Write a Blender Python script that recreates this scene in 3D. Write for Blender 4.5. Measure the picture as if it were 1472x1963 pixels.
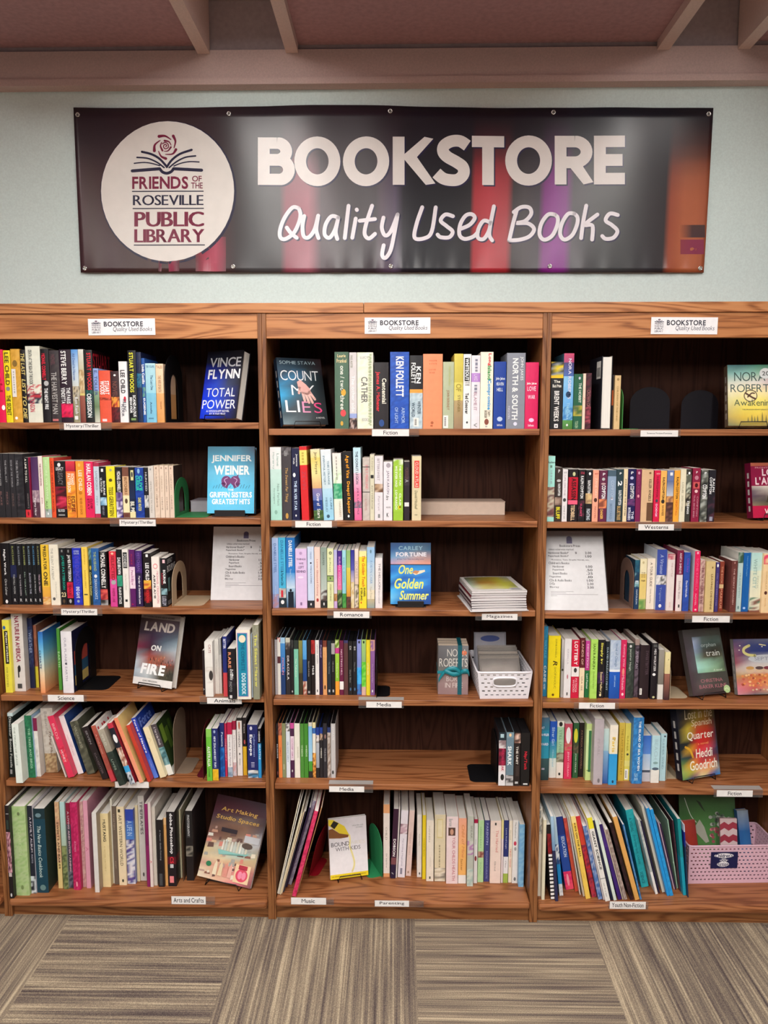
import bpy, bmesh, math, random
from mathutils import Vector, Matrix

# ------------------------------------------------------------------ clear
for o in list(bpy.data.objects):
    bpy.data.objects.remove(o)
scene = bpy.context.scene
COL = scene.collection
R = math.radians

# ------------------------------------------------------------------ camera
FPX, TILT, YAW = 1440.0, R(6.54), R(1.03)
CAMY, CAMZ = -2.464, 1.731
cam_data = bpy.data.cameras.new('camera')
cam = bpy.data.objects.new('camera', cam_data)
COL.objects.link(cam)
cam_data.sensor_fit = 'VERTICAL'
cam_data.sensor_height = 24.0
cam_data.lens = 24.0 * FPX / 1963.0
cam_data.clip_start = 0.05
cam.location = (0, CAMY, CAMZ)
cam.rotation_euler = (math.pi / 2 - TILT, 0, YAW)
scene.camera = cam

# ------------------------------------------------------------------ world, lamps, exposure
world = bpy.data.worlds.new('world')
scene.world = world
world.use_nodes = True
world.node_tree.nodes['Background'].inputs[0].default_value = (0.93, 0.97, 1.0, 1)
world.node_tree.nodes['Background'].inputs[1].default_value = 0.11

LAMP_X = (-2.23, -0.55, 1.13, 2.81)          # the ceiling troughs that hold the fluorescent tubes
LAMP_W = 35.0
LAMP_SPREAD = 180
for lx in LAMP_X:
    for ly, sy, lw in ((-1.05, 1.3, 0.70), (-2.9, 1.3, 2.1), (-4.4, 1.3, 2.4)):  # rear rows: unseen, added and made strong to fill the lower shelves
        ld = bpy.data.lights.new('tube_and_fill_lamp', 'AREA')
        ld.shape = 'RECTANGLE'
        ld.size, ld.size_y = 0.26, sy
        ld.energy = LAMP_W * lw
        ld.spread = R(LAMP_SPREAD)       # full spread, so the wall above is lit too
        ld.color = (1.0, 0.975, 0.935)
        lo = bpy.data.objects.new('tube_and_fill_lamp', ld)
        lo.location = (lx, ly, 3.06)
        COL.objects.link(lo)

vs = scene.view_settings
vs.view_transform = 'Standard'
vs.look = 'None'
vs.exposure = 0.0
vs.gamma = 1.0
vs.use_curve_mapping = False

# ------------------------------------------------------------------ measuring: a pixel of the photograph -> a point on a real plane
FWD = Vector((-math.sin(YAW) * math.cos(TILT), math.cos(YAW) * math.cos(TILT), -math.sin(TILT)))
RGT = Vector((math.cos(YAW), math.sin(YAW), 0))
UPV = RGT.cross(FWD)
EYE = Vector((0, CAMY, CAMZ))


def ray(px, py):
    return RGT * (px - 736.0) + UPV * (981.5 - py) + FWD * FPX


def on_y(px, py, Y):
    d = ray(px, py)
    return EYE + d * ((Y - CAMY) / d.y)


def on_z(px, py, Z):
    d = ray(px, py)
    return EYE + d * ((Z - CAMZ) / d.z)


# ------------------------------------------------------------------ colour
def lin(c):
    return c / 12.92 if c <= 0.04045 else ((c + 0.055) / 1.055) ** 2.4


_hex = {}


def H(s):
    if not isinstance(s, str):
        return s
    if s not in _hex:
        t = s if len(s) == 6 else ''.join(c * 2 for c in s)
        _hex[s] = tuple(lin(int(t[i:i + 2], 16) / 255) for i in (0, 2, 4)) + (1.0,)
    return _hex[s]


def mix(a, b, t):
    return tuple(a[i] + (b[i] - a[i]) * t for i in range(4))


# ------------------------------------------------------------------ materials
def new_mat(name):
    m = bpy.data.materials.new(name)
    m.use_nodes = True
    nt = m.node_tree
    return m, nt, nt.nodes['Principled BSDF']


def node(nt, t, **kw):
    n = nt.nodes.new(t)
    for k, v in kw.items():
        setattr(n, k, v)
    return n


def math_node(nt, op, a, b=None):
    n = node(nt, 'ShaderNodeMath', operation=op)
    for i, v in enumerate((a, b)):
        if v is None:
            continue
        if isinstance(v, (int, float)):
            n.inputs[i].default_value = v
        else:
            nt.links.new(v, n.inputs[i])
    return n.outputs[0]


def ramp_node(nt, fac, stops):
    r = node(nt, 'ShaderNodeValToRGB')
    els = r.color_ramp.elements
    while len(els) < len(stops):
        els.new(0.5)
    for e, (p, c) in zip(els, stops):
        e.position = p
        e.color = H(c)
    nt.links.new(fac, r.inputs[0])
    return r.outputs[0]


def printed(name, rough, spec=0.5, speck=0.10, coat=0.0, scale=60):
    """Ink colour from the mesh's colour attribute, with a little print grain."""
    m, nt, b = new_mat(name)
    at = node(nt, 'ShaderNodeAttribute', attribute_name='ink')
    tc = node(nt, 'ShaderNodeTexCoord')
    nz = node(nt, 'ShaderNodeTexNoise')
    nz.inputs['Scale'].default_value = scale
    nz.inputs['Detail'].default_value = 4
    nt.links.new(tc.outputs['Object'], nz.inputs['Vector'])
    mr = node(nt, 'ShaderNodeMapRange')
    mr.inputs['To Min'].default_value = 1 - speck
    mr.inputs['To Max'].default_value = 1 + speck
    nt.links.new(nz.outputs['Fac'], mr.inputs['Value'])
    mx = node(nt, 'ShaderNodeVectorMath', operation='SCALE')
    nt.links.new(at.outputs['Color'], mx.inputs[0])
    nt.links.new(mr.outputs[0], mx.inputs['Scale'])
    nt.links.new(mx.outputs[0], b.inputs['Base Color'])
    b.inputs['Roughness'].default_value = rough
    b.inputs['Specular IOR Level'].default_value = spec
    if coat:
        b.inputs['Coat Weight'].default_value = coat
        b.inputs['Coat Roughness'].default_value = 0.12
    return m


M_GLOSS = printed('glossy_print', 0.38, 0.45)
M_MATTE = printed('matte_print', 0.65, 0.3)
M_VINYL = printed('banner_vinyl', 0.30, 0.42, 0.06, 0.0, 25)
M_PLASTIC = printed('coloured_plastic', 0.35, 0.5, 0.04)
M_ENAMEL = printed('enamelled_steel', 0.55, 0.25, 0.08)
M_RIBBON = printed('satin_ribbon', 0.35, 0.5, 0.12, 0, 120)


def paper_mat():
    m, nt, b = new_mat('paper_edges')
    at = node(nt, 'ShaderNodeAttribute', attribute_name='ink')
    tc = node(nt, 'ShaderNodeTexCoord')
    mp = node(nt, 'ShaderNodeMapping')
    mp.inputs['Scale'].default_value = (900, 6, 6)
    nt.links.new(tc.outputs['Object'], mp.inputs['Vector'])
    nz = node(nt, 'ShaderNodeTexNoise')
    nz.inputs['Scale'].default_value = 1
    nt.links.new(mp.outputs[0], nz.inputs['Vector'])
    mr = node(nt, 'ShaderNodeMapRange')
    mr.inputs['To Min'].default_value = 0.72
    mr.inputs['To Max'].default_value = 1.12
    nt.links.new(nz.outputs['Fac'], mr.inputs['Value'])
    mx = node(nt, 'ShaderNodeVectorMath', operation='SCALE')
    nt.links.new(at.outputs['Color'], mx.inputs[0])
    nt.links.new(mr.outputs[0], mx.inputs['Scale'])
    nt.links.new(mx.outputs[0], b.inputs['Base Color'])
    b.inputs['Roughness'].default_value = 0.85
    b.inputs['Specular IOR Level'].default_value = 0.15
    return m


M_PAPER = paper_mat()


def wood_mat(name, axis, stops, rough=0.42, spec=0.4):
    """Oak: cathedral growth rings stretched along the board, plus fine pores."""
    m, nt, b = new_mat(name)
    tc = node(nt, 'ShaderNodeTexCoord')
    oi = node(nt, 'ShaderNodeObjectInfo')
    off = node(nt, 'ShaderNodeVectorMath', operation='SCALE')
    off.inputs[0].default_value = (7.3, 5.1, 9.7)
    nt.links.new(oi.outputs['Random'], off.inputs['Scale'])
    ad = node(nt, 'ShaderNodeVectorMath', operation='ADD')
    nt.links.new(tc.outputs['Object'], ad.inputs[0])
    nt.links.new(off.outputs[0], ad.inputs[1])

    def stretched(along, across):
        mp = node(nt, 'ShaderNodeMapping')
        s = [across] * 3
        s[axis] = along
        mp.inputs['Scale'].default_value = s
        nt.links.new(ad.outputs[0], mp.inputs['Vector'])
        return mp.outputs[0]
    n1 = node(nt, 'ShaderNodeTexNoise')
    n1.inputs['Scale'].default_value = 1.0
    n1.inputs['Detail'].default_value = 2.5
    n1.inputs['Distortion'].default_value = 0.4
    nt.links.new(stretched(0.9, 9.0), n1.inputs['Vector'])
    rings = math_node(nt, 'SINE', math_node(nt, 'MULTIPLY', n1.outputs['Fac'], 95.0))
    rings = math_node(nt, 'POWER', math_node(nt, 'ADD', math_node(nt, 'MULTIPLY', rings, 0.5), 0.5), 2.2)
    n2 = node(nt, 'ShaderNodeTexNoise')
    n2.inputs['Scale'].default_value = 1.0
    n2.inputs['Detail'].default_value = 5
    nt.links.new(stretched(9.0, 260.0), n2.inputs['Vector'])
    n3 = node(nt, 'ShaderNodeTexNoise')
    n3.inputs['Scale'].default_value = 1.0
    nt.links.new(stretched(1.2, 3.5), n3.inputs['Vector'])
    f = math_node(nt, 'MULTIPLY', rings, math_node(nt, 'MULTIPLY', n2.outputs['Fac'], 1.15))
    f = math_node(nt, 'ADD', math_node(nt, 'MULTIPLY', f, 0.62), math_node(nt, 'MULTIPLY', n2.outputs['Fac'], 0.26))
    f = math_node(nt, 'ADD', f, math_node(nt, 'MULTIPLY', n3.outputs['Fac'], 0.22))
    c = ramp_node(nt, f, stops)
    nt.links.new(c, b.inputs['Base Color'])
    b.inputs['Roughness'].default_value = rough
    b.inputs['Specular IOR Level'].default_value = spec
    bm = node(nt, 'ShaderNodeBump')
    bm.inputs['Strength'].default_value = 0.12
    bm.inputs['Distance'].default_value = 0.001
    nt.links.new(n2.outputs['Fac'], bm.inputs['Height'])
    nt.links.new(bm.outputs[0], b.inputs['Normal'])
    return m


OAK = ((0.15, 'a66c44'), (0.40, '905834'), (0.62, '784526'), (0.90, '562c14'))
OAK_HEADER = ((0.15, 'c88a56'), (0.40, 'b27242'), (0.62, '92582e'), (0.90, '633317'))
OAK_SHADED = ((0.15, '97633b'), (0.40, '80502c'), (0.62, '6a3d1f'), (0.90, '482510'))  # same oak, darkened in colour for the shade on uprights and kickboard
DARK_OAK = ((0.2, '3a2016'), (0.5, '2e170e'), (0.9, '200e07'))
M_OAKX = wood_mat('oak_horizontal', 0, OAK)
M_OAKH = wood_mat('oak_header', 0, OAK_HEADER)
M_OAKZ = wood_mat('oak_vertical_shaded', 2, OAK_SHADED)
M_KICK = wood_mat('oak_kickboard_shaded', 0, OAK_SHADED)
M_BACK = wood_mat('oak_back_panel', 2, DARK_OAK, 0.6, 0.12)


def wall_mat(name, col, speck=0.05, scale=160, bump=0.06):
    m, nt, b = new_mat(name)
    tc = node(nt, 'ShaderNodeTexCoord')
    nz = node(nt, 'ShaderNodeTexNoise')
    nz.inputs['Scale'].default_value = scale
    nz.inputs['Detail'].default_value = 3
    nt.links.new(tc.outputs['Object'], nz.inputs['Vector'])
    c = H(col)
    lo = tuple(x * (1 - speck) for x in c[:3]) + (1,)
    hi = tuple(min(1, x * (1 + speck)) for x in c[:3]) + (1,)
    nt.links.new(ramp_node(nt, nz.outputs['Fac'], ((0.3, lo), (0.7, hi))), b.inputs['Base Color'])
    b.inputs['Roughness'].default_value = 0.8
    b.inputs['Specular IOR Level'].default_value = 0.2
    bm = node(nt, 'ShaderNodeBump')
    bm.inputs['Strength'].default_value = bump
    bm.inputs['Distance'].default_value = 0.001
    nt.links.new(nz.outputs['Fac'], bm.inputs['Height'])
    nt.links.new(bm.outputs[0], b.inputs['Normal'])
    return m


M_WALL = wall_mat('mint_wall_paint', 'd8e8e5')
M_BEAM = wall_mat('brown_beam_paint', 'ccb2ac', 0.07)
M_RAFTER = wall_mat('tan_rafter_paint', 'dcc4bc', 0.05)
M_CEIL = wall_mat('ceiling_panel_paint', 'b48e92', 0.10, 60)
M_TROUGH = wall_mat('trough_paint', 'a49698', 0.08, 60)


def carpet_mat():
    m, nt, b = new_mat('striped_carpet_tiles')
    tc = node(nt, 'ShaderNodeTexCoord')
    sp = node(nt, 'ShaderNodeSeparateXYZ')
    nt.links.new(tc.outputs['Object'], sp.inputs[0])
    T = 0.61
    fx = math_node(nt, 'FLOOR', math_node(nt, 'DIVIDE', math_node(nt, 'SUBTRACT', sp.outputs[0], CARPET_X), T))
    fy = math_node(nt, 'FLOOR', math_node(nt, 'DIVIDE', math_node(nt, 'SUBTRACT', sp.outputs[1], CARPET_Y), T))
    chk = math_node(nt, 'FLOORED_MODULO', math_node(nt, 'ADD', fx, fy), 2.0)

    def pick(a, c):
        n = node(nt, 'ShaderNodeMix', data_type='FLOAT')
        nt.links.new(chk, n.inputs[0])
        nt.links.new(a, n.inputs[2])
        nt.links.new(c, n.inputs[3])
        return n.outputs[0]
    across = pick(sp.outputs[1], sp.outputs[0])      # chk 0: stripes run along X
    along = pick(sp.outputs[0], sp.outputs[1])
    seed = math_node(nt, 'ADD', math_node(nt, 'MULTIPLY', fx, 3.7), math_node(nt, 'MULTIPLY', fy, 5.9))

    def noise(sa, sl, detail=3, extra=0.0):
        cv = node(nt, 'ShaderNodeCombineXYZ')
        nt.links.new(math_node(nt, 'MULTIPLY', across, sa), cv.inputs[0])
        nt.links.new(math_node(nt, 'MULTIPLY', along, sl), cv.inputs[1])
        nt.links.new(math_node(nt, 'ADD', seed, extra), cv.inputs[2])
        n = node(nt, 'ShaderNodeTexNoise')
        n.inputs['Scale'].default_value = 1
        n.inputs['Detail'].default_value = detail
        nt.links.new(cv.outputs[0], n.inputs['Vector'])
        return n.outputs['Fac']
    stripes = noise(150, 1.3, 4)
    broad = noise(38, 2.2, 2, 11.0)
    tufts = noise(420, 420, 2, 3.0)
    f = math_node(nt, 'ADD', math_node(nt, 'MULTIPLY', stripes, 0.62), math_node(nt, 'MULTIPLY', broad, 0.38))
    f = math_node(nt, 'ADD', f, math_node(nt, 'MULTIPLY', math_node(nt, 'SUBTRACT', tufts, 0.5), 0.42))
    c = ramp_node(nt, f, ((0.30, '4c4142'), (0.43, '74675d'), (0.54, '958672'), (0.68, 'c8b69a')))
    nt.links.new(c, b.inputs['Base Color'])
    b.inputs['Roughness'].default_value = 0.95
    b.inputs['Specular IOR Level'].default_value = 0.1
    bm = node(nt, 'ShaderNodeBump')
    bm.inputs['Strength'].default_value = 0.5
    bm.inputs['Distance'].default_value = 0.003
    nt.links.new(math_node(nt, 'ADD', tufts, stripes), bm.inputs['Height'])
    nt.links.new(bm.outputs[0], b.inputs['Normal'])
    return m


CARPET_X, CARPET_Y = 0.064, -0.60
M_CARPET = carpet_mat()


def simple(name, col, rough=0.4, metal=0.0):
    m, nt, b = new_mat(name)
    tc = node(nt, 'ShaderNodeTexCoord')
    nz = node(nt, 'ShaderNodeTexNoise')
    nz.inputs['Scale'].default_value = 90
    nt.links.new(tc.outputs['Object'], nz.inputs['Vector'])
    c = H(col)
    nt.links.new(ramp_node(nt, nz.outputs['Fac'], ((0.3, tuple(x * 0.9 for x in c[:3]) + (1,)), (0.7, c))), b.inputs['Base Color'])
    b.inputs['Roughness'].default_value = rough
    b.inputs['Metallic'].default_value = metal
    return m


M_CHROME = simple('chrome', 'd8d8d4', 0.25, 1.0)
M_BLACK = simple('black_steel', '121114', 0.45)


def clear_mat(name, tint, alpha):
    m, nt, b = new_mat(name)
    tr = node(nt, 'ShaderNodeBsdfTransparent')
    tr.inputs[0].default_value = H(tint)
    mx = node(nt, 'ShaderNodeMixShader')
    fr = node(nt, 'ShaderNodeFresnel')
    fr.inputs[0].default_value = 1.45
    ad = math_node(nt, 'ADD', fr.outputs[0], alpha)
    gl = b
    b.inputs['Base Color'].default_value = H('d8d4d0')
    b.inputs['Roughness'].default_value = 0.12
    nt.links.new(ad, mx.inputs[0])
    nt.links.new(tr.outputs[0], mx.inputs[1])
    nt.links.new(gl.outputs[0], mx.inputs[2])
    nt.links.new(mx.outputs[0], nt.nodes['Material Output'].inputs['Surface'])
    return m


M_CLEAR = clear_mat('clear_plastic', 'f4f0ec', 0.10)
M_FILM = clear_mat('clear_film', 'ffffff', 0.015)


# ------------------------------------------------------------------ mesh building
class MB:
    """Collects faces with ink colours; build() links ONE mesh object."""

    def __init__(self):
        self.v, self.f, self.m, self.c, self.s = [], [], [], [], []

    def slot(self, mat):
        if mat not in self.s:
            self.s.append(mat)
        return self.s.index(mat)

    def face(self, pts, mat, col='fff'):
        n = len(self.v)
        self.v.extend(tuple(p) for p in pts)
        self.f.append(tuple(range(n, n + len(pts))))
        self.m.append(self.slot(mat))
        self.c.append([H(x) for x in col] if isinstance(col, list) else [H(col)] * len(pts))

    def faces(self, verts, idx, mat, col='fff'):
        n = len(self.v)
        self.v.extend(tuple(p) for p in verts)
        s, c = self.slot(mat), H(col)
        for f in idx:
            self.f.append(tuple(n + i for i in f))
            self.m.append(s)
            self.c.append([c] * len(f))

    def box(self, lo, hi, mat, col='fff'):
        x0, y0, z0 = lo
        x1, y1, z1 = hi
        v = [(x0, y0, z0), (x1, y0, z0), (x1, y1, z0), (x0, y1, z0), (x0, y0, z1), (x1, y0, z1), (x1, y1, z1), (x0, y1, z1)]
        self.faces(v, [(0, 3, 2, 1), (4, 5, 6, 7), (0, 1, 5, 4), (1, 2, 6, 5), (2, 3, 7, 6), (3, 0, 4, 7)], mat, col)

    def tube(self, pts, r, mat, col='fff', n=8, closed=False):
        pts = [Vector(p) for p in pts]
        k = len(pts)
        vs, fs = [], []
        for i, p in enumerate(pts):
            a = pts[i - 1] if (i or closed) else p
            b = pts[(i + 1) % k] if (i < k - 1 or closed) else p
            t = (b - a).normalized()
            u = t.cross(Vector((0.31, 0.17, 0.93)))
            if u.length < 1e-3:
                u = t.cross(Vector((1, 0, 0)))
            u.normalize()
            w = t.cross(u)
            for j in range(n):
                q = 2 * math.pi * j / n
                vs.append(p + (u * math.cos(q) + w * math.sin(q)) * r)
        for i in range(k if closed else k - 1):
            for j in range(n):
                a, b = i * n + j, i * n + (j + 1) % n
                c, d = ((i + 1) % k) * n + (j + 1) % n, ((i + 1) % k) * n + j
                fs.append((a, b, c, d))
        if not closed:
            fs.append(tuple(range(n - 1, -1, -1)))
            fs.append(tuple((k - 1) * n + j for j in range(n)))
        self.faces(vs, fs, mat, col)

    def prism(self, outline, y0, y1, mat, col='fff'):
        """outline of (x, z) points extruded from y0 to y1."""
        n = len(outline)
        v = [(x, y0, z) for x, z in outline] + [(x, y1, z) for x, z in outline]
        f = [tuple(range(n)), tuple(range(2 * n - 1, n - 1, -1))]
        f += [(i, i + n, (i + 1) % n + n, (i + 1) % n) for i in range(n)]
        self.faces(v, f, mat, col)

    def build(self, name, parent=None, smooth=False, bevel=0.0, weld=False):
        me = bpy.data.meshes.new(name)
        me.from_pydata(self.v, [], self.f)
        for m in self.s:
            me.materials.append(m)
        me.polygons.foreach_set('material_index', self.m)
        at = me.color_attributes.new('ink', 'FLOAT_COLOR', 'CORNER')
        at.data.foreach_set('color', [x for fc in self.c for c in fc for x in c])
        if smooth:
            me.polygons.foreach_set('use_smooth', [True] * len(self.f))
        me.update()
        if weld:
            bm = bmesh.new()
            bm.from_mesh(me)
            bmesh.ops.remove_doubles(bm, verts=bm.verts, dist=1e-5)
            bm.to_mesh(me)
            bm.free()
        o = bpy.data.objects.new(name, me)
        COL.objects.link(o)
        if parent is not None:
            o.parent = parent
        if bevel:
            b = o.modifiers.new('edge', 'BEVEL')
            b.width, b.segments, b.limit_method = bevel, 2, 'ANGLE'
        return o


def tag(o, label=None, cat=None, group=None, kind=None):
    for k, v in (('label', label), ('category', cat), ('group', group), ('kind', kind)):
        if v:
            o[k] = v
    return o


def thing(name, label, cat, loc=(0, 0, 0), rot=(0, 0, 0), group=None):
    o = bpy.data.objects.new(name, None)
    COL.objects.link(o)
    o.empty_display_size = 0.03
    o.location = loc
    o.rotation_euler = rot
    return tag(o, label, cat, group)


# ------------------------------------------------------------------ lettering
_glyph = {}
_tc = bpy.data.curves.new('lettering', 'FONT')
_to = bpy.data.objects.new('lettering', _tc)
COL.objects.link(_to)


def glyph(ch, fat):
    k = (ch, fat)
    if k not in _glyph:
        _tc.body = ch
        _tc.offset = fat
        _tc.resolution_u = 3
        _tc.fill_mode = 'FRONT'
        bpy.context.view_layer.update()
        me = bpy.data.meshes.new_from_object(_to.evaluated_get(bpy.context.evaluated_depsgraph_get()))
        v = [(p.co.x, p.co.y) for p in me.vertices]
        f = [tuple(p.vertices) for p in me.polygons]
        bpy.data.meshes.remove(me)
        _glyph[k] = (v, f, min([p[0] for p in v], default=0), max([p[0] for p in v], default=0.25))
    return _glyph[k]


def text2d(s, fat=0.012, gap=0.07, slant=0.0, contrast=0.0):
    """(verts, faces, width, y0, y1) of a line of lettering in font units."""
    V, F, x = [], [], 0.0
    for ch in s:
        if ch == ' ':
            x += 0.27
            continue
        v, f, a, b = glyph(ch, min(fat, 0.0) if ch == 'M' else fat)      # an M closes up when fattened
        for dx in ((-contrast, 0.0, contrast) if contrast else (0.0,)):
            n = len(V)
            V += [(p[0] - a + x + dx + p[1] * slant, p[1]) for p in v]
            F += [tuple(n + i for i in q) for q in f]
        x += b - a + gap
    ys = [p[1] for p in V] or [0, 1]
    xs = [p[0] for p in V] or [0, 1]
    x0 = min(xs)
    V = [(p[0] - x0, p[1]) for p in V]
    return V, F, max(xs) - x0, min(ys), max(ys)


class Art:
    """Print on a flat face of width w and height h: (u, v) from the lower corner, each layer a hair proud of the last."""

    def __init__(self, mb, at, mat, w=1.0, h=1.0, step=0.00025):
        self.mb, self.at, self.mat, self.w, self.h, self.step, self.n = mb, at, mat, w, h, step, 1

    def P(self, u, v):
        return self.at(u * self.w, v * self.h, self.n * self.step)

    def poly(self, pts, col):
        self.mb.face([self.P(*p) for p in pts], self.mat, col)

    def rect(self, u0, v0, u1, v1, col):
        self.poly([(u0, v0), (u1, v0), (u1, v1), (u0, v1)], col)

    def ellipse(self, u, v, ru, rv, col, n=20):
        self.poly([(u + ru * math.cos(2 * math.pi * i / n), v + rv * math.sin(2 * math.pi * i / n)) for i in range(n)], col)

    def grid(self, u0, v0, u1, v1, rows):
        """A soft picture from rows of colours, top row first."""
        nr = len(rows)
        rows = [r.split() if isinstance(r, str) else r for r in rows]
        nc = len(rows[0])
        for i in range(nr - 1):
            for j in range(nc - 1):
                a, b = u0 + (u1 - u0) * j / (nc - 1), u0 + (u1 - u0) * (j + 1) / (nc - 1)
                t, s = v1 - (v1 - v0) * i / (nr - 1), v1 - (v1 - v0) * (i + 1) / (nr - 1)
                self.mb.face([self.P(a, s), self.P(b, s), self.P(b, t), self.P(a, t)], self.mat,
                             [rows[i + 1][j], rows[i + 1][j + 1], rows[i][j + 1], rows[i][j]])

    def stroke(self, pts, wd, col, closed=False, taper=None, smooth=True):
        """A brush line of width wd (in u units scaled by w)."""
        if smooth and len(pts) > 2:
            pts = spline(pts, closed)
        k = len(pts)
        W, Hh = self.w, self.h
        L, Rr = [], []
        for i, p in enumerate(pts):
            a = pts[i - 1] if (i or closed) else p
            b = pts[(i + 1) % k] if (i < k - 1 or closed) else p
            dx, dy = (b[0] - a[0]) * W, (b[1] - a[1]) * Hh
            q = math.hypot(dx, dy) or 1
            r = wd * W * 0.5
            if taper:
                t = i / (k - 1)
                r *= taper[0] + (taper[1] - taper[0]) * t
            nx, ny = -dy / q * r, dx / q * r
            L.append((p[0] + nx / W, p[1] + ny / Hh))
            Rr.append((p[0] - nx / W, p[1] - ny / Hh))
        for i in range(k if closed else k - 1):
            j = (i + 1) % k
            self.poly([Rr[i], Rr[j], L[j], L[i]], col)
        if not closed:
            for p, t in ((pts[0], taper[0] if taper else 1), (pts[-1], taper[1] if taper else 1)):
                if t > 0.3:
                    self.ellipse(p[0], p[1], wd * 0.5 * t, wd * 0.5 * t * W / Hh, col, 10)

    def text(self, s, u0, v0, u1, v1, col, turn=False, fat=0.012, slant=0.0, contrast=0.0, gap=0.07, lim=(0.42, 1.9), fit=False):
        """Lettering fitted to a box; turn: read from the top down."""
        V, F, tw, y0, y1 = text2d(s, fat, gap, slant, contrast)
        if not V:
            return
        bw, bh = (u1 - u0) * self.w, (v1 - v0) * self.h
        if turn:
            bw, bh = bh, bw
        sx, sy = bw / tw, bh / (y1 - y0)
        if not fit:
            if sx < sy * lim[0]:
                sy = sx / lim[0]
            if sx > sy * lim[1]:
                sx = sy * lim[1]
        ox, oy = (bw - tw * sx) / 2, (bh - (y1 - y0) * sy) / 2
        pts = []
        for x, y in V:
            a, b = ox + x * sx, oy + (y - y0) * sy
            if turn:
                pts.append(self.P(u0 + b / self.w, v1 - a / self.h))
            else:
                pts.append(self.P(u0 + a / self.w, v0 + b / self.h))
        self.mb.faces(pts, F, self.mat, col)

    def up(self, n=1):
        self.n += n
        return self


def spline(pts, closed=False, k=6):
    """Catmull-Rom through the points."""
    n = len(pts)
    out = []
    for i in range(n if closed else n - 1):
        p0 = pts[(i - 1) % n] if (closed or i > 0) else pts[0]
        p1, p2 = pts[i], pts[(i + 1) % n]
        p3 = pts[(i + 2) % n] if (closed or i + 2 < n) else pts[-1]
        for j in range(k):
            t = j / k
            out.append(tuple(0.5 * (2 * p1[d] + (p2[d] - p0[d]) * t + (2 * p0[d] - 5 * p1[d] + 4 * p2[d] - p3[d]) * t * t
                                    + (3 * p1[d] - p0[d] - 3 * p2[d] + p3[d]) * t ** 3) for d in range(2)))
    if not closed:
        out.append(tuple(pts[-1]))
    return out

# ------------------------------------------------------------------ the room
WALL_Y = 0.31
XL, XR, YN = -3.6, 3.6, -5.0


def struct(name, mb, **kw):
    return tag(mb.build(name, **kw), kind='structure')


mb = MB(); mb.box((XL, YN, -0.05), (XR, WALL_Y + 0.1, 0), M_CARPET); struct('floor', mb)
mb = MB(); mb.box((XL, WALL_Y, 0), (XR, WALL_Y + 0.1, 3.4), M_WALL); struct('wall_back', mb)
Z_BEAM0 = on_y(740, 161, WALL_Y - 0.04).z
Z_BEAM1 = on_y(740, 93, WALL_Y - 0.04).z
mb = MB(); mb.box((XL, WALL_Y - 0.04, Z_BEAM0), (XR, WALL_Y, Z_BEAM1), M_BEAM)
mb.box((XL, WALL_Y - 0.047, Z_BEAM0), (XR, WALL_Y - 0.04, Z_BEAM0 + 0.022), M_BEAM)
mb.box((XL, WALL_Y - 0.03, Z_BEAM1), (XR, WALL_Y, Z_BEAM1 + 0.25), M_TROUGH)
struct('trim_1', mb)
# rafters in pairs; between a pair the trough is deeper
RAF = [on_y(389, 93, WALL_Y - 0.05).x, on_y(559, 93, WALL_Y - 0.05).x, on_y(1273, 93, WALL_Y - 0.05).x, on_y(1428, 93, WALL_Y - 0.05).x]
PITCH = (RAF[2] + RAF[3] - RAF[0] - RAF[1]) / 2
raf = sorted(RAF + [RAF[0] - PITCH, RAF[1] - PITCH, RAF[2] + PITCH, RAF[3] + PITCH])
edges = [XL] + [x for x in raf if XL < x < XR] + [XR]
for i in range(len(edges) - 1):
    a, b = edges[i], edges[i + 1]
    deep = 0.2 < b - a < 0.45 and i > 0
    z = Z_BEAM1 + (0.16 if deep else 0.018)
    mb = MB(); mb.box((a, YN, z), (b, WALL_Y, z + 0.03), M_TROUGH if deep else M_CEIL)
    o = struct('ceiling', mb)
for i, x in enumerate(raf):
    if XL < x < XR:
        mb = MB(); mb.box((x - 0.021, YN, Z_BEAM1 - 0.012), (x + 0.021, WALL_Y - 0.04, Z_BEAM1 + 0.20), M_RAFTER)
        struct('trim_%d' % (i + 2), mb)

# ------------------------------------------------------------------ bookcases
PT = 0.0142                                   # side board
UPX = [on_y(502, 660, 0).x, on_y(1048.5, 660, 0).x]
BAYW = UPX[1] - UPX[0]
UPX = [UPX[0] - BAYW - 0.022] + UPX + [UPX[1] + BAYW]
UPX.insert(0, UPX[0] - BAYW)
CASE_TOP = on_y(700, 600, 0).z
HEAD_Z = on_y(775, 648, 0).z
SH_T = 0.021
FRONT = 0.006                                 # shelves sit a little behind the uprights
SHELF_PX = {                                  # where the top front arris of each shelf shows
    'L': (250, (810, 993, 1166, 1334, 1498, 1718)),
    'M': (775, (822, 998.5, 1169.5, 1342, 1504, 1719)),
    'R': (1270, (823, 1001, 1175.5, 1348, 1512, 1728)),
}
SZ = {k: [on_y(x, y, FRONT).z for y in ys] for k, (x, ys) in SHELF_PX.items()}
BAYX = {k: (UPX[i] + PT, UPX[i + 1] - PT) for i, k in enumerate('ELMR')}
SZ['E'] = SZ['L']
BAYNAME = {'L': 'mystery', 'M': 'romance', 'R': 'westerns'}
DEP = WALL_Y - 0.012
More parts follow.
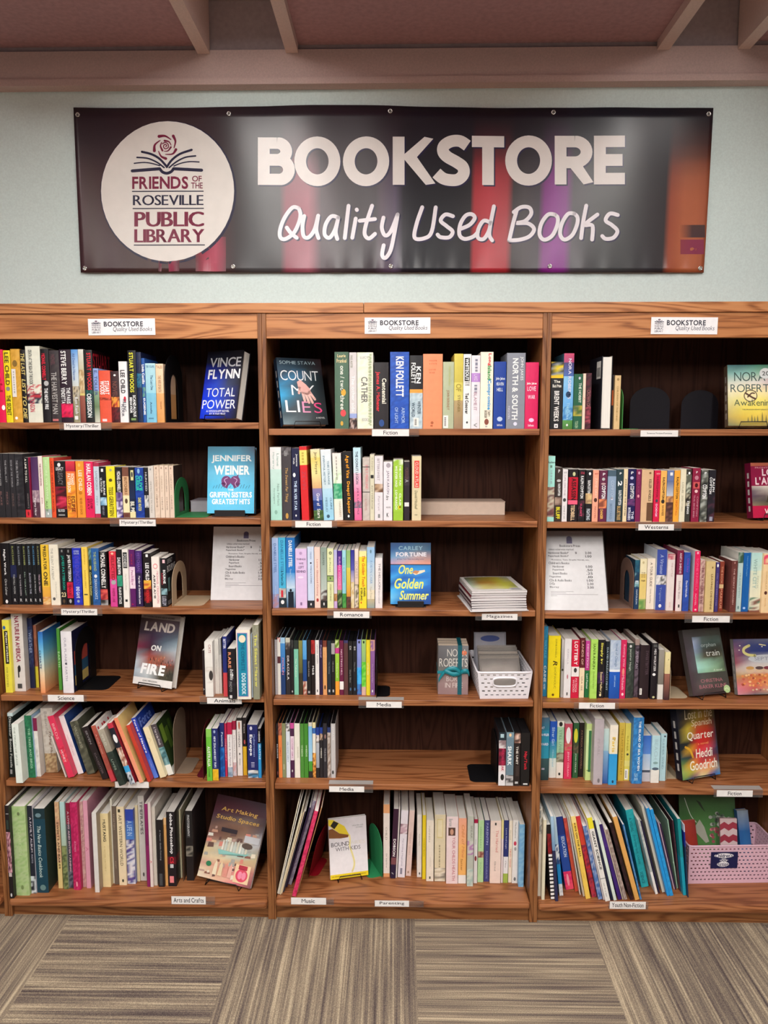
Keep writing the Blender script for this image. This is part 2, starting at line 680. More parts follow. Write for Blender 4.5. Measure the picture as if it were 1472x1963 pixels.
for k, lab in (('E', 'oak bookcase at the edge of the picture, only a sliver of its side showing'),
               ('L', 'oak bookcase with mystery, science and craft books, beneath the round logo of the banner'),
               ('M', 'oak bookcase with romance books, DVDs and parenting books, between the other two'),
               ('R', 'oak bookcase with westerns and youth non-fiction, holding the pink basket')):
    a, b = BAYX[k]
    t = thing('bookcase', lab, 'bookcase', ((a + b) / 2, 0, 0), group='oak bookcases along the wall')
    cx = (a + b) / 2
    for s in (a - PT, b):
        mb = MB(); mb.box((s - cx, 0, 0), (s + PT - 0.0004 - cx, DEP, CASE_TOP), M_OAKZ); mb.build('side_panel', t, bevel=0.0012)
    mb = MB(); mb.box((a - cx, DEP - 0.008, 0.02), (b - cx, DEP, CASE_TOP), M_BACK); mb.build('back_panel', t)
    mb = MB(); mb.box((a - cx, 0.003, HEAD_Z), (b - cx, 0.023, CASE_TOP - 0.0005), M_OAKH); mb.build('header', t, bevel=0.001)
    for i, z in enumerate(SZ[k]):
        bottom = i == 5
        th = 0.026 if bottom else SH_T
        mb = MB(); mb.box((a - cx + 0.001, -0.022 if bottom else FRONT, z - th), (b - cx - 0.001, DEP - 0.009, z), M_OAKX)
        mb.build('base_shelf' if bottom else 'shelf', t, bevel=0.008 if bottom else 0.0022)
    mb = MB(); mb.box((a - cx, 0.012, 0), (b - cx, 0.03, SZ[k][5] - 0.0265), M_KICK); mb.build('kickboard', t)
    mb = MB(); mb.box((a - cx, 0.024, CASE_TOP - 0.02), (b - cx, DEP - 0.01, CASE_TOP), M_OAKX); mb.build('top_panel', t)
# thin moulding strips across the top of all three
tz0, tz1 = CASE_TOP + 0.0005, on_y(700, 580, -0.004).z
jx = on_y(697, 590, -0.004).x
for i, (a, b) in enumerate(((UPX[0] - PT, jx - 0.0008), (jx + 0.0008, UPX[4] + PT))):
    mb = MB(); mb.box((a, -0.004, tz0), (b, 0.05, tz1), M_OAKH)
    o = struct('trim_%d' % (20 + i), mb, bevel=0.001)

# ------------------------------------------------------------------ the banner
BY = WALL_Y - 0.006
TL, TR, BL, BR = on_y(143, 213, BY), on_y(1366, 212, BY), on_y(156, 523, BY), on_y(1348, 523, BY)
ban = thing('banner', 'wide dark vinyl banner reading bookstore in big white capitals, pinned above the bookcases', 'banner',
            ((BL.x + BR.x) / 2, BY, BL.z))
BO = Vector(ban.location)


def sag(x, z):
    """How far the vinyl stands off the wall."""
    t = (z - BL.z) / (TL.z - BL.z)
    e = 0.0022 * math.sin(9.5 * x + 0.8) + 0.0012 * math.sin(23 * x + 3 * t)
    hem = max(0.0, 1 - t / 0.13)
    return 0.006 + e * (0.5 + 0.5 * t) + 0.0022 * hem * math.sin(58 * x + 5 * math.sin(7 * x))


def vinyl(px, py, lift=0.0):
    p = on_y(px, py, BY)
    bump = 0.0
    if py < 260:
        bump = 0.010 * math.exp(-((px - 640) / 150.0) ** 2) * (260 - py) / 50.0
    return Vector((p.x, BY - sag(p.x, p.z) - lift, p.z + bump)) - BO


BX = [143, 170, 200, 250, 300, 350, 400, 420, 450, 480, 505, 535, 548, 590, 615, 650, 690, 720, 732, 758, 775, 800, 830, 870, 905, 913, 940, 976, 988, 1010, 1038, 1049, 1070, 1090, 1104, 1150, 1200, 1250, 1283, 1294, 1320, 1345, 1366]
BC = '4a2f35 46302f 43292e 45302f 4a3230 4a3033 4a3033 4a3033 3c3638 464648 464648 464446 8e4656 a25a6a 4c3a42 40363a 32282e 30242c 4a3848 52445c 1a1822 15151e 14161e 14141c 17151b a82630 b62a38 a82832 2c2224 40383c 38303a 7e1e80 8c2a92 84308a 4a464e 444648 3a3c3e 302e32 2c282c 9a4a30 b0603c b0603c a25638'.split()
BT = '2e2028 2e2028 30222a 33232a 38262a 38262a 36262c 32242a 30242a 2e242a 2c222a 2c222a 2e222a 2e222a 2c2028 2c1e28 2a1e28 281c26 281c26 281c26 221a24 1e1824 1c1622 1c1622 1c1622 1e1620 1e1620 1e1620 1e1622 1c1622 1c1622 1e1624 1e1624 1c1826 1a1a26 1a1c28 1a1c28 1a1a26 1a1a24 1c1a24 1e1a22 1e1a22 1e1a22'.split()
BYS = [208, 228, 250, 275, 298, 318, 340, 375, 410, 440, 465, 490, 505, 514, 523]
BK = [0, 0, .05, .12, .28, .6, .85, 1, 1, 1, 1, 1, 1, .95, .85]
mb = MB()


def edge_x(px, py):
    """the banner's sides lean in towards the hem in the picture; keep them straight on the wall"""
    t = (py - 213) / 310.0
    l, r = 143 + 13 * t, 1366 - 18 * t
    return l + (px - 143) / 1223.0 * (r - l)


cols = [[mix(H(BT[j]), H(BC[j]), BK[i]) for j in range(len(BX))] for i in range(len(BYS))]
for i in range(len(BYS) - 1):
    for j in range(len(BX) - 1):
        q = [(j, i + 1), (j + 1, i + 1), (j + 1, i), (j, i)]
        for s in range(3):            # three strips per cell so that ripples show
            f0, f1 = s / 3, (s + 1) / 3
            xa, xb = BX[j] + (BX[j + 1] - BX[j]) * f0, BX[j] + (BX[j + 1] - BX[j]) * f1
            pts = [vinyl(edge_x(x, BYS[r]), BYS[r]) for x, r in ((xa, i + 1), (xb, i + 1), (xb, i), (xa, i))]
            ca = [mix(cols[r][j], cols[r][j + 1], f) for f, r in ((f0, i + 1), (f1, i + 1), (f1, i), (f0, i))]
            mb.face(pts, M_VINYL, ca)
# the back of the sheet and its edge give it thickness
sheet = mb.build('vinyl_sheet', ban, smooth=True, weld=True)
sol = sheet.modifiers.new('thickness', 'SOLIDIFY')
sol.thickness, sol.offset = 0.0008, 1.0

# printed bits of spines low on the banner
for gx0, gy0, gx1, gy1, rows in (
        (305, 521, 345, 497, ['5a2a34 8c2644 8c2644 5a2a34', '5a2a34 8c2644 8c2644 5a2a34']),
        (376, 521, 434, 455, ['4a3033 8a2840 b04a5c 6a3a44', '60282e a02a46 b04a60 7a3a48', '602a30 a02a46 aa4258 6a3844']),
        (1300, 456, 1350, 432, ['b0603c 4a2c28 46302c', 'b0603c 42262a 42262a']),
        (1303, 488, 1348, 460, ['8a3040 86284a 86284a', '8a3040 86284a 86284a'])):
    pr = MB()
    fine = []                                  # finer rows and columns, to follow the ripples
    grd = [[H(c) for c in r.split()] for r in rows]
    for i in range(9):
        fi = i / 8 * (len(grd) - 1)
        a, b = grd[min(int(fi), len(grd) - 2)], grd[min(int(fi), len(grd) - 2) + 1]
        ti = fi - min(int(fi), len(grd) - 2)
        line = []
        for j in range(13):
            fj = j / 12 * (len(a) - 1)
            q = min(int(fj), len(a) - 2)
            line.append(mix(mix(a[q], a[q + 1], fj - q), mix(b[q], b[q + 1], fj - q), ti))
        fine.append(line)
    Art(pr, lambda x, y, n: vinyl(x, y, n + 0.0008), M_VINYL).grid(gx0, gy0, gx1, gy1, fine)
    pr.build('printed_patch', ban)

# round emblem
em = MB()
A = Art(em, lambda x, y, n: vinyl(x, y, n + 0.0008), M_VINYL)
for rr, cc in ((1.022, '191638'), (1.0, 'ebe6e0')):
    ring = []
    n = 48
    ox, oy = (1.5, 2) if rr > 1 else (0, 0)
    for ri in range(10):
        for i in range(n):
            quad = []
            for r_, k_ in ((ri, i), (ri, i + 1), (ri + 1, i + 1), (ri + 1, i)):
                q_ = -2 * math.pi * k_ / n
                quad.append((322.6 + ox + 127.3 * rr * r_ / 10 * math.cos(q_), 367.8 + oy + 134 * rr * r_ / 10 * math.sin(q_)))
            A.poly(quad if ri else quad[1:], cc)
    A.up(2)


def E8(p):
    return (230 + p[0] * .12908, 230 + p[1] * .12908)


NAVY, WINE = '23203e', '7d1a3e'
for pts, w in (([(190, 764), (600, 735)], 46), ([(600, 733), (640, 782), (705, 802), (770, 778), (805, 735)], 42), ([(805, 735), (1220, 757)], 46)):
    A.stroke([E8(p) for p in pts], w * .12908, NAVY)
for pts, w in (([(335, 482), (480, 520), (600, 590), (705, 705)], 33), ([(705, 710), (780, 605), (900, 515), (1072, 455)], 33),
               ([(262, 565), (420, 580), (560, 640), (665, 718)], 23), ([(220, 652), (360, 640), (480, 655), (600, 690)], 18),
               ([(1130, 545), (980, 565), (850, 630), (740, 718)], 23), ([(1182, 635), (1040, 630), (910, 655), (810, 695)], 18)):
    A.stroke([E8(p) for p in pts], w * .12908, NAVY)
for pts, w in (([(590, 255), (680, 250), (770, 305)], 46), ([(800, 250), (832, 330), (810, 430)], 44), ([(520, 468), (528, 380), (610, 312)], 46),
               ([(690, 585), (620, 550), (580, 470)], 42), ([(840, 450), (790, 515), (680, 522)], 40)):
    A.stroke([E8(p) for p in pts], w * .12908, WINE, taper=(1, .25))
A.stroke([E8(p) for p in ((690, 410), (702, 388), (675, 375), (655, 405), (680, 440), (725, 420), (722, 370), (680, 345), (640, 365))], 2.0, WINE)
A.stroke([E8(p) for p in ((770, 390), (735, 335), (672, 320))], 4.0, WINE, taper=(.3, 1))
A.stroke([E8(p) for p in ((628, 345), (612, 400), (640, 465))], 4.0, WINE, taper=(.4, 1))
A.stroke([E8(p) for p in ((660, 475), (720, 470), (765, 415))], 3.6, WINE, taper=(.3, 1))


def C1(x, y):
    return 130 + x * .2378, 190 + y * .2378


def line1(s, x0, y0, x1, y1, col, **kw):
    a, b = C1(x0, y1)
    c, d = C1(x1, y0)
    A.text(s, a, b, c, d, col, fit=True, **kw)


# v runs down the picture here, so the box is passed with its lower edge first
line1('FRIENDS', 523, 628, 975, 730, WINE, fat=0.028)
line1('OF', 1006, 624, 1084, 670, WINE, fat=0.012)
line1('THE', 998, 678, 1092, 726, WINE, fat=0.012)
line1('ROSEVILLE', 529, 778, 1098, 860, NAVY, fat=-0.004, contrast=0.022)
line1('PUBLIC', 540, 912, 1103, 1032, WINE, fat=0.0, contrast=0.032)
line1('LIBRARY', 540, 1052, 1106, 1158, WINE, fat=0.0, contrast=0.032)
for y, xa, xb in ((748, 525, 1096), (886, 530, 1098), (1180, 540, 1106)):
    A.stroke([C1(xa + (xb - xa) * i / 16, y) for i in range(17)], 2.0, '2a2740', smooth=False)
em.build('round_emblem', ban)

# big geometric capitals, each stroke cut square
CAP = {
    'B': [('p', [(.13, 0), (.13, 1)]), ('p', [(.1, .885), (.52, .885)]), ('p', [(.1, .53), (.55, .53)]), ('p', [(.1, .115), (.6, .115)]),
          ('a', (.52, .708), (.28, .178), -90, 90), ('a', (.58, .322), (.30, .207), -90, 90)],
    'O': [('a', (.5, .5), (.385, .385), 0, 360)],
    'K': [('p', [(.13, 0), (.13, 1)]), ('p', [(.30, .50), (.86, 1.04)]), ('p', [(.38, .60), (.90, -.04)])],
    'S': [('s', [(.93, .80), (.72, .89), (.47, .885), (.27, .80), (.24, .68), (.36, .575), (.62, .47), (.80, .37), (.82, .23), (.66, .12), (.42, .11), (.22, .15), (.05, .25)])],
    'T': [('p', [(.5, 0), (.5, 1)]), ('p', [(0, .89), (1, .89)])],
    'R': [('p', [(.13, 0), (.13, 1)]), ('p', [(.1, .885), (.5, .885)]), ('p', [(.1, .455), (.5, .455)]), ('a', (.5, .67), (.31, .215), -90, 90), ('p', [(.44, .48), (.86, -.02)])],
    'E': [('p', [(.15, 0), (.15, 1)]), ('p', [(.05, .885), (1, .885)]), ('p', [(.05, .5), (.92, .5)]), ('p', [(.05, .115), (1, .115)])],
}


def capital(A, ch, x0, y0, x1, y1, col, wd):
    """wd: stroke width in u units of the art; box with y0 the letter's foot, y1 its head."""
    W, Hh = (x1 - x0), (y1 - y0)
    for st in CAP[ch]:
        closed = False
        if st[0] == 'a':
            (cx, cy), (rx, ry), a0, a1 = st[1:]
            closed = a1 - a0 >= 360
            n = 40 if closed else 18
            if ch == 'O':
                rx = .5 - wd / W / 2
                ry = .5 - wd / abs(Hh * A.h / A.w) / 2
            pts = [(cx + rx * math.cos(R(a0 + (a1 - a0) * i / n)), cy + ry * math.sin(R(a0 + (a1 - a0) * i / n))) for i in range(n if closed else n + 1)]
        elif st[0] == 's':
            pts = spline(st[1])
        else:
            pts = st[1]
        q = [(x0 + p[0] * W, y0 + p[1] * Hh) for p in pts]
        k, Lf, Rt = len(q), [], []
        for i, p in enumerate(q):
            a = q[i - 1] if (i or closed) else p
            b = q[(i + 1) % k] if (i < k - 1 or closed) else p
            dx, dy = (b[0] - a[0]) * A.w, (b[1] - a[1]) * A.h
            l = math.hypot(dx, dy) or 1
            r = wd * A.w * .5
            Lf.append((p[0] - dy / l * r / A.w, p[1] + dx / l * r / A.h))
            Rt.append((p[0] + dy / l * r / A.w, p[1] - dx / l * r / A.h))
        for i in range(k if closed else k - 1):
            j = (i + 1) % k
            cl = lambda pt: pt if ch in 'OS' else (pt[0], min(max(pt[1], min(y0, y1)), max(y0, y1)))
            A.poly([cl(Rt[i]), cl(Rt[j]), cl(Lf[j]), cl(Lf[i])], col)


WORD = [('B', 498, 265, 562, 356), ('O', 564.6, 263, 652.6, 358), ('O', 657.5, 263, 746, 358), ('K', 753.7, 264, 833, 356), ('S', 833, 262, 900, 357),
        ('T', 904, 262, 966, 356), ('O', 968, 261, 1057, 357), ('R', 1064, 262, 1137, 355), ('E', 1140, 262, 1196, 355)]
le = MB()
A = Art(le, lambda x, y, n: vinyl(x, y, n + 0.0010), M_VINYL)
for dx, col in ((2.6, '1c1440'), (0, 'ece6e2')):
    for ch, x0, y0, x1, y1 in WORD:
        capital(A, ch, x0 + dx, y1 + dx, x1 + dx, y0 + dx, col, 22.5)
    A.up(2)
le.build('title_lettering', ban)


def S2(*p):
    return [(440 + x * .3261, 190 + y * .3261) for x, y in p]


def S3(*p):
    return [(900 + x * .3397, 190 + y * .3397) for x, y in p]


SCRIPT = [
    S2((408, 645), (372, 640), (328, 695), (300, 765), (300, 815), (330, 825), (378, 790), (408, 730), (418, 680), (408, 645)), S2((338, 758), (362, 790), (396, 818)),
    S2((440, 690), (430, 750), (437, 808), (466, 815), (500, 770), (522, 688)), S2((520, 700), (511, 770), (524, 820)),
    S2((640, 700), (600, 692), (566, 740), (560, 798), (588, 818), (620, 772), (640, 700)), S2((640, 700), (625, 778), (634, 825)),
    S2((700, 630), (678, 820)), S2((742, 705), (722, 818)), S2((748, 652), (749, 655)),
    S2((838, 630), (802, 740), (795, 798), (820, 822), (855, 795)), S2((765, 718), (855, 708)),
    S2((905, 700), (895, 760), (915, 805), (948, 780), (988, 682)), S2((988, 682), (967, 800), (945, 895), (915, 937), (897, 918), (906, 862)),
    S2((1132, 640), (1098, 740), (1088, 820), (1150, 820), (1188, 780), (1211, 640)),
    S2((1312, 692), (1268, 682), (1240, 718), (1275, 750), (1310, 782), (1290, 815), (1240, 815), (1222, 800)),
    S2((1360, 765), (1410, 742), (1440, 702), (1420, 680), (1385, 690), (1355, 740), (1350, 800), (1380, 825), (1430, 812), (1458, 785)),
    S3((118, 700), (78, 690), (48, 738), (46, 785), (78, 792), (106, 750), (118, 700)), S3((136, 608), (118, 700), (110, 768), (126, 800)),
    S3((266, 625), (245, 700), (222, 800)), S3((248, 640), (290, 612), (335, 615), (346, 650), (312, 690), (265, 702), (328, 704), (362, 735), (338, 775), (285, 795), (222, 800)),
    S3((478, 655), (440, 655), (403, 705), (393, 765), (418, 796), (462, 775), (490, 720), (495, 675), (478, 655)),
    S3((588, 650), (552, 652), (518, 705), (508, 765), (532, 796), (575, 772), (602, 715), (606, 672), (588, 650)),
    S3((655, 605), (637, 700), (626, 788)), S3((718, 655), (648, 712), (690, 718), (688, 796)),
    S3((832, 658), (788, 650), (764, 688), (800, 715), (830, 748), (808, 785), (765, 792), (745, 776)),
]
sc = MB()
A = Art(sc, lambda x, y, n: vinyl(x, y, n + 0.0010), M_VINYL)
for dx, col in ((2.4, '1c1440'), (0, 'efeaf0')):
    for pts in SCRIPT:
        A.stroke([(x + dx, y + dx) for x, y in pts], 7.4, col)
    A.up(2)
sc.build('script_lettering', ban)

for px, py in ((151, 222), (440, 221), (748, 218), (1060, 217), (1357, 220), (164, 515), (448, 512), (749, 511), (1053, 511), (1341, 515)):
    g = MB()
    c = vinyl(px, py, 0.0016)
    n = 16
    ring = [(c.x + 0.0062 * math.cos(2 * math.pi * i / n), c.y, c.z + 0.0062 * math.sin(2 * math.pi * i / n)) for i in range(n)]
    g.tube(ring, 0.0024, M_CHROME, n=6, closed=True)
    g.face([(c.x + 0.005 * math.cos(2 * math.pi * i / n), c.y + 0.0002, c.z + 0.005 * math.sin(2 * math.pi * i / n)) for i in range(n)], M_MATTE, 'bbb8b0' if py > 400 else '6a6460')
    g.build('grommet', ban, smooth=True)

# ------------------------------------------------------------------ white signs on the headers
for i, (x0, y0, x1, y1, lab) in enumerate((
        (170, 611, 297, 643, 'white bookstore sign stuck on the header above the mystery bay'),
        (699, 608.5, 825, 640, 'white bookstore sign stuck on the header above the romance bay'),
        (1247, 607.5, 1376, 640.5, 'white bookstore sign stuck on the header above the westerns bay'))):
    a, b = on_y(x0, y1, 0.002), on_y(x1, y0, 0.002)
    w, h = b.x - a.x, b.z - a.z
    t = thing('header_sign', lab, 'sign', (a.x, 0.0022, a.z), (0, R((-0.3, 0, 0.4)[i]), 0), 'white signs on the headers')
    mb = MB(); mb.box((0, -0.001, 0), (w, 0, h), M_MATTE, 'f4f2f4')
    A = Art(mb, lambda x, y, n: (x, -0.001 - n, y), M_MATTE, w, h)
    ink = '3c3c48'
    A.text('BOOKSTORE', .235, .52, .82, .83, ink, fat=0.03, fit=True)
    A.text('Quality Used Books', .37, .16, .955, .50, '48445a', fat=-0.004, slant=.22, fit=True)
    A.stroke([(.055, .73), (.12, .71), (.185, .73)], .012, '5a5a66')
    A.stroke([(.075, .80), (.12, .73), (.165, .80)], .008, '5a5a66')
    A.ellipse(.12, .84, .02, .06, '8a7a88')
    for s, v0, v1 in (('FRIENDS', .56, .67), ('ROSEVILLE', .42, .53), ('PUBLIC', .27, .39), ('LIBRARY', .11, .23)):
        A.text(s, .055, v0, .185, v1, '6a6470', fat=0.02, fit=True)
    mb.build('card', t)

# ------------------------------------------------------------------ books, one by one
rng = random.Random(11)
PAPER = {'w': 'f0ece4', 'c': 'e8dcc4', 't': 'd8c4a0'}


def book_profile(w, d, hard):
    b = min(0.0016, w * 0.08) if hard else 0.0006
    e = 0.10 if not hard else 0.0
    if hard:
        front = [(w * t, b * (2 * t - 1) ** 2) for t in (0.0, .12, .3, .5, .7, .88, 1.0)]
    else:
        front = [(0, b), (min(.0009, w * .2), 0), (w * .5, 0), (w - min(.0009, w * .2), 0), (w, b)]
    return [(0, d)] + front + [(w, d)]


def spine_parts(spec):
    """bands 'a-b:colour[>colour][,colour...]' measured from the head of the spine"""
    out = []
    for s in spec.split():
        rg, c = s.split(':')
        a, b = rg.split('-')
        out.append((float(a), float(b), c))
    return out


def make_cover(w, h, d, hard, base, side, bands, words, case=False):
    """The cover wraps round spine and boards; bands and lettering are printed on its spine."""
    mb = MB()
    t = 0.0024 if hard else 0.0009
    t = min(t, w * 0.2)
    prof = book_profile(w, d, hard)
    inner = [(min(max(x, t), w - t), y if y >= d else y + t) for x, y in prof]
    mat = M_GLOSS if not hard or case else M_GLOSS
    cuts = {0.0, 1.0}
    for a, b, c in bands:
        cuts |= {max(a, 0), min(b, 1)}
        if '>' in c:
            cuts |= {a + (b - a) * i / 6 for i in range(7)}
        elif ',' in c:
            k = max(2, int((b - a) * h / 0.007))
            cuts |= {a + (b - a) * i / k for i in range(k + 1)}
    cuts = sorted(x for x in cuts if 0 <= x <= 1)
    cuts = [x for i, x in enumerate(cuts) if i == 0 or x - cuts[i - 1] > 1e-4]
    nf = len(prof)

    def colour(v0, v1, v):
        m = (v0 + v1) / 2
        for a, b, c in reversed(bands):
            if a - 1e-4 <= m <= b + 1e-4:
                if '>' in c:
                    cs = c.split('>')
                    q = min(max((v - a) / (b - a), 0), 1) * (len(cs) - 1)
                    i = min(int(q), len(cs) - 2)
                    return mix(H(cs[i]), H(cs[i + 1]), q - i)
                if ',' in c:
                    return None, c.split(',')
                return H(c)
        return H(base)
    rnd = {}
    for i in range(len(cuts) - 1):
        v0, v1 = cuts[i], cuts[i + 1]
        z1, z0 = h * (1 - v0), h * (1 - v1)
        c0, c1 = colour(v0, v1, v0), colour(v0, v1, v1)
        for j in range(nf - 1):
            (xa, ya), (xb, yb) = prof[j], prof[j + 1]
            if j in (0, nf - 2):
                cc = side if side else (base if not bands else None)
                if cc is None:
                    cc = [c1 if not isinstance(c1[0], type(None)) else H(base)] * 2 + [c0 if c0[0] is not None else H(base)] * 2
                mb.face([(xa, ya, z0), (xb, yb, z0), (xb, yb, z1), (xa, ya, z1)], mat, cc)
                continue
            if c0[0] is None:
                q = []
                for v, jj in ((v1, j), (v1, j + 1), (v0, j + 1), (v0, j)):
                    key = (round(v, 4), jj, c0[1][0])
                    if key not in rnd:
                        rnd[key] = H(rng.choice(c0[1]))
                    q.append(rnd[key])
                mb.face([(xa, ya, z0), (xb, yb, z0), (xb, yb, z1), (xa, ya, z1)], mat, q)
            else:
                mb.face([(xa, ya, z0), (xb, yb, z0), (xb, yb, z1), (xa, ya, z1)], mat, [c1, c1, c0, c0])
    cin = 'e8e2d6' if not case else base
    for j in range(nf - 1):
        (xa, ya), (xb, yb) = inner[j], inner[j + 1]
        mb.face([(xb, yb, 0), (xa, ya, 0), (xa, ya, h), (xb, yb, h)], mat, cin)
    tc = colour(0, cuts[1], 0)
    tc = H(base) if tc[0] is None else tc
    for z, up, cc in ((h, 1, tc), (0, 0, base)):
        for j in range(nf - 1):
            q = [(*prof[j], z), (*prof[j + 1], z), (*inner[j + 1], z), (*inner[j], z)]
            mb.face(q if up else q[::-1], mat, cc)
    for j in (0, nf - 1):
        q = [(*prof[j], 0), (*prof[j], h), (*inner[j], h), (*inner[j], 0)]
        mb.face(q if j else q[::-1], mat, base)
    # lettering on the spine
    A = Art(mb, lambda x, y, n: (x, -0.0002 - n, y), mat, w, h)
    for s in words:
        rg, col, tx = (s + ':').split(':', 2)
        tx = tx.rstrip(':')
        kind = ''
        if rg[0].isalpha():
            kind, rg = rg[0], rg[1:]
        u0, u1 = (.2, .8) if kind == '' else (.1, .9)
        if '@' in rg:
            rg, uu = rg.split('@')
            u0, u1 = (float(x) for x in uu.split('-'))
        a, b = (float(x) for x in rg.split('-'))
        if kind == 'k':
            A.rect(u0, 1 - b, u1, 1 - a, col)
            A.up()
        elif kind == 'o':
            A.ellipse((u0 + u1) / 2, 1 - (a + b) / 2, (u1 - u0) / 2, (b - a) / 2, col)
            A.up()
        elif kind == 'g':          # print too small to read: broken strokes
            v = a
            while v < b - .01:
                l = min(rng.uniform(.012, .05), b - v)
                A.rect(u0 + (u1 - u0) * .3, 1 - v - l, u0 + (u1 - u0) * .7, 1 - v, col)
                v += l + .014
        elif kind == 'b':          # price sticker with bar code
            A.rect(u0, 1 - b, u1, 1 - a, 'f2efe8')
            A.up()
            for i in range(9):
                v = a + (b - a) * (.15 + .08 * i)
                A.rect(u0 + (u1 - u0) * .2, 1 - v - (b - a) * .04, u0 + (u1 - u0) * .6, 1 - v, '333')
        elif kind and kind in 'xr':         # print on the right-hand board: patch, lettering
            B = Art(mb, lambda x, y, n: (w + .0002 + n, x, y), mat, d, h)
            B.n = A.n
            if kind == 'x':
                B.rect(u0, 1 - b, u1, 1 - a, col)
                A.up()
            else:
                B.text(tx, u0, 1 - b, u1, 1 - a, col, fat=.02)
        elif kind == 'l':          # price sticker on the left-hand board
            B = Art(mb, lambda x, y, n: (-.0002 - n, x, y), mat, d, h)
            B.rect(u0, 1 - b, u1, 1 - a, 'f2efe8')
            B.up()
            for i in range(8):
                q = u0 + (u1 - u0) * (.12 + .1 * i)
                B.rect(q, 1 - b + (b - a) * .12, q + (u1 - u0) * .05, 1 - a - (b - a) * .35, '333')
        elif kind == 'd':          # film reel punch: row of pale squares
            k = 12
            for i in range(k):
                v = a + (b - a) * (i + .2) / k
                A.rect(u0, 1 - v - (b - a) / k * .6, u1, 1 - v, col)
        else:
            fat = .03 if kind in 'BH' and kind else .014
            sl = .2 if kind == 'i' else 0
            A.text(tx, u0, 1 - b, u1, 1 - a, col, turn=kind not in ('h', 'H') or kind == '', fat=fat, slant=sl)
    return mb


def make_pages(w, h, d, hard, col, rev=False):
    mb = MB()
    t = min(0.0024 if hard else 0.0009, w * 0.2) + 0.0001
    ins = 0.003 if hard else 0.0008
    mb.box((t, 0.004 if not rev else .002, 0.0012 if not hard else 0.003), (w - t, d - (0.003 if hard else 0.001), h - ins), M_PAPER, col)
    return mb


KIND = {'h': 'hardcover_book', 'p': 'paperback_book', 'd': 'dvd_case', 'm': 'songbook', 'k': 'picture_book'}
NOUN = {'h': 'book', 'p': 'book', 'd': 'DVD', 'm': 'songbook', 'k': 'picture book'}
CAT = {'h': 'book', 'p': 'book', 'd': 'DVD', 'm': 'book', 'k': 'book'}
PLURAL = {'h': 'books', 'p': 'books', 'd': 'DVDs', 'm': 'songbooks', 'k': 'picture books'}
ORD = ['top', 'second', 'third', 'fourth', 'fifth', 'bottom']
used_labels = {}


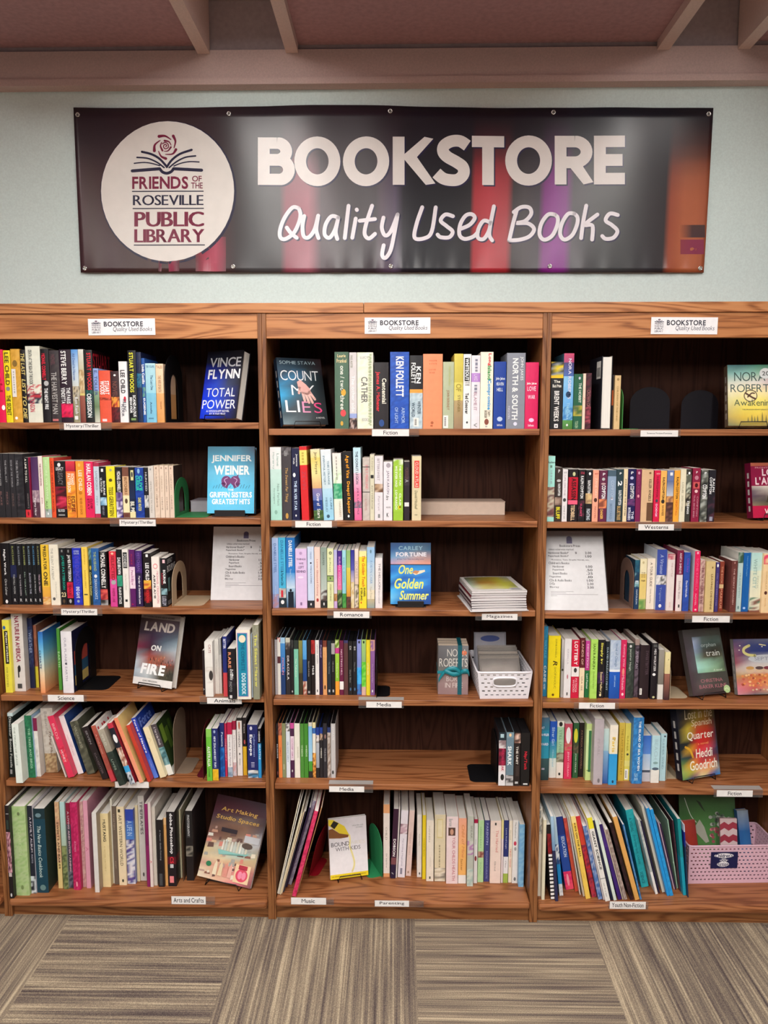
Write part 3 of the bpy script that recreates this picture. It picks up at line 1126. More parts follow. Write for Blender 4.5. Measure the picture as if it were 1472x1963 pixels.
def shelf_row(bay, row, crop, text, first='the upright', last='the bookend', Y0=0.014, auto=None, yb0=None, depth=None, crops=None):
    """text: one book per line; x and y are measured in an enlarged crop (ox, oy, k) of the photograph"""
    z = SZ[bay][row]
    ox, oy, k = crop
    items = []
    for ln in text.strip().split('\n'):
        ln = ln.strip()
        if not ln:
            continue
        if ln[0] == '@':
            ox, oy, k = crops[ln[1:]]
            continue
        f = [x.strip() for x in ln.split('|')]
        items.append((f, (ox, oy, k)))
    names = [it[0][4] for it in items]
    rows = []
    for i, (f, (ox, oy, k)) in enumerate(items):
        nums = f[0].split()
        kind = nums[0]
        opt = dict(x.split('=') for x in nums[1:] if '=' in x)
        n = [float(x) for x in nums[1:] if '=' not in x]
        x0, x1, yt = n[:3]
        yb = n[3] if len(n) > 3 else yb0
        lean = n[4] if len(n) > 4 else None
        X0, X1, YT, YB = ox + x0 * k, ox + x1 * k, oy + yt * k, oy + yb * k
        if 'y' in opt:
            Y = float(opt['y'])
        elif auto:
            Y = min(max(on_z((X0 + X1) / 2, YB, z).y, auto[0]), auto[1])
        else:
            Y = Y0
        a, b = on_y(X0, YB, Y), on_y(X1, YB, Y)
        if lean is None:
            s, hz = 0.0, on_y((X0 + X1) / 2, YT, Y).z - z
        else:
            tp = on_y(ox + lean * k, YT, Y)
            s, hz = (tp.x - a.x) / (tp.z - z), tp.z - z
        rows.append([f, kind, opt, Y, a.x, max(b.x - a.x - .0004, .0034), s, hz])
    # neighbours touch but do not pass through one another or through the uprights
    lo, hi = BAYX[bay][0] + .0012, BAYX[bay][1] - .0012
    for _ in range(6):
        pA, pW, pS, pH = lo, 0.0, 0.0, 1.0
        for r in rows:
            if 'y' in r[2]:
                continue
            if r[4] < pA + pW + .0003:
                r[5] = max(r[5] - (pA + pW + .0003 - r[4]) * .5, .0034)
                r[4] = pA + pW + .0003
            r[6] = max(r[6], pS - (r[4] - pA - pW - .0002) / min(r[7], pH))
            pA, pW, pS, pH = r[4], r[5], r[6], r[7]
        nA, nS, nH = hi, 0.0, 1.0
        for r in rows[::-1]:
            if 'y' in r[2]:
                continue
            if r[4] + r[5] > nA - .0003:
                r[4] = nA - .0003 - r[5]
            r[6] = min(r[6], nS + (nA - r[4] - r[5] - .0002) / min(r[7], nH))
            nA, nS, nH = r[4], r[6], r[7]
    for i, (f, kind, opt, Y, ax, W, s, hz) in enumerate(rows):
        base, _, side = f[1].partition('/')
        hard = kind == 'h'
        th = math.atan(s)
        w = W * math.cos(th)
        h = hz / math.cos(th) if th else hz
        d = float(opt.get('d', 0)) or depth or (0.16 if h > .222 else 0.105 if h < .187 else .138)
        d = min(d, DEP - 0.012 - Y)
        short, detail = f[4], f[5] if len(f) > 5 else ''
        noun = NOUN[kind]
        prev = names[i - 1] if i else first
        nxt = names[i + 1] if i < len(names) - 1 else last
        lab = f'{short} {noun}{" " + detail if detail else ""} between {prev} and {nxt}, {BAYNAME[bay]} bay {ORD[row]} shelf'
        lab = lab.strip()
        if lab in used_labels:
            print('DUPLICATE LABEL', lab)
        used_labels[lab] = 1
        if not 4 <= len(lab.replace('-', '-').split()) <= 16:
            print('LABEL LENGTH', len(lab.split()), lab)
        root = thing(KIND[kind], lab, CAT[kind], (0, 0, 0), (0, 0, 0), f'{PLURAL[kind]} on the {ORD[row]} shelf of the {BAYNAME[bay]} bay')
        if th > 0:      # tips to the right: it rests on its right-hand foot
            root.matrix_basis = Matrix.Translation((ax + W, Y, z + .0003)) @ Matrix.Rotation(th, 4, 'Y')
            shift = -w
        else:
            root.matrix_basis = Matrix.Translation((ax, Y, z + .0003)) @ Matrix.Rotation(th, 4, 'Y')
            shift = 0.0
        if 'r' in opt:
            root.matrix_basis = root.matrix_basis @ Matrix.Rotation(R(float(opt['r'])), 4, 'Z')
        bands = spine_parts(f[2])
        words = [s for s in f[3].split(';') if s.strip()] if f[3] else []
        words = [s.strip() for s in words]
        rev = 'rev' in opt
        cv = make_cover(w, h, d, hard, base, side, bands, words, kind == 'd')
        pg = None
        if kind == 'd':
            pg = MB()
            pg.box((.0012, .003, .0012), (w - .0012, d - .0004, h - .0014), M_PLASTIC, opt.get('p', '1a1a1c'))
        elif w > 0.0028:
            pg = make_pages(w, h, d, hard, PAPER[opt.get('p', 'w')], rev)
        for m_, nm in ((cv, 'case_sleeve' if kind == 'd' else 'cover'), (pg, 'case_tray' if kind == 'd' else 'page_block')):
            if m_ is None:
                continue
            if shift:
                m_.v = [(p[0] + shift, p[1], p[2]) for p in m_.v]
            if rev:
                m_.v = [(p[0], d - p[1], p[2]) for p in m_.v]
                m_.f = [q[::-1] for q in m_.f]
                m_.c = [q[::-1] for q in m_.c]
            m_.build(nm, root)


K = {
    'A': (0, 640, .17663), 'B': (240, 640, .17663), 'C': (510, 650, .19022), 'D': (770, 650, .19022), 'E': (1040, 650, .17663),
    'G': (0, 840, .17663), 'Hh': (240, 840, .17663), 'I': (510, 840, .18342), 'J': (760, 840, .19022), 'K': (1040, 840, .14946), 'L': (1250, 840, .15082),
    'M': (0, 1000, .15625), 'N': (200, 1000, .2038), 'O': (510, 1010, .16984), 'Q': (1030, 1010, .16304), 'Rr': (1250, 1010, .15082),
    'S': (0, 1170, .16984), 'T': (230, 1170, .19022), 'U': (510, 1180, .17663), 'W': (1020, 1180, .19022), 'X': (1250, 1180, .15082),
    'Y': (0, 1330, .17663), 'Z': (240, 1330, .18342), 'a': (510, 1340, .17663), 'b': (750, 1340, .19701), 'c': (1010, 1340, .19022),
    'e': (0, 1490, .17663), 'f': (240, 1490, .19022), 'g': (510, 1490, .18342), 'h': (740, 1490, .19701), 'i': (1010, 1500, .15625), 'j': (1200, 1500, .18478),
}

# line: kind x0 x1 top foot [top-left x if it leans] | cover/board | bands | lettering | colour word | detail
shelf_row('L', 0, K['A'], '''
h -25 68 170 955|e5124e||.35-.6:a02:aH;o.76-.83@.6-1:fff|crimson|
h 72 145 180 955|f0d818||.03-.48:221a10:LEE CHILD;o.5-.56@.2-.8:888;.62-.9:221a10:THE SECRET|yellow|with black lettering
h 150 250 165 955|d8a138|0-1:d8a138,d09a34,e0ab44|o.15-.24@.2-.7:8a6a2c;k.27-.65@.05-.5:ece6e0;g.3-.6@.1-.45:aaa;o.92-.96@.2-.5:fff|gold|with a white label
h 256 308 172 955|1a1416||i.05-.35:dcc878:THE LAST;i.4-.95:dcc878:LIST TO DIE|jet-black|with yellow lettering
h 312 468 133 955|e4e4d4/dcd8c4|0-.5:e4e4d4 .5-.62:e4e4d4,c8303a,e4e4d4 .62-.75:c8303a,2a3444,e4e4d4,2a3444|.05-.5@.2-.45:555:DEATH AT THE SIGN OF THE ROOK;.52-.86@.15-.5:c8405a:KATE ATKINSON|tall cream|with red blot
h 472 560 165 955|191418||B.06-.42@.15-.6:e0203c:MICHAEL CONNELLY;o.43-.5@.3-.9:bbb;B.53-.82@.3-.75:eee:THE NIGHT FIRE|black|with red and white lettering
h 565 670 180 955|3a3236|0-1:3a3236,352d30,403838|.3-.88@.15-.7:b8b4b0:THE HARVEST MAN;k.95-.98@.1-.7:c87070;.06-.2@.2-.6:6a4048:NOVEL|charcoal|with grey lettering
h 673 798 170 955|2a1626|.74-.93:d81848,a01040,e82860|B.02-.48@.15-.6:f2f0ee:STEVE BERRY;B.52-.74@.05-.4:eee:VENDETTA;B.52-.74@.5-.85:eee:THE PARIS|plum|with big white lettering
h 802 874 170 955|6fa8e0|0-.5:5a9ae0>b8d0e8>cfd4d0 .5-.7:b0a898,4a4038,c8b898 .7-1:8a8468,a09878|.05-.42@.2-.6:5878b0:Ali Dead In Heaven;B.65-.88@.3-.8:ddd:Ron Rash;k.91-.96@.2-.7:eee|sky-blue|fading to olive
h 877 934 168 955|d8d0b8|0-.28:dfe0d8>c8c0a0 .28-.6:c8a878,e0d0a8,b09060 .6-.63:d8c878 .63-1:9a5848>7a3a30||brown|with cream upper half
h 937 1028 175 955|1c1e1e/200c10|.55-.72:2a6a60,1c3a3a,123 .72-.92:12282a|B.04-.55@.35-.85:d82030:STUART WOODS;B.6-.93@.2-.75:eee:OBSESSION;r.04-.24@.04-.96:a82030:STUART|bottle-green|with red lettering
h 1031 1087 375 955|8aa4dc|0-.42:90a8e0 .42-1:90b090>68805c>d0d0c0|.04-.5:4a5a88:E. TOLLER|lavender-blue|short
h 1090 1214 398 955|e4583e|.52-.57:903020,e4583e|B.2-.46@.1-.5:fff:WOODS;B.2-.46@.52-.9:fff:STUART;k.93-.98@.2-.6:fdd|coral|with white lettering
h 1217 1304 405 955|3a2024|.5-.7:7a2018,f0a040,c04020 .7-1:3a1018,6a1a20|o.06-.1@.4-.7:eee;.2-.5:7a4a40:NOVEL|burgundy|with a fiery sunset
h 1308 1397 300 955|f2eff0||B.14-.52@.2-.75:3a3438:LEE CHILD;o.57-.66@.5-.8:d8203c;.62-.82@.4-.8:556:KILLING;.7-.9@.2-.5:556:FLOOR|white|with red heart mark
@B
h 50 138 180 955|18171a||B.03-.58@.2-.7:e6e23a:STUART WOODS;B.62-.92@.5-.85:fff:SCANDALOUS;B.65-.87@.1-.4:fff:BEHAVIOR;k.94-.97@.2-.8:7a9a5a|black|with yellow and white lettering
h 142 194 200 955|1a2348|0-1:1a2348,1c2a50,152040 .3-.5:2a7a98,1a4a70||navy|slender
h 197 232 265 955|2458a8|.45-.6:68a088,2458a8|B.1-.4:fff:Linda Castillo;B.62-.88@.3-.9:fff:EUGENIE|blue|slender
h 235 344 320 955|8ccce0|0-.5:b4dce6>9cd4e4 .5-1:7cc0dc|h.03-.08:58a:THE VOLUME;.2-.45@.5-.75:468:The Last One;.65-.85@.4-.6:468:Amelia;k.92-.94@.2-.7:58a|ice-blue|
h 347 428 325 955|f0c090|0-.5:f8d8b8>f0c89c .5-1:e8ac70>dd9c58|h.03-.08:a86:TALES;.2-.48@.3-.7:a86:THE WIFE OF BATH;.62-.8@.5-.7:a64:Quirk|peach|
''', last='black bookend', crops=K)

shelf_row('M', 0, K['C'], '''
h 695 835 130 893|4c6a56/3e5a48||h.03-.07@.2-.8:eed9a0:Laurie;h.09-.14@.15-.85:eed9a0:Frankel;.18-.5@.4-.7:eef0e4:one / two;o.48-.57@.45-.8:e8a838;.56-.75@.4-.7:eef0e4:three;o.75-.84@.4-.8:e04a50;o.9-.96@.4-.6:d8a840|green|with fruit marks
h 842 916 135 895|d8d2d2|.8-.86:98a8d8 .86-1:2a2024,c8b0a8,503830|.04-.2@.15-.45:998:PAUL AUSTER;.3-.78@.3-.75:f6f4f4:The other side|silver|with a dark photo
h 920 1080 135 897|eceada|0-.3@:eceada|h.05-.08@.2-.7:aaa:LUCY;.32-.66@.25-.65:6a6a64:CATHER;h.86-.9@.3-.7:aaa:BOOKS;g.02-.98@.70-.98:b4c49c;g.05-.95@.60-.90:c4cca8|cream|with grey lettering
h 1087 1235 235 890|231d20||B.24-.62@.55-.85:f0ead8:Centennial;B.14-.74@.1-.42:e0303c:James A. Michener;o.86-.97@.35-.7:2a4c8c|black|with red and white lettering
h 1250 1440 130 893|1d4fb4|0-1:1d4fb4,2459c0,1a48a4|B.06-.58@.3-.72:fff:KEN FOLLETT;.72-.93@.6-.78:a8c0e8:ARMOR;.72-.93@.25-.42:a8c0e8:OF LIGHT|royal-blue|with white lettering
@D
h 80 210 165 895|17141a|.46-.51:f0a040 .51-1:b8ccd4,a8bcc8,c8d8e0|B.15-.38@.5-.85:eee:KEN;B.1-.38@.1-.45:eee:FOLLETT;.62-.8@.6-.85:44586a:WINTER;.64-.84@.15-.4:44586a:WORLD;b.85-.97@.3-.7:fff|black|with icy lower half
h 213 408 150 903|f69468||h.08-.1@.3-.7:d06a44:VOLUME;h.12-.14@.3-.7:d06a44:A STATE;h.2-.22@.3-.65:d06a44:LOVE;h.24-.26@.3-.6:d06a44:WAR;o.9-.94@.4-.55:b4603c;g.95-.97@.3-.6:b4603c|salmon|
h 412 522 230 903|b4bc9c||.42-.72@.3-.6:a07858:JOHN BERENDT;b.8-.99@.05-.5:fff;.06-.35@.5-.7:c4c884:THE LONG MARCH|sage|with white sticker
h 524 614 148 903|dcc858|0-.38:dccb58>c8b84c .38-.62:d8cc60>dcd070 .62-1:b8a070>9a7c60|.4-.5:a89438:OF;.55-.78@.4-.7:8a7440:STEGNER|mustard|
h 616 694 152 903|f2f0ee||k.05-.36@.15-.8:1a1a1a;B.06-.35@.25-.7:fff:WHITEOUT;B.52-.8@.25-.7:333:Ted Conover;h.37-.39@.2-.8:555:LOST IN;h.4-.42@.2-.8:555:ASPEN;o.9-.93@.4-.65:444|white|with a black title block
h 697 784 165 903|e8e4ea|.24-.36:b888d0|g.05-.22@.2-.9:889;.26-.34@.3-.7:e8d0f0:LAKE;g.4-.5@.1-.9:889;.5-.75@.3-.65:b890a0:BLAME IT;.92-.98@.3-.7:888:V|pale lilac|with purple band
h 787 914 130 900|f8ecd8||B.02-.18@.55-.85:d8202c:Long;B.18-.36@.55-.85:28964a:Island;B.36-.75@.5-.85:2aa0dc:Compromise;.76-.84@.6-.8:554:TAFFY;.76-.86@.35-.55:332:BRODESSER;o.87-.95@.35-.7:8a4a3a;g.96-.98@.3-.7:aaa|cream|with multicoloured lettering
h 922 1044 228 892|123c98/0e2f78||H.23-.28@.15-.9:e4ecf4:John Jakes;h.3-.36@.2-.8:dde6f0:HEAVEN;h.39-.44@.25-.75:dde6f0:HELL;o.82-.89@.3-.75:c0d0ec;H.91-.98@.3-.75:dde:Dell Books|deep-blue|with white lettering
h 1050 1235 140 893|888c98/7c808c||B.07-.88@.3-.62:eef0f0:NORTH & SOUTH;.05-.36@.7-.9:e6e8ea:JOHN JAKES;o.91-.96@.4-.6:dde;.7-.88@.1-.2:ccd:NOVEL|grey|with white lettering
h 1238 1370 235 890|d81a5c||H.3-.34@.1-.85:fff:John Jakes;h.36-.43@.15-.8:fde:LOVE;h.49-.55@.2-.75:fde:WAR;o.84-.9@.3-.7:fce;H.92-.98@.25-.7:fde:Dell Books|hot-pink|with white lettering
'''.replace('0-.3@:eceada', '0-1:e6e8cc,eceada,f0eedc'), first='the tilted display book', last='the upright', crops=K)

shelf_row('R', 0, K['E'], '''
p 77 213 248 955|141417|0-.2:c8b820,1a1a1c,8a9098,e8c820 .2-.24:f0c420|H.27-.31@.25-.75:f4f0e4:The;H.32-.39@.15-.85:f4f0e4:Black Prism;B.43-.88@.3-.7:f0ece8:BRENT WEEKS;k.92-.98@.35-.65:eee;o.94-.965@.45-.55:111|black|with a yellow stripe
h 215 324 155 955|6fb4e4/3a6478|0-.12:c8486c>b04878 .12-.3:4a3a6c>4a6ab0 .3-.7:88c0e8>6ab0e8 .7-.88:3a80c0,7ab8e0 .88-1:5a9a50>4a7a38|.07-.6@.45-.75:e0dcec:NORA ROBERTS;o.5-.58@.25-.75:1f3a5c;.65-.87@.35-.65:a8d8f0:The Choice;o.93-.96@.35-.55:eee|sky-blue|with pink and green ends
p 328 424 380 955|1d5c40|.57-.76:c0b040,4a6a30,888060|o.05-.1@.5-.75:ccd;.16-.52@.55-.85:dde8d8:THE HOBBIT;.85-.98@.2-.6:a8c8a0:TOLKIEN|emerald|short
p 426 457 375 958|f2d4c0||.2-.7:e0a890:A|pale-pink|slender
p 459 519 370 958|3a1820|0-1:3a1820,5a2030,2a1218 .6-.9:a04050,5a2030|.3-.6:a06060:CROWN OF|dark-red|
h rev=1 625 738 185 945|26262e||l.06-.3@.60-.92:fff|charcoal|with page edges facing out
p y=.03 741 768 390 955|241a28|.28-.56:e87038||orange-banded|dark
p 770 834 395 965|ddbc88||o.05-.1@.3-.7:a08050;.2-.85@.35-.6:a88850:CHILDREN OF THE MIND|tan|
''', last='green bookend', crops=K)

shelf_row('L', 1, K['G'], '''
p -2 62 168 855|29262a||.06-.5@.35-.6:a8a6a8:THE VANISHING EYES;.55-.85@.3-.6:7a5a58:BLAKE|ebony|with smallest grey lettering
p 65 124 168 855|2a272b||.1-.45@.3-.6:a4a2a4:THE FINAL ACT;.55-.85@.3-.6:7a5a58:PIERCE|sooty|with grey lettering
p 127 187 170 855|2b282c||.1-.52@.3-.6:9a989c:EDGE OF THE WORLD;.6-.85@.3-.6:6a5450:PIERCE|coal-black|with grey lettering
p 190 278 172 855|2c2a2e|0-1:2c2a2e,222024,343236|.1-.5@.15-.4:9a989c:THE GIRL IN THE WALL;.6-.85@.2-.4:5a4a50:PIERCE|smoky-black|with grey lettering
h 282 338 210 860|191419/d83a68|.87-1:d8303c|.02-.42@.3-.65:f0ece0:A LINE TO KILL;.6-.85@.5-.75:8a8080:HOROWITZ;o.9-.97@.4-.7:7a1020|black|with red foot and white lettering
h 362 438 205 852|4a2a58|0-.55:4a2a58>5a3a68 .55-.75:8a7080,b8a0a8 .75-1:5a3a48,4a2a3c|.68-.97@.2-.55:e8e0e4:Penny Haw|purple|with white lettering
h 441 488 195 855|f2e4dc/e0446c|.02-.98:f2e4dc|.12-.48@.3-.7:8a4a58:THE GOLDEN SPOON;.6-.85@.4-.7:a86a70:JESSA|white|with wine lettering
h 491 564 205 858|b8dc94|0-.86:bce29c>b0d88c .86-1:a8b4b0|.05-.7@.35-.65:d8f0c0:BEFORE WE WERE;.72-.9@.2-.5:6a8a50:ALICE;o.92-.96@.4-.6:fff|mint|with grey foot
h 567 612 215 860|e8552c/d83c30||.03-.95@.3-.7:9a2a1c:LIGHT ON BONE A NOVEL|orange|with dark lettering
p 615 732 250 862|1a1417|.45-.62:4a1420,8a1830,1a1417 .62-.85:b02040,4a1018,d83858|o.03-.1@.3-.6:eee;H.1-.17@.15-.85:ddd:LEGACY;.18-.42@.3-.75:7a7478:LEGACY;H.85-.9@.2-.8:ddd:BLOOD;k.94-.97@.2-.8:888|black|with crimson art
p 735 835 250 862|f0a030|0-.18:e03c4c>b0203c .18-.5:f07040>f4a83c .5-1:f6b23c,f09a2c,e07830|B.22-.42@.55-.9:fff4e0:RICHARD;B.22-.55@.15-.5:fff4e0:PATTERSON;B.62-.9@.5-.9:6a2012:ECLIPSE;B.62-.85@.1-.45:a03018:ECLIPSE|amber|with scarlet top
p 845 933 250 862|f09a34||B.16-.52@.3-.75:fce8c8:LEE CHILD;o.53-.59@.25-.7:c87820;.65-.95@.35-.65:b86820:NEVER GO BACK;o.04-.1@.3-.6:f8c060|orange-yellow|with pale lettering
p 936 1033 255 865|e2265c||B.04-.6@.25-.75:fff:HARLAN COBEN;B.66-.86@.2-.45:7a1030:STAY;B.66-.84@.55-.8:7a1030:CLOSE|pink-red|with white author lettering
p 1036 1095 265 867|c6d2de|0-.07:b03050 .93-1:b03050|.15-.5@.3-.7:8a98a8:SANDFORD;.55-.85@.3-.6:98a8b8:PREY|silvery-blue|with red ends
p 1097 1166 310 862|16161c|.6-.76:98c4e0,c8e0f0,5a88a8|k.04-.1@.3-.65:eee;.22-.5@.1-.4:eee:ULTIMATUM;.28-.56@.55-.85:eee:BOURNE;.78-.95@.2-.7:99a:ROBERT LUDLUM|black|with blue face picture
p 1170 1264 305 865|f0e230||o.05-.1@.4-.7:aa8;o.24-.3@.3-.7:5a4c20;.4-.97@.25-.75:6a6010:TESS GERRITSEN|lemon-yellow|
p 1269 1338 315 862|1c1a20|.5-.68:4a2a78,8a78a0 .68-1:3a2270,e8e0f0,4a2c80|B.08-.5@.25-.8:f4f0f0:MICHAEL CONNELLY|black-topped purple|
p 1342 1412 315 862|7a4c3c|.18-.56:d8b088 .56-.9:f0e4b8|B.2-.54@.3-.75:8a5a38:BUTCHERS;o.62-.72@.3-.75:5a4430;k.93-.98@.2-.8:6a3a34|brown|with cream panel
@Hh
p 55 116 315 862|1a2440|0-.26:16161c .26-.62:182238>1c2c50 .88-1:e8dca8|k.06-.26@.35-.85:e0dca0;o.09-.2@.45-.75:334;B.68-.78@.15-.85:f4f0e0:BIL;B.8-.9@.15-.85:f4f0e0:PR|navy|with cream patches
p 120 214 320 860|1e3f9a|0-1:1e3f9a,2048a8,183488|B.16-.46@.5-.85:30d8b0:CLIVE;B.16-.46@.1-.45:30d8b0:CUSSLER;B.6-.86@.2-.75:e8e470:DARK WATCH;o.02-.12@.3-.6:8ab8e0|blue|with green and yellow lettering
p 217 262 320 862|1c1c24|.55-.8:e0dcd8,333,ccc|.06-.5@.3-.75:c8c4c8:HUNTED|black-and-white|
p 265 323 305 862|d8d0c8||.3-.9@.3-.6:a8a098:DETECTIVE FICTION;o.04-.08@.3-.6:999|pearl-grey|
p p=t 326 383 298 862|e4ceba|0-1:e4ceba,dcc4b0|.1-.5@.3-.6:b8a08c:MURDER IS;.55-.8@.3-.6:a08878:CHRISTIE;o.03-.07@.3-.6:a87|beige|first of five worn ones
p p=t 386 436 296 862|e6d0bc||.2-.5@.3-.6:c8b098:FUNERALS;.6-.85@.3-.6:a89080:CHRISTIE;o.03-.07@.3-.6:a87|pale-beige|second of five worn ones
p p=t 439 485 298 862|e4cdb9||.12-.5@.3-.6:a08c7c:TOWARDS ZERO;.6-.85@.3-.6:a89080:CHRISTIE;o.03-.07@.3-.6:a87|pinkish-beige|third of five worn ones
p p=t 488 538 300 862|e2cab6/3a2c28||.12-.5@.3-.6:b8a090:CURTAIN;.55-.85@.3-.6:a89080:CHRISTIE;o.03-.07@.3-.6:a87|dusty-beige|last of the worn ones
''', last='green bookend', crops=K)

shelf_row('M', 1, K['I'], '''
p 50 168 95 835|d4e6de|0-.3:ebe9e8>e4e8e6 .3-1:c8e4dc>a8dccc|.07-.27@.6-.8:9ab4ac:Liane;.07-.3@.2-.4:9ab4ac:Moriarty;.5-.8@.6-.8:8aaaa0:Nine Perfect;.55-.78@.25-.42:8aaaa0:Strangers;o.86-.92@.35-.6:8ab8a8|mint|with white top
h 172 270 95 845|443e42|.0-.1:6a6468,3a3638|i.28-.75@.3-.65:c8a060:The Sweet Far Thing;o.9-.98@.35-.65:c89848;i.05-.12@.2-.8:aaa:Libba|charcoal|with gold script
p 275 355 105 840|1a1c40||.08-.25@.5-.8:eee:Jeannette;.13-.22@.2-.4:eee:Walls;o.34-.4@.15-.5:eee;B.45-.86@.3-.65:c8dcf4:THE SILVER STAR;o.92-.95@.4-.6:eee|navy|with pale lettering
p 375 452 88 842 340|d8262c|.05-.25:f0dc74|g.08-.23@.1-.8:c8b050;.33-.58@.25-.75:c0404c:ZEVIN|red|tilted, with a yellow panel
p 502 600 118 842 460|e0c878|0-.12:ecdcb4>f0dc8c .12-.55:e8cc6c>f0e098>d8a878 .55-.72:8a7aa8>5a70b0 .72-.86:28448c,1e3878 .86-1:3a5a34,5a7a40,2a4a2c|.04-.35@.35-.7:7a7050:Jojo Moyes;.62-.8@.4-.75:f0e8f0:Giver of;.84-.97@.4-.75:f0f0e8:Stars|sunset-coloured|tilted, with a blue hill
h 604 712 120 845 565|d4e4ec|0-.55:e4eaee>d0e2ea .55-1:b8dcee>98d0ea|.09-.5@.2-.38:7a98a8:EVENTFUL HISTORY;.16-.5@.6-.78:7a98a8:THIS STRANGE;.68-.85@.7-.88:6a90a8:CLAIRE;.68-.88@.25-.45:6a90a8:MESSUD;o.92-.97@.3-.6:3a5a70|ice-blue|tilted
h 716 806 158 848 690|e8e4dc|0-.3:f0e4e0>e0ead8 .3-.45:c8e0b8,e8f0e0 .45-.68:4ab080,2a9468,80c8a0 .68-1:e4ecd8>f0e4dc|g.05-.4@.3-.6:a8a098;.72-.95@.6-.8:b8a890:MARGARET|white|with a green watercolour patch
h 815 915 145 850 790|1d1a1c||B.05-.38@.3-.75:f0a020:Age of Vice;B.43-.9@.35-.75:f4a428:Deepti Kapoor;o.92-.96@.4-.6:eee|black|with orange lettering
h 925 1002 100 852 908|d8c8dc|0-.35:bfe4f0>d8e4ec .35-.6:f0c8d8>f090b8 .6-.74:f080a8 .74-.83:5a7080,c07898 .83-1:f080a8>e8689c|.05-.5@.3-.65:4a5a70:THE DONUT LEGION;.55-.92@.35-.65:7a4a68:JOE R. LANSDALE|pink|with pale-blue top
p 1010 1085 205 838|c8bcb4|0-1:c8bcb4,c0b4ac,d0c4bc|.12-.5@.4-.75:e08a90:EMILY FRIDLUND;k.14-.15@0-1:333;k.54-.55@0-1:333;.65-.85@.3-.6:c89a98:A NOVEL|stone-grey|with pink lettering
p 1087 1132 170 852|dcd6bc||k.31-.36@.15-.85:222;.05-.25@.3-.7:b8b098:RUNNING;.4-.9@.3-.7:a8a088:KITTERIDGE|parchment|slender
p 1135 1222 188 855|e6e0e4|.43-.56:b89878,6a4838,e0c8b8|.04-.38@.3-.6:a89ca4:BITTERSWEET;.62-.85@.4-.65:b8acb4:Portrait;k.9-.96@.4-.65:888|pinkish-white|with a portrait photo
p 1227 1320 248 855|ebe5ea||.15-.55@.3-.65:8a8090:JAN KARON;i.57-.65@.3-.6:777:In;o.02-.1@.3-.8:a8a0a8;h.76-.79@.3-.8:888:HOME;h.87-.94@.35-.6:333:K|white|with a small letter K
p 1328 1432 225 858|9cc83c|0-.1:f0f0e4,9cc83c .1-.85:9cc83c,a4d044|B.1-.42@.6-.8:eef4dc:THE MOST FUN;B.1-.45@.2-.42:eef4dc:WE EVER HAD;B.55-.8@.6-.8:eef4dc:CLAIRE;B.5-.82@.2-.42:eef4dc:LOMBARDO;o.75-.82@.5-.8:e8d830|lime|with white lettering
@J
p 74 132 238 822|2a2228|.25-.4:3a3038|k.69-.76@.1-.9:e8e4e0;.1-.3:6a4a48:MORRISON;.3-.35:aaa:A|black|with a white spine sticker
p 154 248 182 825|decf a8||k.07-.49@.25-.78:e4443c;B.09-.48@.35-.68:f0c8b8:CLOUD ATLAS;i.53-.82@.3-.6:8a8468:David Mitchell;h.9-.92@.3-.6:443:ATLAS|cream|with red title block
'''.replace('decf a8', 'decfa8'), last='a low box', crops=K)

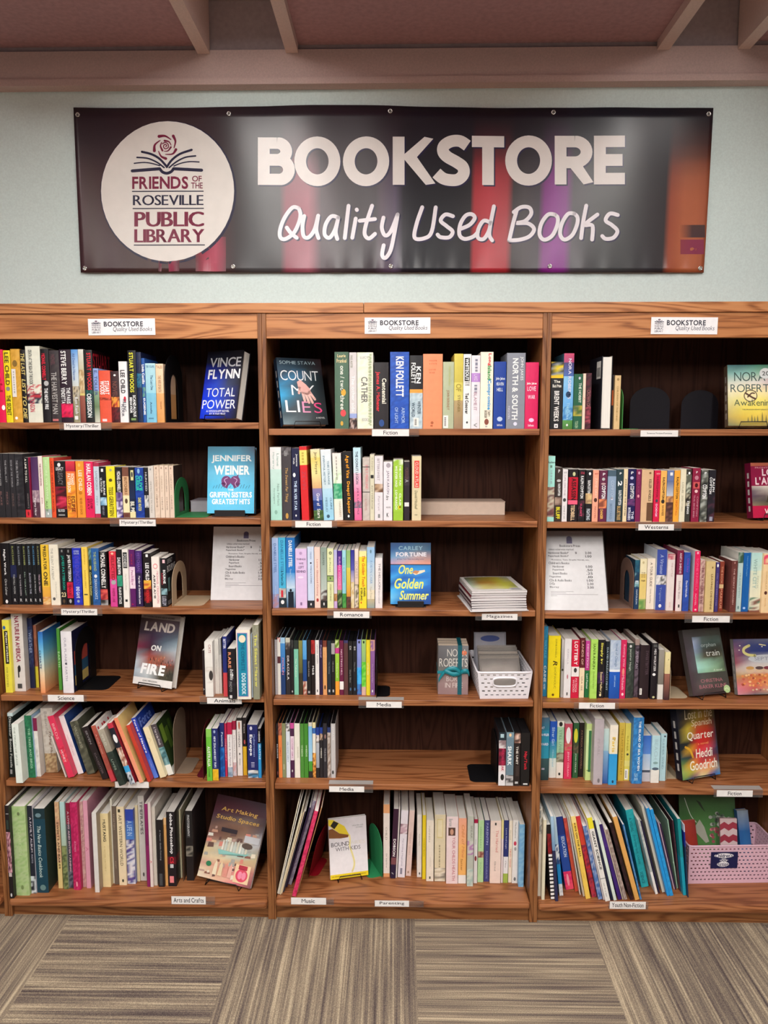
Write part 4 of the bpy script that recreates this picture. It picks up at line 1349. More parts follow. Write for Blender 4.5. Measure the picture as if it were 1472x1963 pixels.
shelf_row('R', 1, K['K'], '''
p 35 136 230 1055|a4e0d4|.47-.93:c8c0a8,8a5850,b0a090,6a4044 .93-1:a4e0d4|h.08-.11@.0-1:333:Rachers;g.14-.2@.1-.8:687;g.22-.42@.2-.8:9bb|mint|with a brown picture
p 150 240 375 1058|382c28|.55-.7:6a5048,a89080|h.04-.1@.4-.65:eee:P;o.22-.27@.2-.8:bbb;B.3-.52@.3-.85:eee:RALPH COMPTON;B.73-.95@.2-.75:e8dc30:BLUFF|dark-brown|with yellow lettering
p 244 310 400 1060|e6e0e2||.12-.5@.3-.6:b8a8b0:LIFE ON THE;o.55-.62@.15-.75:444;.7-.95@.3-.6:999:LONE STAR;h.04-.08@.2-.8:999:NOVEL|white|
p 322 442 400 1060|1c1318|.15-.58:b8122c .59-.67:f06080|o.05-.13@.4-.7:cc9;B.17-.58@.3-.8:3a0a10:ASSASSIN;B.68-.98@.3-.7:e8c8a0:TEDBELL|scarlet-and-black|
p 448 535 405 1060|191619|.58-.95:2a2228,5a2a3c,191619|B.12-.55@.3-.75:eee:RALPH COMPTON;H.03-.1@.3-.85:c04058:STAR;.65-.9@.3-.6:d84870:SUNSET|black|with pink lettering
p 542 625 410 1058|1c1a1e|.45-.65:e0c088,a08060|o.04-.1@.4-.75:eee;B.2-.45@.2-.8:eee:RALPH COTTON;B.75-.97@.2-.75:c8d0d8:FIGHTING|black|with tan picture
p 630 706 410 1062|f2a88c||.15-.55@.4-.75:f8d0bc:ZANE GREY;o.54-.62@.25-.8:4a2a24;.7-.95@.4-.65:b86a58:NOVEL;h.04-.1@.3-.9:c04848:BANTAM|salmon|
p 714 815 415 1062|632444|.56-.74:f09060,8a4a38|h.05-.1@.4-.7:fff:P;o.14-.2@.3-.7:bbb;o.24-.28@.2-.8:caa;B.29-.55@.3-.8:fff:COMPTON;B.76-.95@.2-.55:f4c060:DANGER|plum|with orange picture
p 820 928 410 1062|8ea4be|.0-.12:4a6070|.2-.55@.4-.75:b4c4d8:COMPTON;o.52-.58@.4-.7:dde;.65-.95@.3-.6:7890ac:BUZZARD|slate-blue|
p 932 1020 400 1062|2a3e44|.7-1:2a3638|H.06-.1@.4-.7:eee:P;B.22-.32@.2-.8:fff:2;B.4-.68@.3-.8:e8ecec:RALPH COMPTON;B.7-.97@.2-.7:c8a468:BLUETREE|teal-black|with tan lettering
p 1023 1075 395 1062|ecd8b0||.18-.9@.3-.7:5a4a40:JOHNSTONE THE DRIFTER|buff|with dark lettering
p 1078 1178 395 1065|1c174e|.57-.7:6a3a70,2a2050|h.05-.1@.35-.65:fff:P;o.14-.2@.25-.7:bbd;o.27-.31@.2-.75:bbd;B.32-.56@.3-.8:eee:COMPTON;B.73-.97@.1-.45:dde:INTRUDERS;B.8-.95@.55-.85:dde:THE|indigo|with white lettering
p 1182 1248 400 1065|7c1f50||o.04-.1@.3-.7:d8a0b8;o.48-.54@.3-.7:f0a0b0;.12-.45@.3-.6:a04a70:OUTLAW|magenta|
p p=t 1252 1402 408 1065|dcb68e|.62-1:dcb68e|.18-.6@.62-.85:5a4a38:KILLER ANGELS;o.04-.08@.6-.8:864;k.63-.98@.5-1:6a4a34|tan|with a brown picture
@L
p 8 85 410 1065|d81c48||H.03-.1@.3-.9:fbb:BANTAM;B.12-.52@.35-.7:8a1030:RALPH COMPTON;o.56-.62@.3-.7:445;B.65-.9@.35-.65:fce:DODGE|scarlet|
p 88 166 415 1065|f2b65e||B.13-.55@.3-.7:3a2a18:RALPH COMPTON;o.56-.64@.2-.75:3a3028;.68-.88@.35-.7:8a6030:RAWHIDE|orange-yellow|with black lettering
p 169 255 410 1065|7a6a64|0-.2:6a7aa8 .2-.5:5a6a98>c8ccd4 .5-.62:e0a060,8a6050 .62-1:5a3a34,8a5a48,4a2e2c|k.04-.1@.4-.8:eee|sunset-pictured|
p 260 334 410 1066|f4aa3c||B.13-.55@.35-.75:4a3410:RALPH COTTON;B.58-.88@.35-.75:e07828:NIGHTFALL|bright-orange|with black lettering
p 337 410 395 1066|e8e0c4||.25-.45@.3-.6:a8a088:LOUIS;.5-.8@.3-.6:b8b098:SHORT STORIES|ivory|
p 414 476 395 1064|3c3a34|.1-.45:c8ccb8,5a5c50 .45-.7:b0a890,2a2420|o.05-.1@.3-.7:fff;B.6-.85@.3-.7:eee:STRINGS|dark-olive|with pale photo
p 490 590 380 1066|8c1c3e||h.06-.1@.4-.6:fff:P;o.14-.22@.25-.75:c08090;k.26-.38@.1-.9:d05858;o.28-.36@.3-.7:4a1018;o.4-.46@.3-.7:f0c8c8;.5-.92@.2-.4:d090a0:TRAIL DRIVE SERIES;.5-.92@.6-.8:d090a0:COMPTON|wine-red|
p 602 690 405 1064|6a6a64|0-1:4a4c48,a8aca4,6a6a60,2a2c2a|H.04-.08@.4-.7:fff:P;B.28-.55@.2-.8:f4f4f4:COMPTON|mottled-grey|
p 698 785 405 1062|1e1a22|.5-1:2a2430,4a2a38,1e1a22|B.14-.46@.1-.45:eee:COMPTON;B.17-.42@.55-.85:eee:RALPH;k.9-.98@.3-.75:99a|black|with white lettering
''', last='a display book', crops=K)

shelf_row('L', 2, K['M'], '''
p 40 146 265 1015|17161a||B.1-.52@.3-.6:eee:Night Work;i.58-.85@.35-.6:bbb:Chris Culver;o.92-.98@.3-.6:eee|black|with large white title
p 150 226 272 1010|16161c|.35-.55:1c2248|.04-.35@.4-.7:8a9058:BLAKE BANNER;.5-.82@.4-.7:aaa:THE FALL MOON;h.9-.95@.4-.7:ccc:R|jet|with olive upper lettering
p 229 299 275 1010|15151a||.04-.35@.35-.65:8a9098:BLAKE BANNER;.5-.85@.4-.65:b0a8b0:THE TOMB IN EDEN;h.9-.95@.35-.7:ccc:R|pitch-black|with grey upper lettering
p 302 354 275 1010|15161a||.04-.35@.35-.7:98a060:BLAKE BANNER;.46-.85@.3-.6:8aa090:KILL YOUR LAST;h.9-.95@.3-.7:ccc:R|greenish-black|
p 357 414 272 1010|15161a||.04-.35@.35-.7:8098a8:BLAKE BANNER;.48-.82@.35-.7:aab:BLOOD ON THE;h.9-.95@.35-.7:ccc:R|bluish-black|
p 417 469 272 1010|15161a||.04-.35@.35-.7:5088b0:BLAKE BANNER;.5-.82@.35-.7:bbb:JACK IN THE BOX;h.9-.95@.35-.7:ccc:R|black|with blue upper lettering
p 472 525 272 1010|15161a||.04-.35@.35-.7:90905c:BLAKE BANNER;.5-.8@.35-.7:c8a8b8:TRICK OR TREAT;h.9-.95@.35-.7:ccc:R|inky|with pinkish lower lettering
p 530 628 282 1020|eec43c|.7-1:e8b040>e0a048 .87-1:e8c890,c8784c,e0a048|B.04-.42@.3-.7:4a3a20:PREDATOR;B.45-.68@.25-.75:4a3a20:ONE;o.02-.04@.5-.7:333|golden|with black lettering
p 632 744 282 1025|efe9d6||.06-.58@.2-.45:b0aca0:THE SILENT PATIENT;.6-.9@.55-.7:c0bcb0:Michaelides;o.87-.92@.2-.5:555|cream|with faint grey lettering
p 750 828 325 1020|18181c||B.13-.73@.3-.8:1a9a88:JAMES PATTERSON;h.78-.86@.15-.85:eda:23;o.9-.97@.3-.7:543;g.03-.09@.2-.8:888|black|with green lettering
p 832 907 325 1020|191418|.6-.88:b01838,d82848|B.12-.58@.2-.8:eee:JAMES PATTERSON;.63-.82@.3-.7:6a0a1c:DEADLY;o.9-.97@.3-.7:aaa;g.03-.08@.2-.8:888|black|with white name and red foot
p 912 1020 325 1022|2634ba|0-1:2634ba,2a3cc8,202ca8|h.04-.07@.2-.8:c8d0f0:CATHERINE;h.08-.11@.2-.8:c8d0f0:COULTER;.14-.65@.3-.75:5a4ac0:EVE DUNCAN;B.68-.88@.3-.7:dfe4f8:END GAME;o.91-.96@.35-.65:9ab|cobalt|
p 1027 1098 312 1030|f4d058||.04-.3@.4-.6:c0982c:SANDFORD;.35-.75@.4-.6:c0982c:NAKED PREY;k.8-.82@.2-.8:443|light-yellow|
p 1101 1140 330 1020|23302c|0-.2:6a9aa0,3a5a50 .2-.38:2a4a3c|i.42-.84@.2-.8:d8d888:Catherine Coulter;o.3-.38@.3-.9:c8b040|dark-green|slender
p 1143 1236 328 1022|285c9e|0-1:285c9e,2a64aa,245290|.06-.4@.3-.65:a8b878:THE HUSBAND;o.46-.52@.3-.7:eee;.54-.9@.3-.65:c8d8ec:DEAN KOONTZ|denim-blue|
p 1240 1330 370 1025|161418|.7-.9:c04048,e06858,8a2028 .9-1:aaa,333|B.02-.68@.2-.8:f2f0ee:MICHAEL CONNELLY|black|with tall white lettering
@N
p 62 127 280 800|d8324c|.0-.5:e03848>d83858 .5-1:e050a0>d84494|.08-.52@.3-.75:8a1c2c:SELECTED;o.52-.6@.2-.9:aaa;.66-.92@.3-.7:a02c60:WHISPER LANE;o.02-.06@.3-.7:f8c0a8|rose-red|turning pink
p 130 181 262 803|17171b|.45-.64:2a8a6c,3aa080|B.14-.43@.2-.8:f0f0f0:DALE BROWN;B.66-.95@.25-.75:f0f0f0:PLAN OF ATTACK|black|with a green band
p 185 240 262 808|eee8e2||k.05-.32@.15-.85:2a2a2a;.08-.3@.25-.75:ddd:FOXNESS;.42-.7@.4-.7:c8c0b8:Harlan Coben;k.86-.9@.3-.7:222|white|with a black title box
p 244 299 264 802|5a1a60|.3-.68:f0dce8,e4c4dc|.36-.62@.3-.7:b06a98:Peach Blow;.08-.26@.3-.6:a0304c:FLUKE;.94-.97@.2-.6:c02050:A|violet|with pale patch
p 304 368 274 800|2c1c48|0-.4:4a2878,3a2060|.04-.36@.3-.7:7a5aa0:FETCHAN;B.45-.95@.4-.7:e4e0e8:Murder at Seminole Lane|dark-purple|with white lettering
p 378 448 298 805|1a1216|.5-.66:e8b040,c04830 .66-.9:8a1c20,4a0c10|B.18-.5@.3-.8:f0eeee:LEE CHILD;k.02-.07@.4-.7:eee;B.68-.92@.25-.75:e02c34:WORTH DYING|black-red|
p 456 530 332 805|f2e8e0||B.28-.92@.6-.85:d89098:MICHAEL CRICHTON;B.28-.9@.2-.45:3a3034:AIRFRAME;o.13-.24@.2-.8:e8a0a0;o.155-.22@.3-.7:f2e8e0|ivory|with black and pink lettering
p 540 598 345 802|141418/16161c|.62-.75:8ab0b8,3a4a50|k.03-.1@.35-.75:f4c0c8;B.24-.52@.4-.8:eee:BOURNE;.3-.55@.1-.35:b03040:SUPREMACY;.78-.97@.15-.8:bbc:LUDLUM;r.03-.13@.05-.6:aaa:SUPREMACY;r.16-.30@.04-.9:d8d4d4:BOURNE;x.42-.7@.1-.3:7aa0a0;r.88-.97@.05-.5:ccc:ROBERT|black|with red side lettering
''', auto=(.006, .05), last='beige bookend', crops=K)

shelf_row('M', 2, K['O'], '''
p 50 135 125 915|9cb4de|0-.8:a8c0e8>8cacde .8-1:8a98c8,b08898|.08-.5@.3-.7:5878b0:DANIELLE STEEL;.62-.9@.4-.6:b8cce8:SISTERS|pale-blue|
p 142 224 122 912|48b4dc|.72-.86:c8b8b0,e8dcd0,8aa0a8 .86-1:23303a|.04-.5@.3-.7:3078a8:DANIELLE STEEL;k.75-.85@.3-.6:d02838;.47-.68@.3-.7:183c58:A Perfect Life;o.89-.95@.25-.75:eee|cyan|with red figure
p 232 334 122 912|1b6cb8|0-.5:1b6cb8>2a7cc8 .5-.72:4a98d8>c8dcec .72-1:a8c8e0>3a5a80|B.04-.42@.3-.7:f0f6fa:DANIELLE STEEL;.45-.58@.35-.6:a8c8e0:Power Play;o.73-.77@.35-.62:141c28;k.77-1@.2-.8:16202e|bright-blue|with a dark figure
p 337 466 248 918|dfc2e8||h.16-.19@.1-.9:6a5078:THINGS;h.23-.26@.3-.7:6a5078:WE;h.29-.33@.25-.75:6a5078:LEFT;h.36-.4@.1-.9:6a5078:BEHIND;o.46-.5@.2-.7:f0dcf4;o.05-.1@.35-.6:b898c4;k.9-.95@.4-.55:8a6a98|lilac|with stacked title
p 472 546 225 915|ccdaf0|.88-1:2a2c34|.08-.2@.4-.65:8aa0c0:OBRIEN;.3-.6@.45-.65:5a7098:WINE & FLOWERS;o.25-.28@.4-.65:334;o.92-.96@.4-.6:eee|powder-blue|with dark foot
p 550 616 230 915|f0d0c4||.2-.8@.3-.65:c08078:Lover Ghosted Casting;o.84-.9@.3-.7:b04040|pale-pink|
p 620 690 232 915|98a89c|0-.7:8a9c90>b8c4bc .7-.88:c8ccc8,4a3c3c,6a5a58 .88-1:2a2a2a|.08-.3@.3-.6:5a6a60:HARPER;o.91-.96@.4-.6:eee|grey-green|
p 693 765 245 918|e0e4b0|.46-.54:98b468|.12-.42@.3-.6:8a9060:Jo Piazza;o.05-.1@.3-.75:4a5030;o.065-.085@.4-.65:e0e4b0;k.45-.46@0-1:334;k.54-.55@0-1:334;.6-.88@.4-.65:a8a878:EVERYTHING;o.48-.51@.4-.6:333|pale-green|with green band
p 768 805 262 918|b4b4e4|0-.5:b4b4e4>d8c0d8 .5-.75:d8c8d8 .75-.88:c89868,a87848 .88-1:c8a8d8||lavender|slender
p 808 858 270 918|4a2a88|0-.25:3a2480>5a2a90 .25-.68:d83c9c>e87aa0 .68-1:1c3020,3a5030,88a068|.1-.6@.3-.7:e8a8d8:SUSAN WIGGS|purple-and-magenta|
p 861 906 265 915|9cd6e0|0-.75:a4dce6>8cccd8 .75-1:3a8a40,5aa050|.08-.6@.3-.6:5a9aac:SHERRYL WOODS|aqua|with grassy foot
p 909 955 265 918|a8c060|0-.3:8ab474>a0c070 .3-.6:d8cc58>d8b840 .6-.8:e0b848>d88c38 .8-1:6a4438,4a3030||yellow-green|
p 958 998 262 918|3c3c98|0-.35:2c2c90>5a5ab0 .35-.55:7878b8>d0c0c8 .55-1:e8d8c0,c8a870,e0d0a0||navy-topped|
p 1001 1046 250 915|e8d0c4|0-.6:f0dcd4>e0c8b8 .6-1:d8c8a8,6a6450,e8d8c8|.2-.5:c0a8a0:SECRETS|blush|
p 1050 1136 275 920|f2dc38|0-.1:f4e8a0|i.08-.62@.4-.8:d84820:The Golden Touch;B.64-.8@.6-.85:2a2a20:ISABEL;B.64-.86@.2-.45:2a2a20:STERLING;o.88-.92@.2-.35:d84820|yellow|with orange script
p 1140 1226 230 918|b4d0e8|0-.25:98c0e4>a8cce8 .25-.7:b8d4ea>d8d8d0 .7-.85:e8dcc0 .85-1:c8b890>8aa0a0|.22-.6@.4-.7:88a8cc:ROBYN CARR;.65-.88@.4-.65:c0b8a0:Four Friends;o.04-.1@.4-.6:689|light-blue|with sandy foot
p 1232 1313 355 918|ebe4e4||.1-.62@.45-.75:988c90:THE HELLION;.64-.9@.45-.65:a8a0a4:Christi Caldwell|white|short
''', auto=(.006, .05), last='a display book', crops=K)

shelf_row('R', 2, K['Q'], '''
p 1130 1186 390 968|1d4c68/1a3a50|0-.25:2a6478,1d4c68 .25-.55:7aa8b0,1d3c58 .55-1:1c3c60|.4-.5:dfe8ec:E;.6-.9@.4-.7:c8d4e0:NAPOLEON|teal|beside the bookend
p 1190 1270 375 968|e9d9a4|0-.3:efe4bc .3-.8:e8cc74>e4cc80 .8-1:6a9a50,a8b870|o.05-.1@.3-.6:c8b888;h.27-.29@.2-.8:8a6a3c:THE;h.31-.33@.2-.8:8a6a3c:HOUSE;h.35-.37@.2-.8:8a6a3c:OF SIN;h.42-.45@.2-.8:5a4a2c:TIGER|buff|with green foot
p 1274 1368 372 968|efe2d0||.08-.55@.35-.65:8a7a70:A TOUR GUIDE;.6-.88@.4-.6:a89888:Linda Spalding|cream|
@Rr
h 38 164 290 1058|3a4ea2/dce4ee|.42-.58:e8e4e4,c8c8c8,444 .0-.42:3a4ea2|i.08-.4@.3-.65:a8b4dc:A Virtuous;.62-.85@.3-.55:8a9ac8:Trigiani;o.9-.96@.3-.6:eee|indigo-blue|with a white photo
p 168 264 345 1065|e8dcd8|.0-.1:c05870,e8c8c0|.15-.4@.5-.7:c8a8a8:THE LITTLE;.85-.95@.4-.6:d8b8b0:NOVEL;k.0-.01@0-1:a24|off-white|with a face on top
h 292 372 300 1072|e9dcda/7c1e40|0-.4:7c1e40|.04-.38@.35-.7:e8d0d8:ANITA SHREVE;.5-.8@.35-.65:b0a0a0:Stella Bain;k.89-.94@.4-.65:444|maroon|with white lower half
p 378 459 325 1072|2a48a0|0-1:2a48a0,2e50ac|.1-.34@.4-.75:8a4ac0:One Day;.48-.76@.4-.7:dfe4f4:David Nicholls|blue|
p 512 582 310 1080|e01c58/e4e0e4||.12-.65@.3-.7:f0608c:SOPHIE KINSELLA;o.01-.05@.3-.7:f8b0c8;.7-.9@.3-.6:f8a0b8:NOVEL;o.95-.98@.3-.7:fcc|hot-pink|
p 586 648 420 1078|c8a49c|0-1:c8a49c,a87c78,d8b8ac|.1-.85@.3-.75:7a4a50:TIME TRAVELERS WIFE|dusty-pink|
p p=t 662 780 440 1085|d6bc84||o.1-.14@.6-.75:8a6a38;.25-.95@.55-.75:8a6c3c:LEAVING CHEYENNE|sand|
p 785 832 452 1080|463878||o.03-.1@.2-.7:eee;.15-.95@.3-.6:9a8ac0:STILL ALICE BARRY LYGA|violet|slender
p 835 892 440 1070|8c3c2c|.46-.54:d8b888|.1-.45@.3-.7:d89878:THE BOOK;.55-.95@.3-.75:e0a080:MARKUS|rust|
p 982 1056 432 1085|6e3c38/7a4440|0-1:6e3c38,64342f|.1-.9@.35-.6:d0a8a0:THE SECRET GARDEN;o.02-.06@.4-.6:c89890|brown|
p 1060 1126 325 1078|bcd2ce/dcdcd4|0-.18:3a5a48,8aa090|.25-.85@.35-.65:90aca8:TRAVIS SMITH;o.9-.96@.3-.6:688|pale-teal|
p 1129 1216 330 1078|155ea8||.06-.4@.4-.65:68a0d4:Normal People;o.92-.96@.2-.6:acf|azure|
p 1222 1360 330 1085|c8e0d4|0-.3:b4dcd8>c8e0d4 .3-.75:dce4cc>e8e4c8 .75-.97:e0e0c8,4a7a60,8a5a50,d8d8c0 .97-1:8a5a48|.1-.6@.2-.55:98b8b0:WHITE CITY;.3-.7@.6-.75:b8c0a8:NOVEL|aqua-and-cream|
p 1365 1466 340 1095|f0d0a0|.02-.18:d82c58,f0d0a0,e8486c|.3-.6@.4-.6:c8a060:CHOCOLAT;o.63-.69@.3-.7:5a2c24;.75-.9@.4-.6:d8a870:NOVEL|peach|with red flower
p 1470 1560 345 1095|d86a78||.2-.8:f0b0b8:BOOK|rosy|cut by the picture edge
''', auto=(.006, .06), first='beige bookend', last='the upright', crops=K)

shelf_row('L', 3, K['S'], '''
p 66 146 110 930|e8dc48|0-.13:ece450|k.15-.6@.25-.75:1c1c1c;B.17-.58@.35-.68:f4f0e0:Physics I Workbook;.65-.92@.25-.5:a8a040:FOR DUMMIES;o.08-.13@.1-.5:2a6ab0|yellow|with black title block
h 158 288 40 915|d8d2cc/c8c0b8|.66-.85:d8d2cc|B.03-.62@.3-.7:8a1c3c:NATURE IN AMERICA;k.68-.82@.38-.5:333;o.66-.75@.4-.65:222;k.9-.96@.3-.7:444|tall pale-grey|with maroon lettering
h 316 384 90 880|151c40|.12-.7:151c40,1c2858,3a4868|.2-.5:8a98b8:WEATHER|dark-navy|
h 388 432 170 872|9a6048/a06850|.0-.66:a8684c,8a5040 .66-1:d8c838||terracotta|
h 460 514 245 935|3a88c8|0-1:2a62b0>4a9cd8>88cce0>e4dcc0>f0bc8c>e89460|.3-.6@.1-.5:1c3c6c:CLIMATE|sky-to-orange|turned to show its cover
p 668 704 205 900|509a3a||.3-.7:b8e0a8:EARTH|leaf-green|
h 714 836 240 935|e8e4e8/14183a||.1-.8@.3-.5:b0aab8:OUR PLANET EARTH;o.5-.54@.3-.5:667;x.34-.56@.1-.9:b04a40;x.56-.74@.1-.9:285878;x.74-.9@.1-.9:c8b068|white|thick
''', auto=(-.012, .12), last='black bookend', crops=K)

shelf_row('L', 3, K['T'], '''
p 838 860 405 852|2a1c20||.8-.95:ccc:A|dark|slender
p 863 944 318 872|e8e4de|.45-.75:e8e4de,d8d0c8|o.52-.7@.5-1:3a3434;.05-.2@.5-.8:b08080:CATS|white|with a black cat
p 955 1000 292 842|dcd8d0||.2-.8@.3-.5:b8b0a8:DOG TRAINING|light-grey|
p 1004 1030 282 840|d0ccc6|0-.3:aaa8a4||stone-grey|slender
p 1045 1087 265 870|202c78|.6-1:d0444c|B.04-.2@.2-.8:dde:BETTER|blue-and-red|
p 1092 1174 388 928|15121a|.4-.75:15121a,2a2430|B.07-.38@.1-.45:e0906a:RARE;i.4-.62@.3-.7:ccc:birds;o.48-.56@.3-.7:ddd;k.92-.98@.2-.5:ccc;.65-.85@.2-.5:999:PHOTO|black|jutting over the shelf edge
h 1182 1322 200 912|ece2d2||k.04-.96@.08-.82:8a7ab8;k.05-.95@.14-.76:0e86a4;o.07-.18@.2-.7:e8dcc0;.18-.58@.35-.6:0b5a80:THE COMPLETE;B.62-.93@.35-.65:d8ecf4:DOG BOOK|teal|with cream border
p 1325 1340 240 880|b8c8d8||.2-.5:888:A|pale-blue|thin
h 1346 1410 150 910|8a8a74|0-.3:9a9a88,8a8a74|B.1-.85@.3-.75:d8d468:The Silent Miaow|olive|with yellow lettering
''', auto=(-.02, .12), first='a display book', last='the upright', crops=K)

shelf_row('R', 3, K['W'], '''
h 88 146 110 815|2b8cbc|0-.6:2b8cbc,3098c8|B.2-.45@.4-.8:5ab8dc:NATALIE;B.55-.8@.4-.8:e4f0f4:CAINE;B.82-.9@.4-.7:e4f0f4:MUTINY|teal-blue|
h 152 274 205 830|f0da1c||.05-.35@.55-.7:b0a020:SOPHIE KINSELLA;i.4-.48@.4-.75:3a2a10:R;.5-.85@.5-.68:b0a020:SHOPAHOLIC;o.93-.97@.35-.55:641|bright-yellow|
p 285 311 245 825|a8a4a0|0-.5:c8c4c0>8a8684|o.5-.54:332|silver-grey|slender
p 314 385 235 830|e6e2e2||.1-.5@.4-.6:c0b8c0:KINSELLA;o.6-.68@.4-.6:c87a88;o.9-.96@.4-.6:555|white|
p 388 466 245 832|ece6e2|0-.46:d0183c .63-1:cc1c40|B.03-.43@.3-.75:f8f0ee:LOTTERY;o.48-.56@.3-.7:333;.66-.9@.5-.75:f0c0c8:PATRICIA;.68-.9@.2-.42:f0c0c8:WOOD;k.78-1@0-.15:d0183c|red-and-white|
p 469 521 225 828|f0dcb8|0-.5:5c1c24|.05-.45@.3-.7:d8b0a0:LANDS OF;.58-.95@.35-.65:a88868:LISA SEE|maroon-topped|
p 525 570 255 826|c83c94|0-.52:cc44a0>b83484 .52-1:1f6a3c|.05-.48@.3-.7:f0c0e0:DECEPTION;.58-.85@.3-.7:dfe8dc:Lori Foster|magenta-and-green|
p 573 646 240 838|b2e068|0-1:b2e068,a8d85c|.08-.5@.3-.65:4a6a20:IAN RANKIN;.53-.85@.35-.6:7a9c40:Doors Open|lime|
p 652 722 245 832|1a171c|.55-.75:2a2440,4a2a50|B.05-.42@.3-.7:e8e060:Simply Irr;.55-.92@.3-.7:f0d8a0:Susan Mallery;o.92-.97@.3-.6:eda|black|with yellow script
p 726 766 260 828|182028||.08-.9@.3-.7:a8b8c0:DAVID BALDACCI FIRST|blue-black|slender
h 770 876 250 838|b8c8dc|0-.52:c4d0e0,b0c0d8 .5-.56:e8ecf0 .54-1:1c5cc0>1a50a8|.05-.45@.4-.7:7890b0:Wind of Change;.6-.8@.4-.6:a8c8f0:Judith Lennox|blue|with cloudy top
p 879 936 245 838|d2285c||.08-.45@.3-.75:f0a0b8:Running Wild;.6-.85@.3-.7:f4b8c8:Michaels;o.48-.6@.3-.7:e89080;o.9-.95@.3-.7:fdd|crimson|
h 940 1016 280 832|38423c|0-1:38423c,2e3632,465048|.1-.5@.3-.6:b8c0b4:Jennifer Haigh;o.03-.08@.3-.6:ddd|dark-grey|
p 1019 1063 240 825|5a4a54|0-.1:a89088 .1-1:5a4a54,6a5a68,3a3038|.2-.5:a898a8:AMERICAN|mauve-brown|
h 1070 1166 300 842|281a20||.1-.55@.55-.85:5a4650:SWEETBITTER;b.8-.92@.0-.25:fff|dark-brown|with white sticker
h 1188 1252 280 845|1a141c||.1-.5@.35-.7:e8e4e4:MEG WOLITZER;o.53-.58@.2-.7:eee;k.02-.07@.2-.8:555;o.94-.98@.3-.7:cc9|black|with a white dot
p 1260 1316 345 845|8a8478|0-.7:9a948c>7a746c .7-1:e0dcd4||taupe|
p p=c 1325 1378 370 852|d8cc98|0-.45:ece0a8>e0cc98 .45-1:a06858>3a2228|.06-.25@.5-.7:665:A|cream-and-plum|
''', auto=(0, .09), last='beige bookend', crops=K)

shelf_row('M', 3, K['U'], '''
d 79 119 262 815|a8a4a8||g.1-.9@.3-.6:c8c4c8|grey|
d 121 159 240 825|e6e4dc|.0-.08:c03c3c,e6e4dc .33-.45:5a3038||white|with a red logo
d 161 213 240 842|3a78b8|0-.1:a8d0ec .1-.6:4a90d0>2a6ab0 .6-1:1c3c70|.3-.7@.3-.7:e090a8:MOULIN|blue|with pink lettering
d 218 267 242 825|2a282c|0-.08:c8c8b8 .08-.2:888078,3a3438|B.25-.8@.3-.75:d8d4d4:DRACULA|charcoal|with white lettering
d 269 304 265 835|1c1c1e|0-.2:3a3c3c,1c1c1e|o.92-.96@.3-.7:aaa|ebony|
d 307 356 270 832|7cc4a8|0-.16:2a3430|.25-.75@.3-.6:d8f0e0:The Fabulous|seafoam|
d 359 400 272 830|8a8a48|0-.6:8a8a48>5a5830 .6-1:3a3424||olive|
d 402 446 270 838|2a68b0|0-.35:68b0e4>4a98d8 .35-.75:1c4c90>184080 .75-1:e0d0c0,a05848||blue|with pale foot
d 449 490 265 835|1c1a1c||.25-.8@.3-.6:b0a8a4:Good Advice;k.93-.97@.2-.7:aaa|black|with grey lettering
d 493 535 268 835|1c1417|0-.25:8a1c20,c03030|B.3-.8@.25-.75:f0eeee:M:i:2|black|with slanted white lettering
d 538 580 268 838|ece8e6||.05-.45@.4-.7:8a8488:GINGER SNAPS;o.9-.95@.35-.6:333|white|with grey title
d 583 616 268 838|2a1c40||.08-.32@.3-.75:c8b0d8:Practical|aubergine|
d 619 663 272 835|e0a068|0-.12:7a3a2c .12-.8:e4a870>dca060|g.2-.6@.3-.6:c08850;o.82-.9@.3-.7:5a3a20|tan|
d 667 709 272 832|1e2a34||.3-.7@.3-.6:8a9098:The Walking;k.9-.95@.3-.7:bbb|blue-black|
d 711 750 272 832|1a1a1c|.05-.25:a8a4a0|.35-.6@.3-.6:888:MIRACLE;k.9-.95@.3-.7:bbb|black|with a grey panel
d 753 797 262 838|98c838|0-.15:d8e4a0,6a8a28 .15-.25:c83c88 .25-.75:a4d044>88bc34 .75-1:f0a038|.35-.75@.3-.65:d8f0a8:Tinkerbell|lime-and-orange|
d 800 843 272 835|6a1c40|.75-.9:f0ece8|.1-.7@.3-.7:e0b8c8:NOTTING HILL|burgundy|
d 846 892 270 832|5a3838|.0-.05:3a3a68||chestnut|
d 895 940 278 838|1b1a1c||.05-.2@.3-.7:ccc:DI;.5-.8@.3-.6:8a8a88:Dark Blue;o.86-.92@.3-.7:468|black|with small white lettering
d 943 985 278 838|191a20||.05-.22@.3-.7:ccc:BS;.35-.6@.3-.6:888:The Fan;o.86-.92@.3-.7:468|black|with blue disc logo
d 988 1036 262 835|8090d8|0-.5:9098d8>7a8cd0 .5-.8:2a98e0,4ab0f0 .8-1:5a3a70,3a80c8|o.02-.07@.3-.7:223|periwinkle|
d 1038 1085 262 835|68b060|0-.4:a8d078>8ab078 .4-.85:58c030,88d858 .85-1:d8b0a0|o.02-.07@.3-.7:232|grass-green|
d 1087 1131 265 835|e4d02c||.35-.7@.3-.6:f4f0c0:LET'S GO|yellow|
d 1133 1182 265 840|8a5c98|0-.2:e0a888,8a5c98|.4-.8@.3-.6:c8a8d0:The Cutting Edge;o.9-.95@.3-.6:eee|purple|
'''.replace("LET'S GO", 'LETS GO'), auto=(.005, .05), last='black bookend', depth=.136, crops=K)

